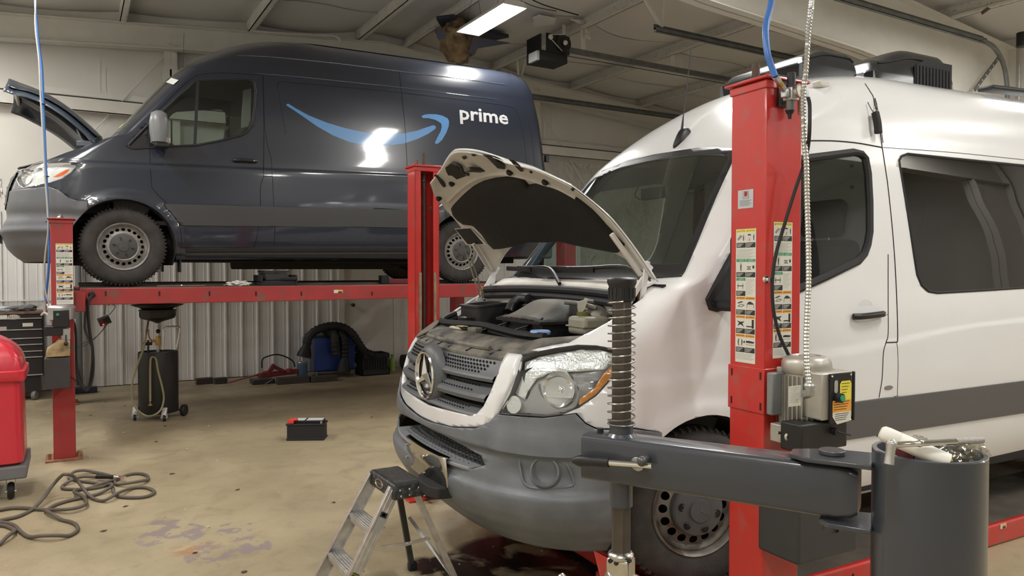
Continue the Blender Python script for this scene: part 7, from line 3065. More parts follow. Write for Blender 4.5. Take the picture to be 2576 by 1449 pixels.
a = V((cB.x, cB.y, cz_)) + (-RGT) * .055 + V((0, 0, -.02))
p0, p1 = D(2213, 1086, 1.44), D(2368, 1155, 1.40)
dd = (p1 - p0).normalized()
u, v, _ = frame_of(dd)
lathe(bm, [(.001, 0), (.010, .001), (.0145, .006), (.0155, .015), (.0155, .035), (.0150, .036), (.0155, .038), (.0165, .125)], p0, dd, n=26)
tag(obj('rolled_paper', bm, mat('white_paper_roll', (.78, .76, .70), .6)), 'white rolled tube sticking out of the open grey column', 'roll')
bm = B()
q0, q1 = D(2246, 1119, 1.385), D(2474, 1107, 1.385)
dd = (q1 - q0).normalized()
ll = (q1 - q0).length
bb_ = thing('breaker_bar', 'chrome breaker bar with socket lying across the top of the grey column', 'wrench', tuple(q0))
lathe(bm, [(.0055, -.012), (.0055, ll * .05), (.0055, ll * .27), (.0068, ll * .28), (.0072, ll * .30), (.006, ll * .32), (.0056, ll * .34), (.0056, ll * .70)], q0, dd, n=18)
bar = obj('handle', bm, M_chrome, bb_)
bm = B()
lathe(bm, [(.0056, ll * .70), (.0062, ll * .71), (.0062, ll * .97), (.0050, ll)], q0, dd, n=18)
obj('knurled_grip', bm, mat('knurled_steel', (.40, .39, .38), .5, .9, bump=.5, bscale=400), bar)
bm = B()
s0, s1 = D(2243, 1112, 1.37), D(2236, 1168, 1.365)
sd = (s1 - s0)
lathe(bm, [(.0088, 0), (.0088, sd.length * .3), (.0082, sd.length * .33), (.0088, sd.length)], s0, sd, n=14)
ball(bm, s0 + V((0, 0, -.004)), .010)
obj('deep_socket', bm, M_alu, bar)
bm = B()
p0, p1 = D(2300, 1128, 1.46), D(2352, 1150, 1.42)
cyl(bm, p0, p1, .013, n=20)
tag(obj('paper_roll', bm, mat('white_paper_roll', (.78, .76, .70), .6)), 'short white roll with a grey band lying inside the column top under the chrome bar', 'roll')
bm = B()
p0, p1 = D(2258, 1126, 1.46), D(2300, 1147, 1.42)
beam(bm, p0, p1, .004, .03)
tag(obj('dark_red_folder', bm, mat('dark_red_card', (.16, .03, .03), .5)), 'dark red striped card standing in the column top beside the socket', 'card')
bm = B()
q = D(2387, 1150, 1.40)
prism(bm, [q + RGT * a + V((0, 0, b)) for a, b in ((-.008, -.008), (.008, -.008), (.005, .003), (-.005, .003))], FWD * .01)
tag(obj('yellow_clip', bm, M_laby), 'small yellow plastic piece at the front rim of the column', 'clip')
for (px, py, r, lab) in ((2440, 1130, .024, 'crumpled clear plastic bag at the right end of the column top'), (2410, 1125, .022, 'crumpled clear plastic wrapper in the middle of the column top'), (2310, 1105, .014, 'small crumpled clear wrapper behind the chrome bar')):
 bm = B()
 bmesh.ops.create_icosphere(bm, subdivisions=3, radius=1)
 c = D(px, py + 6, 1.455)
 for v in bm.verts:
  p = v.co.copy()
  k = 1 + .6 * mnoise.noise(p * 2.5 + V((px, 0, 0)))
  v.co = c + V((p.x * r * k * 1.2, p.y * r * k * 1.2, p.z * r * k * .8))
 m_ = glassmat('crumpled_clear_plastic', (.86, .85, .80), .08, 1.0, 1.7)
 tag(obj('plastic_bag', bm, m_, smooth=25), lab, 'bag', 'plastic wrappings in the column')
bm = B()
c = V((cB.x, cB.y, cz_ - .05))
cyl(bm, c + V((0, 0, -.03)), c, R_ - .012, n=30)
tag(obj('rubbish_filling', bm, mat('mixed_rubbish', (.16, .13, .10), .8, var=.7, vscale=30)), 'mixed rubbish filling the open grey column', 'rubbish')
bpy.data.objects['rubbish_filling']['kind'] = 'stuff'
# ================================================================== step ladder
lad = thing('step_ladder', 'scuffed aluminium step ladder with black top cap on the concrete before the white van', 'ladder', (1.38, 3.58, 0))
topz = .565
yF, yR = 3.42, 3.74       # near and far rails
xF0, xF1 = 1.05, 1.375    # foot and top of the front rails
def railp(t, y):
 ww = .035 * (1 - t)
 yy = y + (-ww if y < 3.5 else ww)
 return V((xF0 + (xF1 - xF0) * t, yy, topz * t))
for y in (yF + .01, yR - .01):
 bm = B()
 a, b = railp(0, y), railp(.98, y)
 s = -1 if y < 3.5 else 1
 beam(bm, a, b, .062, .004, (0, 1, 0))
 ax = (b - a).normalized()
 side = V((0, 1, 0)).cross(ax).normalized()
 for k in (-1, 1):
  beam(bm, a + side * .030 * k - V((0, s * .012, 0)), b + side * .030 * k - V((0, s * .012, 0)), .004, .024, (0, 1, 0))
 for k in (-.4, .4):
  beam(bm, a + side * .03 * k + V((0, s * .003, 0)), b + side * .03 * k + V((0, s * .003, 0)), .006, .003, (0, 1, 0))
 rl = obj('front_rail', bm, M_alu, lad, bevel=.001)
 bm = B()
 if s < 0:
  P0 = railp(.80, y) + V((0, -.006, 0))
  Mq = basis(P0, side if side.x > 0 else -side, ax)
  box(bm, (-.02, -.10, 0), (.02, .0, .001), Mq, 5)
  box(bm, (-.018, -.028, .001), (.018, -.002, .0015), Mq, 1)
  lathe(bm, [(.009, .0018), (.0001, .0018)], Mq @ V((0, -.015, 0)), (0, -1, 0), n=14, mi=6)
  obj('rail_label', bm, LABM, rl, smooth=0)
  bm = B()
  P0 = railp(.33, y) + V((0, -.006, 0))
  Mq = basis(P0, side if side.x > 0 else -side, ax)
  box(bm, (-.018, -.15, 0), (.018, .0, .001), Mq, 2)
  box(bm, (-.018, -.016, .001), (.018, -.0, .0013), Mq, 1)
  text_bm(bm, 'CAUTION', Mq @ Matrix.Translation((0, -.008, .0015)), .010, 0, .0, .8, mi=2)
  box(bm, (-.004, -.07, .001), (.004, -.05, .0013), Mq, 0)
  for k in range(5):
   box(bm, (-.014, -.024 - .006 * k, .001), (.014, -.022 - .006 * k, .0013), Mq, 1)
  obj('caution_label', bm, LABM, rl, smooth=0, label='yellow caution label')
 else:
  box(bm, (xF1 - .10, y - .008, topz * .50), (xF1 - .05, y - .006, topz * .62))
  bm.free()
for z in (.375, .185):
 t = z / topz
 a, b = railp(t, yF + .012), railp(t, yR - .012)
 bm = B()
 x = a.x
 box(bm, (x - .035, a.y, z - .006), (x + .045, b.y, z))
 box(bm, (x - .037, a.y, z - .034), (x - .034, b.y, z))
 for k in range(5):
  xx = x - .028 + .015 * k
  box(bm, (xx, a.y, z), (xx + .006, b.y, z + .003))
 obj('step_tread', bm, M_alu, lad, bevel=.0008)
bm = B()
cx_ = 1.435
pr = [(-.085, 0), (-.072, .055), (.075, .055), (.088, 0)]
rs = []
zb_ = topz - .045
for (dx, dy, dz) in ((.088, .178, -.035), (.082, .172, .030), (.076, .166, .040)):
 rs.append([bm.verts.new((cx_ + a * dx / 1, (yF + yR) / 2 + b * dy, zb_ + .02 + dz)) for a, b in ((-1, -1), (1, -1), (1, 1), (-1, 1))])
for a, b in zip(rs, rs[1:]):
 bridge(bm, a, b)
bm.faces.new(rs[0])
bm.faces.new(rs[-1])
cap = obj('top_cap', bm, mat('scuffed_black_cap', (.028, .029, .031), .45, var=.3, vscale=20, col2=(.12, .12, .11), c2amt=.3, c2scale=30), lad, bevel=.008, bseg=3)
bm = B()
for i in range(16):
 y = yF + .015 + (yR - yF - .03) * i / 15
 beam(bm, V((cx_ - .06, y, zb_ + .0605)), V((cx_ + .06, y + .008, zb_ + .0605)), .004, .002)
obj('cap_tread', bm, mat('worn_grey_tread', (.16, .15, .14), .6), cap)
bm = B()
fy_ = (yF + yR) / 2
Mq = basis(V((cx_ - .0865, fy_ + .02, zb_ + .022)), (0, -1, 0), (.08, 0, 1))
pts = [Mq @ V((.048 * math.cos(2 * PI * i / 32), .020 * math.sin(2 * PI * i / 32), .001)) for i in range(32)]
tube(bm, pts, .0035, n=6, closed=True)
bg = obj('oval_badge', bm, mat('worn_brass_badge', (.45, .41, .33), .35, .9), cap)
text3d('badge_lettering', 'WERNER', bg, mat('worn_brass_badge', (.45, .41, .33), .35, .9), MW[lad.name].inverted() @ Mq @ Matrix.Translation((0, 0, .0015)), size=.022, depth=.0015, sx=.95)
for (y, z) in ((0, .030), (.05, .030), (-.05, .030), (-.045, .0), (.0, .0)):
 bm = B()
 q = V((cx_ + y, fy_ - .175, zb_ + z))
 ball(bm, q, .006, (1, .6, 1), n=10)
 obj('cap_rivet', bm, M_alu, cap)
for y, foot, m_ in ((yF + .03, V((1.70, yF - .02, 0)), M_alu), (yR - .03, V((1.585, yR - .01, 0)), mat('dark_ladder_leg', (.08, .08, .075), .5, .3, var=.3, vscale=8))):
 bm = B()
 beam(bm, V((1.49, y, topz - .06)), foot + V((0, 0, .01)), .030, .018, (0, 1, 0))
 for k in (-.010, .010):
  beam(bm, V((1.49 + k, y, topz - .06)), foot + V((k, 0, .01)), .004, .022, (0, 1, 0))
 lg = obj('rear_leg', bm, m_, lad)
 bm = B()
 cbox(bm, foot + V((0, 0, .022)), (.045, .035, .044))
 obj('rubber_foot', bm, M_rub, lg, bevel=.005)
bm = B()
box(bm, (1.48, 3.40, .0), (1.50, 3.41, .01)) if False else None
bm.free()
bm = B()
a, m_p, b = railp(.52, yF) + V((.02, -.012, 0)), V((1.47, yF - .012, .275)), V((1.60, yF - .01, .30))
a = onp(962, 1377, (0, 1, 0), yF - .01)
m_p = onp(1026, 1368, (0, 1, 0), yF - .012)
b = onp(1078, 1354, (0, 1, 0), yF - .01)
beam(bm, a, m_p, .018, .004, (0, 1, 0))
beam(bm, m_p, b, .016, .004, (0, 1, 0))
sp = obj('spreader_brace', bm, M_alu, lad)
for q in (a, m_p, m_p + V((.02, 0, .004)), b):
 bm = B()
 cyl(bm, q + V((0, -.007, 0)), q + V((0, .004, 0)), .007, n=12)
 obj('brace_rivet', bm, M_alu, sp)
bm = B()
beam(bm, V((1.56, yR - .03, .30)), V((1.68, yF + .0, .05)), .018, .004, (0, 1, 0))
obj('rear_brace', bm, M_alu, lad)
# ================================================================== car battery
q0, q1 = atZ(720, 1109), atZ(815, 1108)
dd = (q1 - q0)
bl = dd.length
ax = dd.normalized()
Mb = basis(q0, ax, V((-ax.y, ax.x, 0)))
bt = thing('car_battery', 'black car battery with red terminal cover standing alone on the concrete', 'battery', mw=Mb)
bh = .195
bm = B()
box(bm, (.006, 0, 0), (bl - .006, .175, bh * .74))
box(bm, (0, -.004, .0), (bl, .179, .02))
obj('case', bm, M_blackm, bt, local=True, bevel=.005)
bm = B()
box(bm, (-.004, -.004, bh * .74), (bl + .004, .179, bh * .82))
box(bm, (.02, .04, bh * .82), (bl - .02, .175, bh * .95))
ld_ = obj('lid', bm, M_black, bt, local=True, bevel=.004)
bm = B()
box(bm, (.03, .05, bh * .95), (bl * .45, .165, bh * .955))
box(bm, (bl * .5, .05, bh * .95), (bl * .93, .165, bh * .955))
obj('top_label', bm, mat('grey_white_label', (.60, .61, .63), .4), ld_, local=True)
bm = B()
box(bm, (.015, .0, bh * .84), (.07, .04, bh * 1.02))
box(bm, (.03, .01, bh * .97), (.10, .06, bh * 1.06))
obj('terminal_cover', bm, mat('red_plastic_cover', (.70, .05, .04), .4), ld_, local=True, bevel=.004)
bm = B()
for x in (.02, bl - .03):
 cyl(bm, (x, .02, bh * .82), (x, .02, bh * .93), .010, n=12)
bm2 = bm
obj('terminal', bm2, M_alu, ld_, local=True)
# ================================================================== coiled rubber hose on the floor
z7 = lambda L: [(x / 3.2276, 1000 + y / 3.2276) for x, y in L]
path = z7([(-160, 1230), (-60, 1215), (0, 1185), (60, 1150), (115, 1110), (110, 1070), (60, 1045), (0, 1035), (-80, 1040), (-160, 1035), (-150, 1018), (-60, 1012), (0, 1010), (60, 1018), (120, 1040), (170, 1090), (240, 1130), (340, 1145), (460, 1142), (560, 1120), (625, 1080), (625, 1040), (580, 1010), (500, 990), (420, 965), (372, 935),
           (375, 915), (450, 870), (560, 835), (680, 810), (800, 780), (900, 745), (905, 720), (860, 705), (760, 690), (650, 675), (575, 660), (560, 645), (600, 622), (680, 608), (780, 607), (850, 622), (900, 640), (930, 680), (950, 705), (1050, 712), (1150, 695), (1200, 665), (1190, 630), (1120, 615), (1030, 628), (960, 660), (880, 700), (800, 725), (690, 742), (590, 742), (520, 738), (503, 725), (520, 705), (600, 680), (680, 660), (790, 645)])
bm = B()
pts = []
for i, (x, y) in enumerate(path):
 p = atZ(x, y, .014)
 p.z = .013 + (.018 if i % 7 in (3, 4) else 0)
 pts.append(p)
tube(bm, pts, .0115, n=10, k=5)
mh = mat('dusty_brown_rubber_hose', (.125, .105, .085), .6, var=.2, vscale=10)
hs_ = thing('air_hose', 'dusty brown rubber air hose coiled in loops on the concrete at the lower left', 'hose', (0.1, 5.6, 0))
obj('hose_line', bm, mh, hs_)
path = z7([(-160, 990), (-40, 1000), (60, 985), (160, 960), (260, 910), (350, 820), (430, 710), (500, 635), (540, 625), (590, 635), (640, 690), (700, 770), (760, 820), (830, 838), (890, 815), (980, 765), (1080, 735), (1180, 730), (1245, 755), (1245, 780), (1180, 805), (1080, 812), (980, 805), (930, 780), (915, 740), (905, 700)])
bm = B()
zs_ = [.013] * len(path)
for i, h in ((6, .10), (7, .16), (8, .17), (9, .15), (10, .09), (5, .05), (11, .04), (14, .03), (15, .03)):
 zs_[i] = h
pts = []
for (x, y), z in zip(path, zs_):
 pts.append(atZ(x, y, z))
tube(bm, pts, .0115, n=10, k=5)
path = z7([(-160, 925), (-40, 915), (0, 912), (80, 898), (180, 895), (300, 905), (420, 912), (540, 908), (640, 892), (700, 862), (690, 820), (650, 790), (610, 775), (605, 755), (650, 745), (760, 735), (850, 715), (910, 680), (970, 645)])
pts = [atZ(x, y, .030 if 6 < i < 14 else .014) for i, (x, y) in enumerate(path)]
tube(bm, pts, .0115, n=10, k=5)
obj('hose_line', bm, mh, hs_)
bm = B()
a, b = atZ(785 / 3.2276, 1000 + 643 / 3.2276, .03), atZ(930 / 3.2276, 1000 + 645 / 3.2276, .035)
cyl(bm, a, b, .017, .016, n=14)
sl = obj('hose_sleeve', bm, M_rub, hs_)
bm = B()
c = atZ(1015 / 3.2276, 1000 + 655 / 3.2276, .03)
cyl(bm, b, b.lerp(c, .4), .014, .009, n=12)
cyl(bm, b.lerp(c, .45), b.lerp(c, .7), .013, n=12)
cyl(bm, b.lerp(c, .7), c, .017, n=6)
obj('coupler', bm, M_chrome, sl)
# ================================================================== waste oil drain
ob = atZ(400, 1052, 0)
dc = V((ob.x, ob.y + .02, 0))
dr_ = thing('oil_drain', 'black waste oil drain tank with raised funnel standing under the lift runway', 'oil drain', (dc.x, dc.y, 0))
Zd = (dc - CAM).dot(FWD)
zp = lambda py: CAMH + (678 - py) / FPX * Zd * 1.0
hw_ = 46 / FPX * Zd
z0, z1 = zp(1035), zp(883)
bm = B()
lathe(bm, [(.001, z0), (hw_ * .96, z0), (hw_, z0 + .015), (hw_, z1 - .01), (hw_ * .98, z1), (hw_ * .96, z1 - .012), (hw_ * .6, z1 - .02), (.001, z1 - .005)], (dc.x, dc.y, 0), n=48)
tk_ = obj('tank', bm, M_black, dr_)
bm = B()
cyl(bm, (dc.x, dc.y, z1 - .01), (dc.x, dc.y, zp(812)), .018, n=14)
ps = obj('pipe', bm, M_zinc, dr_)
bm = B()
lathe(bm, [(.026, zp(868)), (.030, zp(860)), (.030, zp(850)), (.024, zp(845))], (dc.x, dc.y, 0), n=8)
beam(bm, V((dc.x, dc.y, zp(856))), V((dc.x - .07, dc.y - .02, zp(856))), .03, .03)
obj('brass_valve', bm, mat('brass', (.50, .36, .13), .3, .9), ps)
bm = B()
tube(bm, [V((dc.x - .06, dc.y - .03, zp(856))), V((dc.x - .09, dc.y - .03, zp(845))), V((dc.x - .095, dc.y - .03, zp(826)))], .006, n=8, k=3)
obj('valve_lever', bm, mat('red_lever', (.35, .06, .03), .5), ps)
bm = B()
cyl(bm, (dc.x - .10, dc.y - .04, z1 - .01), (dc.x - .10, dc.y - .04, zp(856)), .010, n=8)
cyl(bm, (dc.x - .15, dc.y - .04, zp(862)), (dc.x - .06, dc.y - .04, zp(862)), .017, n=10)
cyl(bm, (dc.x - .10, dc.y - .04, zp(862)), (dc.x - .10, dc.y - .04, zp(853)), .012, n=8)
ball(bm, (dc.x - .0, dc.y - .03, zp(832)), .024)
obj('black_fittings', bm, M_black, ps)
bm = B()
rbw = 42 / FPX * Zd
rp = 58 / FPX * Zd
lathe(bm, [(.02, zp(812)), (.05, zp(808)), (rbw * .9, zp(800)), (rbw, zp(794)), (rbw, zp(782)), (rbw * 1.03, zp(781)), (rbw * 1.03, zp(778)), (rbw * .8, zp(777)), (rbw * 1.0, zp(773)), (rp, zp(767)), (rp * 1.04, zp(765)), (rp * .98, zp(765.5)), (rbw * .7, zp(776)), (.001, zp(780))], (dc.x, dc.y, 0), n=48, caps=False)
obj('funnel', bm, M_black, ps)
bm = B()
X = lambda px, py, dy=-.1: atY(px, py, dc.y + dy)
tube(bm, [X(410, 880, -.08), X(412, 845, -.08), X(412, 830, -.08), X(420, 823, -.08), X(445, 822, -.08), X(452, 828, -.08), X(450, 845, -.08), X(444, 875, -.08)], .010, n=10, k=4)
obj('push_handle', bm, M_chrome, tk_)
bm = B()
yb__ = -hw_ - .02
tube(bm, [X(373, 808, -.1), X(368, 840, yb__), X(360, 880, yb__), X(345, 920, yb__), X(333, 960, yb__), X(332, 1000, yb__), X(345, 1030, yb__ - .02), X(368, 1046, yb__ - .03), X(390, 1043, yb__ - .03), X(406, 1028, yb__ - .02), X(412, 1000, yb__), X(407, 970, yb__), X(397, 930, yb__), X(393, 905, yb__), X(386, 898, yb__), X(379, 905, yb__), X(378, 950, yb__), X(378, 1010, yb__)], .011, n=10, k=5)
obj('drain_hose', bm, mat('yellowed_clear_hose', (.26, .235, .13), .25, coat=.5), tk_)
bm = B()
q = X(378, 1021, yb__)
cyl(bm, q, q + V((0, 0, .04)), .008, n=8)
beam(bm, q + V((-.02, 0, .01)), q + V((.02, 0, .01)), .01, .01)
obj('brass_tap', bm, mat('brass', (.50, .36, .13), .3, .9), tk_)
for (px, py) in ((339, 1050), (413, 1052)):
 q = atZ(px, py + 8, 0)
 bm = B()
 q.z = 0
 beam(bm, q + V((0, .0, .055)), q + V((.015, .03, .14)), .05, .03)
 beam(bm, q + V((-.02, 0, .03)), q + V((-.0, 0, .08)), .006, .04, (1, 0, 0))
 beam(bm, q + V((.02, 0, .03)), q + V((.01, 0, .08)), .006, .04, (1, 0, 0))
 beam(bm, q + V((0, .0, .09)), V((dc.x, dc.y, z0 - .01)), .05, .02)
 ca = obj('caster_fork', bm, M_zinc, dr_)
 bm = B()
 cyl(bm, q + V((-.013, 0, .036)), q + V((.013, 0, .036)), .036, n=20)
 obj('caster_wheel', bm, M_rub, ca)
q = atZ(463, 1046, 0)
bm = B()
lathe(bm, [(.03, -.02), (.06, -.022), (.065, -.015), (.065, .015), (.06, .022), (.03, .02)], (q.x, q.y, .065), (.8, -.5, 0), n=28)
wz = obj('rear_wheel', bm, M_rub, dr_)
bm = B()
cyl(bm, (q.x, q.y, .065), (dc.x, dc.y + .05, .09), .010, n=8)
obj('axle', bm, M_black, wz)
# ================================================================== black tool chest by the wall
cY = 11.02
xr_ = atY(112, 900, cY).x
xl_ = xr_ - 1.25
ztop = atY(60, 787, cY).z
ch = thing('tool_chest', 'black rolling tool chest with silver drawer rails behind the red tub', 'tool chest', (xl_ + .6, cY + .25, 0))
zy = lambda py: atY(60, py, cY).z
bm = B()
box(bm, (xl_, cY + .01, zy(948)), (xr_, 11.55, zy(790)))
cb = obj('cabinet', bm, M_black, ch, bevel=.006)
rws = [805, 831, 839, 856, 873, 889, 905]
prev = 790
for py in (803, 831, 853, 869, 886, 901, 946):
 bm = B()
 box(bm, (xl_ + .02, cY - .008, zy(py) + .006), (xr_ - .02, cY + .01, zy(prev) - .004))
 dw = obj('drawer', bm, M_black, cb, bevel=.003)
 bm = B()
 box(bm, (xl_ + .02, cY - .02, zy(py) + .004), (xr_ - .02, cY - .006, zy(py) + .016))
 obj('drawer_rail', bm, M_zinc, dw)
 prev = py
bm = B()
box(bm, (xl_ - .01, cY - .015, zy(790)), (xr_ + .01, 11.56, zy(784)))
obj('chest_top', bm, mat('worn_brown_top', (.16, .10, .07), .6, var=.5, vscale=14), cb, bevel=.003)
for (a, b_, w_, h_, m_) in ((7, 798, .09, .05, M_lab), (70, 817, .11, .045, M_lab), (8, 826, .07, .04, mat('pale_flag_sticker', (.45, .38, .38), .5))):
 bm = B()
 q = atY(a, b_, cY - .012)
 box(bm, (q.x - w_ / 2, cY - .012, q.z - h_ / 2), (q.x + w_ / 2, cY - .0085, q.z + h_ / 2))
 obj('sticker', bm, m_, cb, bevel=.001)
q = atY(34, 798, cY - .012)
bm = B()
Mq = basis(V((q.x, cY - .0085, q.z)), (1, 0, 0), (0, 0, 1))
lathe(bm, [(.068, 0), (.068, .003), (.0001, .003)], (0, 0, 0), (0, 0, 1), n=32)
bmesh.ops.transform(bm, matrix=Mq @ Matrix.Diagonal((1, .45, 1, 1)), verts=bm.verts)
ov = obj('oval_sticker', bm, M_lab, cb)
text3d('sticker_lettering', 'MATCO', ov, M_labk, MW[ch.name].inverted() @ Mq @ Matrix.Translation((0, 0, .004)), size=.045, depth=.0005, sx=.8)
for (px, py) in ((90, 985),):
 bm = B()
 q = atZ(px, py + 12, 0)
 q = V((q.x, cY + .06, .0))
 lathe(bm, [(.02, -.02), (.05, -.022), (.058, 0), (.05, .022), (.02, .02)], (q.x, q.y, .06), (.9, -.4, 0), n=24)
 obj('caster_wheel', bm, mat('grey_caster', (.22, .21, .19), .5, var=.4, vscale=30), ch)
bm = B()
lathe(bm, [(.02, -.02), (.05, -.022), (.058, 0), (.05, .022), (.02, .02)], (xl_ + .15, cY + .06, .06), (.9, -.4, 0), n=24)
obj('caster_wheel', bm, mat('grey_caster', (.22, .21, .19), .5), ch)
bm = B()
box(bm, (xl_ + .05, cY + .05, .10), (xr_ - .05, 11.5, zy(948)))
obj('chest_base', bm, M_black, ch)
for (px, py, r, m_, nm, lab) in ((12, 783, .06, mat('clear_blue_bag', (.45, .50, .55), .3), 'plastic_bag', 'pale plastic bag on the left end of the black tool chest'), (45, 778, .07, mat('grey_glove', (.13, .13, .13), .8), 'work_glove', 'grey work glove in the middle on the black tool chest'), (68, 777, .08, mat('grey_glove', (.13, .13, .13), .8), 'work_glove', 'grey work glove nearest the red post on the tool chest')):
 bm = B()
 bmesh.ops.create_icosphere(bm, subdivisions=3, radius=1)
 c = atY(px, py, cY + .15)
 zc_ = zy(784) + r * .42
 for v in bm.verts:
  p = v.co.copy()
  k = 1 + .5 * mnoise.noise(p * 1.8 + V((px, 0, 0)))
  v.co = V((c.x, c.y, zc_)) + V((p.x * r * k * 1.3, p.y * r * k, max(-r * .40, p.z * r * k * .6)))
 tag(obj(nm, bm, m_), lab, 'bag' if 'bag' in nm else 'glove')
# ================================================================== red tub at the left edge
q = atZ(62, 1200, 0)
yN = 6.30
xr_ = atY(58, 1100, yN).x
rt_ = thing('red_tub', 'red plastic tub with a domed lid on a grey wheeled base at the left edge', 'bin', (xr_ - .35, yN + .3, 0))
zq = lambda py: atY(40, py, yN).z
bm = B()
rs = []
for (z, g) in ((zq(1172), -.03), (zq(1165), 0), (zq(960), -.012), (zq(945), -.012)):
 rs.append([bm.verts.new((xr_ - .35 + a, yN + .3 + b, z)) for a, b in rrect(.70 + 2 * g, .60 + 2 * g, .05, 4)])
for a, b in zip(rs, rs[1:]):
 bridge(bm, a, b)
bm.faces.new(rs[0])
bm.faces.new(rs[-1])
M_tub = mat('glossy_red_plastic', (.60, .025, .045), .32, coat=.4, var=.05)
obj('tub_body', bm, M_tub, rt_)
bm = B()
rs = []
z0, z1 = zq(960), zq(935)
zt2 = zq(840)
for (z, g) in ((z0, .01), (z0 + .01, .02), (z1, .018), (z1 + .01, .0)):
 rs.append([bm.verts.new((xr_ - .35 + a, yN + .3 + b, z)) for a, b in rrect(.70 + 2 * g, .60 + 2 * g, .05, 4)])
for i in range(1, 9):
 t = i / 8
 g = -.35 * (1 - math.cos(t * PI / 2)) * .97
 rs.append([bm.verts.new((xr_ - .35 + a, yN + .3 + b, z1 + .01 + (zt2 - z1) * math.sin(t * PI / 2))) for a, b in rrect(max(.05, .70 + 2 * g), max(.05, .60 + 2 * g * .85), .05 * (1 - t * .6), 4)])
for a, b in zip(rs, rs[1:]):
 bridge(bm, a, b)
bm.faces.new(rs[0])
bm.faces.new(rs[-1])
obj('domed_lid', bm, M_tub, rt_, smooth=50)
bm = B()
box(bm, (xr_ - .72, yN - .02, zq(1205)), (xr_ + .02, yN + .62, zq(1172)))
db = obj('dolly_base', bm, mat('grey_dolly_plastic', (.17, .17, .18), .5, var=.15), rt_, bevel=.012)
for x in (xr_ - .08, xr_ - .62):
 bm = B()
 q = V((x, yN + .06, 0))
 for s in (-1, 1):
  prism(bm, [q + V((s * .025, -.03, zq(1205))), q + V((s * .025, .06, zq(1205))), q + V((s * .025, .02, .05)), q + V((s * .025, -.02, .05))], V((.004 * s, 0, 0)))
 fk = obj('caster_fork', bm, M_zinc, rt_)
 bm = B()
 lathe(bm, [(.02, -.018), (.052, -.02), (.062, 0), (.052, .02), (.02, .018)], q + V((0, 0, .062)), (1, 0, 0), n=26)
 obj('caster_wheel', bm, M_rub, fk)
 bm = B()
 cyl(bm, q + V((-.032, 0, .055)), q + V((.032, 0, .055)), .008, n=10)
 obj('axle_bolt', bm, M_chrome, fk)
# ================================================================== blue air hose and cable hanging at the far left
bm = B()
hp = [(90, -160), (88, -40), (91, 40), (97, 110), (105, 170), (108, 230), (110, 290), (114, 380), (118, 470), (121, 560), (124, 620), (122, 680), (118, 720), (115, 758)]
tube(bm, [D(x, y, 6.55) for x, y in hp], .010, n=8, k=5)
tag(obj('blue_air_hose', bm, mat('blue_air_hose', (.06, .18, .52), .35)), 'thin blue air hose hanging in front of the blue van at the left', 'hose')
bm = B()
hp = [(95, -160), (92, -40), (89, 60), (98, 150), (102, 240), (107, 330), (113, 440), (119, 520), (121, 580), (114, 640), (111, 690), (116, 740), (128, 775), (131, 790)]
tube(bm, [D(x, y, 6.50) for x, y in hp], .007, n=8, k=5)
tag(obj('grey_air_line', bm, mat('pale_grey_line', (.42, .42, .40), .4)), 'pale grey line tied to the thin blue hose at the left', 'cable')
for y_ in (262, 444, 558):
 bm = B()
 q = D(lerp(y_, [(262, 108), (444, 117), (558, 121)]), y_, 6.52)
 cyl(bm, q + V((0, 0, -.004)), q + V((0, 0, .004)), .021, n=10)
 tag(obj('cable_tie', bm, M_black), 'black cable tie on the hanging blue hose, %s one' % {262: 'the highest', 444: 'the middle', 558: 'the lowest'}[y_], 'cable tie', 'cable ties on the hanging hose')
bm = B()
q = D(114, 772, 6.52)
cyl(bm, q + V((0, 0, -.05)), q + V((0, 0, .05)), .018, n=12)
tag(obj('hose_filter', bm, M_zinc), 'small grey fitting at the lower end of the hanging blue hose', 'fitting')
# ================================================================== along the back wall
q = atY(262, 806, 11.62)
eb_ = thing('socket_box', 'black wall socket box with a red light hanging tilted by its cables', 'socket', tuple(q))
Mq = basis(q, (1, 0, .38), (-.38, 0, 1))
bm = B()
box(bm, (-.075, -.06, 0), (.075, .06, .06), MW[eb_.name].inverted() @ Mq @ Matrix.Translation((0, 0, 0)))
obj('box', bm, mat('grey_box_steel', (.10, .11, .10), .5), eb_, local=True, bevel=.004)
bm = B()
box(bm, (-.065, -.03, .06), (-.005, .04, .075), Mq)
obj('plug', bm, mat('dark_red_plug', (.10, .03, .03), .5), eb_, bevel=.003)
bm = B()
box(bm, (.005, -.03, .06), (.065, .04, .10), Mq)
obj('plug', bm, M_black, eb_, bevel=.003)
bm = B()
ball(bm, Mq @ V((-.03, -.045, .065)), .010)
obj('red_light', bm, mat('red_lamp', (.6, .02, .02), .4, emit=(1, .05, .03), estr=2.5), eb_)
bm = B()
for P_ in (([(262, 790), (268, 760), (276, 745)]), ([(270, 815), (250, 840), (225, 858), (200, 863)]), ([(265, 822), (240, 850), (215, 868), (195, 872)]), ([(275, 792), (290, 772), (280, 765), (272, 768)])):
 tube(bm, [atY(x, y, 11.6) for x, y in P_], .006, n=6, k=4)
obj('box_cable', bm, mat('grey_cord', (.12, .12, .12), .5), eb_)
for k_, (px, w_) in enumerate(((199, .045), (208, .03))):
 bm = B()
 a, b = atY(px, 768, 11.7), atY(px + 2, 968, 11.7)
 cyl(bm, V((a.x, 11.75, a.z + .6)), V((a.x, 11.75, .06)), w_, n=10)
 tag(obj('wall_pipe', bm, M_zinc if k_ else mat('grey_pipe', (.17, .18, .18), .5)), ['thicker dark grey pipe on the back wall right of the far-left red post', 'slimmer galvanised pipe on the back wall beside the dark grey pipe'][k_], 'pipe')
bm = B()
q = atZ(212, 985, 0)
cbox(bm, (q.x - .02, 11.35, .04), (.34, .10, .08))
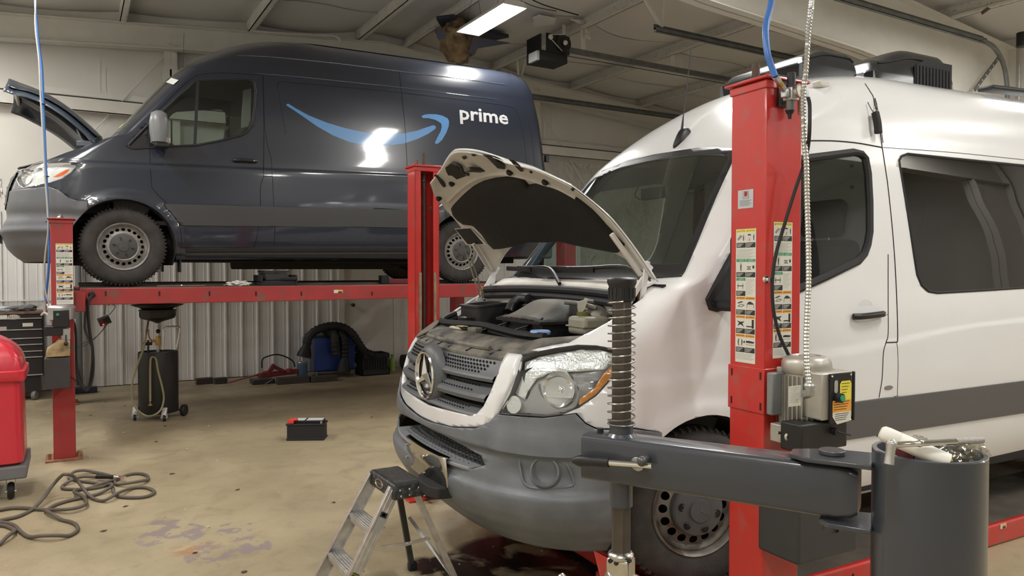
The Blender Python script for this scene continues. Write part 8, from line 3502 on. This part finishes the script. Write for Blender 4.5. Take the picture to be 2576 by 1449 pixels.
tag(obj('floor_duct', bm, mat('navy_duct', (.02, .025, .05), .4), bevel=.01), 'low dark blue block on the floor at the foot of the wall pipes', 'block')
for (a, b_, c_, h, lab) in ((492, 530, 962, .085, 'short dark wood block on the floor by the wall, left of the pair'), (537, 565, 961, .085, 'short dark wood block on the floor by the wall, right of the pair'), (690, 770, 962, .10, 'long dark wood beam lying in front of the red jack'), (775, 838, 957, .085, 'dark wood beam lying before the blue cabinet')):
 p, q = atZ(a, c_), atZ(b_, c_ - (b_ - a) * .05)
 p.y = q.y = (p.y + q.y) / 2 - .25
 p.x -= .02
 sc_ = 1
 bm = B()
 box(bm, (p.x, p.y, 0), (q.x, p.y + .12, h))
 tag(obj('wood_block', bm, mat('dark_old_wood', (.055, .045, .035), .85, var=.4, vscale=12, bump=.3, stretch=(1, 8, 8)), bevel=.006), lab, 'wood block', 'old wood blocks by the wall')
yC = 11.15
a, b = atY(792, 930, yC), atY(893, 930, yC)
zf = lambda py: atY(840, py, yC).z
fc = thing('fume_extractor', 'blue wheeled cabinet with thick black hoses by the back wall', 'machine', ((a.x + b.x) / 2, yC + .2, 0))
bm = B()
box(bm, (a.x, yC, zf(931)), (b.x, 11.60, zf(848)))
cbn = obj('cabinet', bm, mat('royal_blue_steel', (.018, .06, .30), .4), fc, bevel=.006)
bm = B()
box(bm, (a.x - .02, yC - .01, zf(848)), (b.x + .01, 11.6, zf(842)))
obj('cabinet_top', bm, M_black, cbn, bevel=.006)
bm = B()
box(bm, (a.x - .075, yC + .01, zf(931)), (a.x, 11.58, zf(850)))
sd_ = obj('side_panel', bm, mat('pale_side_panel', (.13, .14, .17), .5), cbn, bevel=.004)
for x in (a.x + .03, b.x - .05):
 bm = B()
 lathe(bm, [(.02, -.018), (.045, -.02), (.05, 0), (.045, .02), (.02, .018)], (x, yC + .03, .05), (1, -.2, 0), n=20)
 obj('caster_wheel', bm, mat('grey_caster', (.22, .21, .19), .5), fc)
bm = B()
box(bm, (a.x + .02, yC + .03, .08), (b.x - .02, 11.55, zf(931)))
obj('under_frame', bm, M_dark, fc)
G = lambda px, py, dy=-.15: atY(px, py, yC + dy)
bm = B()
def corr(bm, pts, r, step=.03):
 pp = smoothpts(pts, 12)
 L = [0]
 for i in range(1, len(pp)):
  L.append(L[-1] + (pp[i] - pp[i - 1]).length)
 n = max(4, int(L[-1] / step))
 out = []
 j = 0
 for i in range(n + 1):
  s_ = L[-1] * i / n
  while j < len(L) - 2 and L[j + 1] < s_:
   j += 1
  out.append(pp[j].lerp(pp[j + 1], (s_ - L[j]) / max(1e-9, L[j + 1] - L[j])))
 tube(bm, out, r, n=14, rf=lambda t: 1 + .09 * (1 if int(round(t * n)) % 2 else -1))
corr(bm, [G(772, 866), G(776, 850), G(792, 833), G(820, 822), G(845, 820), G(868, 826), G(888, 842), G(903, 865), G(918, 885), G(938, 893)], .062)
h1 = obj('main_hose', bm, M_rub, fc)
bm = B()
p, q = G(773, 862), G(764, 898)
lathe(bm, [(.060, 0), (.055, (q - p).length * .2), (.10, (q - p).length * .75), (.105, (q - p).length), (.095, (q - p).length), (.05, (q - p).length * .3)], p, q - p, n=24, caps=False)
obj('hose_nozzle', bm, M_rub, h1)
bm = B()
corr(bm, [G(815, 833, -.02), G(828, 832, -.08), G(840, 845, -.14), G(843, 870, -.14), G(846, 893, -.12)], .07, .03)
obj('side_hose', bm, mat('dusty_hose_fabric', (.035, .033, .03), .8, var=.6, vscale=9), fc)
bm = B()
corr(bm, [G(845, 832, -.05), G(858, 838, -.12), G(866, 860, -.15), G(867, 900, -.15)], .065, .03)
p, q = G(867, 898), G(864, 934)
lathe(bm, [(.06, 0), (.10, (q - p).length * .8), (.105, (q - p).length)], p, q - p, n=24)
obj('side_hose', bm, M_rub, fc)
bm = B()
corr(bm, [V((b.x, 11.35, zf(885))), V((b.x + .12, 11.3, zf(885))), V((b.x + .14, 11.28, zf(903))), V((b.x + .06, 11.28, zf(912))), V((b.x + .3, 11.2, zf(915)))], .05, .03)
obj('rear_hose', bm, M_rub, fc)
yK = 10.95
a, b = atY(912, 934, yK), atY(980, 934, yK)
ck = thing('plastic_crate', 'black plastic crate full of odds and ends right of the blue cabinet', 'crate', ((a.x + b.x) / 2, yK + .15, 0))
z1 = atY(945, 890, yK).z
bm = B()
for (x0_, y0_, x1_, y1_) in ((a.x, yK, b.x, yK + .012), (a.x, yK + .34, b.x, yK + .352), (a.x, yK, a.x + .012, yK + .352), (b.x - .012, yK, b.x, yK + .352)):
 box(bm, (x0_, y0_, 0), (x1_, y1_, .10))
 box(bm, (x0_, y0_, z1 - .07), (x1_, y1_, z1))
box(bm, (a.x, yK, 0), (b.x, yK + .352, .012))
for i in range(11):
 x = a.x + .005 + (b.x - a.x - .02) * i / 10
 box(bm, (x, yK, .08), (x + .012, yK + .012, z1 - .05))
 box(bm, (x, yK + .34, .08), (x + .012, yK + .352, z1 - .05))
obj('crate_body', bm, M_blackm, ck, smooth=0)
bm = B()
box(bm, (a.x + .015, yK + .02, .012), (b.x - .015, yK + .33, z1 - .03))
o = tag(obj('crate_contents', bm, mat('dark_parts', (.03, .028, .026), .8, var=.6, vscale=20), bevel=.01), 'dark loose parts filling the black plastic crate', 'parts')
o['kind'] = 'stuff'
q = atY(986, 930, 11.3)
bm = B()
lathe(bm, [(.05, 0), (.055, .02), (.055, .16), (.03, .21), (.018, .22), (.018, .24)], (q.x, 11.3, 0), n=20)
bo = tag(obj('coolant_bottle', bm, mat('lime_green_bottle', (.25, .38, .06), .3)), 'lime green bottle standing behind the black plastic crate', 'bottle')
bm = B()
cyl(bm, (q.x, 11.3, .24), (q.x, 11.3, .265), .02, n=14)
obj('bottle_cap', bm, mat('green_cap', (.05, .14, .02), .4), bo)
bm = B()
q = atY(1000, 912, 11.45)
cyl(bm, (q.x + .08, 11.45, .12), (q.x + 1.0, 11.45, .12), .115, n=24)
tag(obj('black_roll', bm, M_blackm), 'thick black roll lying along the wall right of the lime green bottle', 'roll')
q = atY(760, 930, 11.05)
bm = B()
zt_ = atY(760, 910, 11.05).z
lathe(bm, [(.075, 0), (.078, .006), (.075, .012), (.075, zt_ - .012), (.079, zt_ - .006), (.076, zt_), (.066, zt_), (.06, zt_ - .006)], (q.x, 11.05, 0), n=28)
pc_ = tag(obj('metal_can', bm, mat('tin_can', (.42, .44, .46), .35, .7)), 'small blue and silver can left of the blue cabinet', 'can')
bm = B()
lathe(bm, [(.0758, .03), (.0765, .035), (.0765, zt_ - .04), (.0758, zt_ - .035)], (q.x, 11.05, 0), n=28, caps=False)
obj('can_label', bm, mat('blue_can_label', (.05, .12, .22), .4), pc_)
yJ = 10.95
J = lambda px, py, dy=0: atY(px, py, yJ + dy)
jk = thing('floor_jack', 'dark red jack frame with a long handle and hooped black hose on the floor', 'jack', tuple(V((J(700, 950).x, yJ, 0))))
mr_ = mat('dark_red_jack', (.20, .022, .028), .45, var=.3)
bm = B()
a, b = J(650, 943), J(766, 938)
beam(bm, V((a.x, yJ, .12)), V((b.x, yJ + .1, .14)), .08, .07)
fj = obj('jack_frame', bm, mr_, jk, bevel=.01)
bm = B()
beam(bm, V((J(672, 930).x, yJ, .12)), V((J(690, 918).x, yJ, .27)), .05, .06)
beam(bm, V((J(688, 920).x, yJ, .24)), V((J(715, 938).x, yJ, .16)), .05, .05)
obj('lift_arm', bm, mr_, fj, bevel=.008)
bm = B()
lathe(bm, [(.05, 0), (.05, .02), (.03, .03)], V((J(668, 934).x, yJ - .05, .16)), n=16)
lathe(bm, [(.04, 0), (.04, .05)], V((J(725, 930).x, yJ - .05, .15)), n=16)
obj('saddle', bm, mat('dark_red_jack', (.20, .022, .028), .45), fj)
bm = B()
p, q = J(648, 935), J(583, 951)
cyl(bm, V((p.x, yJ, .14)), V((q.x, yJ + .2, .03)), .012, n=8)
obj('jack_handle', bm, mr_, fj)
bm = B()
tube(bm, [V((J(x, 920).x, yJ - .05, J(x, y).z)) for x, y in ((657, 925), (658, 905), (668, 897), (692, 891), (715, 896), (735, 908), (740, 922))], .010, n=8, k=5)
obj('hooped_hose', bm, M_rub, fj)
bm = B()
p = J(634, 955)
box(bm, (p.x, yJ - .05, 0), (J(690, 955).x, yJ + .18, .07))
tag(obj('drip_tray', bm, mat('dark_oily_tray', (.02, .02, .02), .4), bevel=.01), 'dark oily tray on the floor under the red jack', 'tray')
bm = B()
cyl(bm, V((J(655, 958).x, yJ - .20, .012)), V((J(690, 945).x, yJ - .10, .10)), .006, n=8)
tag(obj('steel_rod', bm, M_steel), 'thin pale steel rod leaning on the tray before the red jack', 'rod')
# ================================================================== on the raised runway
zr1 = RZ1 + .004
yT = 7.95
q = atY(600, 712, yT + .05)
bm = B()
bmesh.ops.create_icosphere(bm, subdivisions=4, radius=1)
for v in bm.verts:
 p = v.co.copy()
 k = 1 + .7 * mnoise.noise(p * 2.2) + .3 * mnoise.noise(p * 5)
 v.co = V((q.x + p.x * .10 * k, yT + .05 + p.y * .06 * k, zr1 + max(0.0, (p.z * .03 * k + .02))))
tag(obj('shop_rag', bm, mat('white_rag', (.55, .53, .48), .9), smooth=60), 'crumpled white rag lying on the raised runway under the blue van', 'rag')
bm = B()
a, b = atY(395, 711, yT), atY(517, 711, yT)
cyl(bm, V((a.x, yT, zr1 + .008)), V((b.x, yT, zr1 + .008)), .007, n=8)
ball(bm, V(((a.x + b.x) / 2, yT, zr1 + .010)), .013)
tag(obj('torque_wrench', bm, M_chrome), 'long steel wrench lying on the raised runway right of the front wheel', 'wrench')
rj = thing('rolling_jack', 'black rolling bridge jack sitting on the raised runway under the blue van', 'jack', (atY(700, 690, 8.2).x, 8.2, zr1))
K = lambda px, py, y=8.05: atY(px, py, y)
bm = B()
a, b = K(656, 708), K(748, 708)
box(bm, (a.x, 8.05, zr1 + .0), (b.x, 8.40, zr1 + .05))
box(bm, (a.x, 8.04, zr1 + .03), (a.x + .02, 8.42, zr1 + .11))
box(bm, (b.x - .02, 8.04, zr1 + .0), (b.x, 8.42, zr1 + .11))
box(bm, (a.x + .22, 8.03, zr1 + .055), (b.x, 8.05, zr1 + .09))
jf = obj('jack_frame', bm, M_blackm, rj, bevel=.006)
bm = B()
box(bm, (K(668, 690).x, 8.07, zr1 + .05), (K(728, 690).x, 8.38, zr1 + .13))
obj('lift_block', bm, mat('grimy_black_steel', (.03, .028, .027), .6, var=.4), jf, bevel=.012)
bm = B()
box(bm, (K(665, 675).x, 8.06, zr1 + .135), (K(728, 675).x, 8.38, zr1 + .155))
obj('lift_pad', bm, M_rub, jf, bevel=.006)
rj2 = thing('rolling_jack', 'red and black bridge jack on the raised runway by the rear wheel', 'jack', (atY(1000, 700, 8.3).x, 8.3, zr1))
bm = B()
a, b = K(962, 704, 8.3), K(1045, 704, 8.3)
box(bm, (a.x, 8.3, zr1), (b.x, 8.38, zr1 + .06))
obj('jack_frame', bm, mat('dark_red_jack', (.20, .022, .028), .45), rj2, bevel=.008)
bm = B()
box(bm, (a.x - .02, 8.28, zr1), (a.x + .08, 8.38, zr1 + .10))
obj('jack_end', bm, M_blackm, rj2, bevel=.01)
bm = B()
box(bm, (b.x - .02, 8.28, zr1), (b.x + .10, 8.38, zr1 + .10))
obj('jack_end', bm, M_blackm, rj2, bevel=.01)
# ================================================================== crumbs and dry leaves on the floor
rf = random.Random(11)
leafm = [mat('dry_leaf_pale', (.52, .42, .24), .7), mat('dry_leaf_brown', (.10, .06, .035), .8), mat('pale_crumb', (.66, .60, .48), .7)]
spots = [(95, 1012, 0), (122, 1016, 2), (122, 1040, 2), (268, 1093, 0), (262, 1089, 2), (311, 1089, 2), (427, 1087, 0), (228, 1046, 1), (266, 1012, 1), (315, 1022, 1), (577, 1040, 0), (525, 1072, 2), (414, 1072, 1), (394, 1112, 1), (433, 1193, 1), (200, 1130, 0), (226, 1152, 2), (393, 1222, 2), (598, 1233, 1),
         (467, 1283, 2), (260, 1337, 1), (525, 1327, 2), (315, 1275, 1), (615, 1440, 1), (855, 1262, 2), (872, 1290, 2), (840, 1265, 1), (935, 1050, 1), (1000, 1078, 1), (545, 1160, 2), (560, 1165, 2), (700, 1240, 2), (490, 1392, 1), (1240, 1378, 2), (1363, 1388, 2), (180, 1100, 0), (470, 1130, 2), (880, 1130, 2), (660, 1180, 2), (1155, 1422, 2)]
for i, (px, py, k) in enumerate(spots):
 p = atZ(px, py)
 bm = B()
 r = rf.uniform(.010, .020) if k < 2 else rf.uniform(.006, .011)
 n = 6
 a0 = rf.uniform(0, 6)
 vs = [bm.verts.new(p + V((r * math.cos(a0 + 2 * PI * j / n) * rf.uniform(.6, 1.5), r * math.sin(a0 + 2 * PI * j / n) * rf.uniform(.3, .9), .002 + rf.uniform(0, .006)))) for j in range(n)]
 c = bm.verts.new(p + V((0, 0, .010)))
 for j in range(n):
  bm.faces.new((vs[j], vs[(j + 1) % n], c))
 tag(obj(('dry_leaf' if k < 2 else 'floor_crumb'), bm, leafm[k], smooth=0, solid=.0015), ['small pale dry leaf on the concrete', 'small dark dry leaf on the concrete', 'small pale crumb on the concrete'][k], 'debris', ['pale dry leaves on the floor', 'dark dry leaves on the floor', 'pale crumbs on the floor'][k])
# ================================================================== camera and world
cd = bpy.data.cameras.new('camera')
cd.sensor_fit = 'HORIZONTAL'
cd.sensor_width = 36
cd.lens = 36 * FPX / 2576
cd.clip_end = 100
co = bpy.data.objects.new('camera', cd)
COL.objects.link(co)
R3 = Matrix((RGT, UPV, -FWD)).transposed()
co.matrix_world = Matrix.Translation(CAM) @ R3.to_4x4()
SC.camera = co
w = bpy.data.worlds.new('world')
w.use_nodes = True
w.node_tree.nodes['Background'].inputs[0].default_value = (.9, .95, 1, 1)
w.node_tree.nodes['Background'].inputs[1].default_value = .3
SC.world = w
SC.view_settings.view_transform = 'Standard'
SC.view_settings.look = 'None'
SC.view_settings.gamma = 1
SC.view_settings.use_curve_mapping = False
SC.view_settings.exposure = -0.12
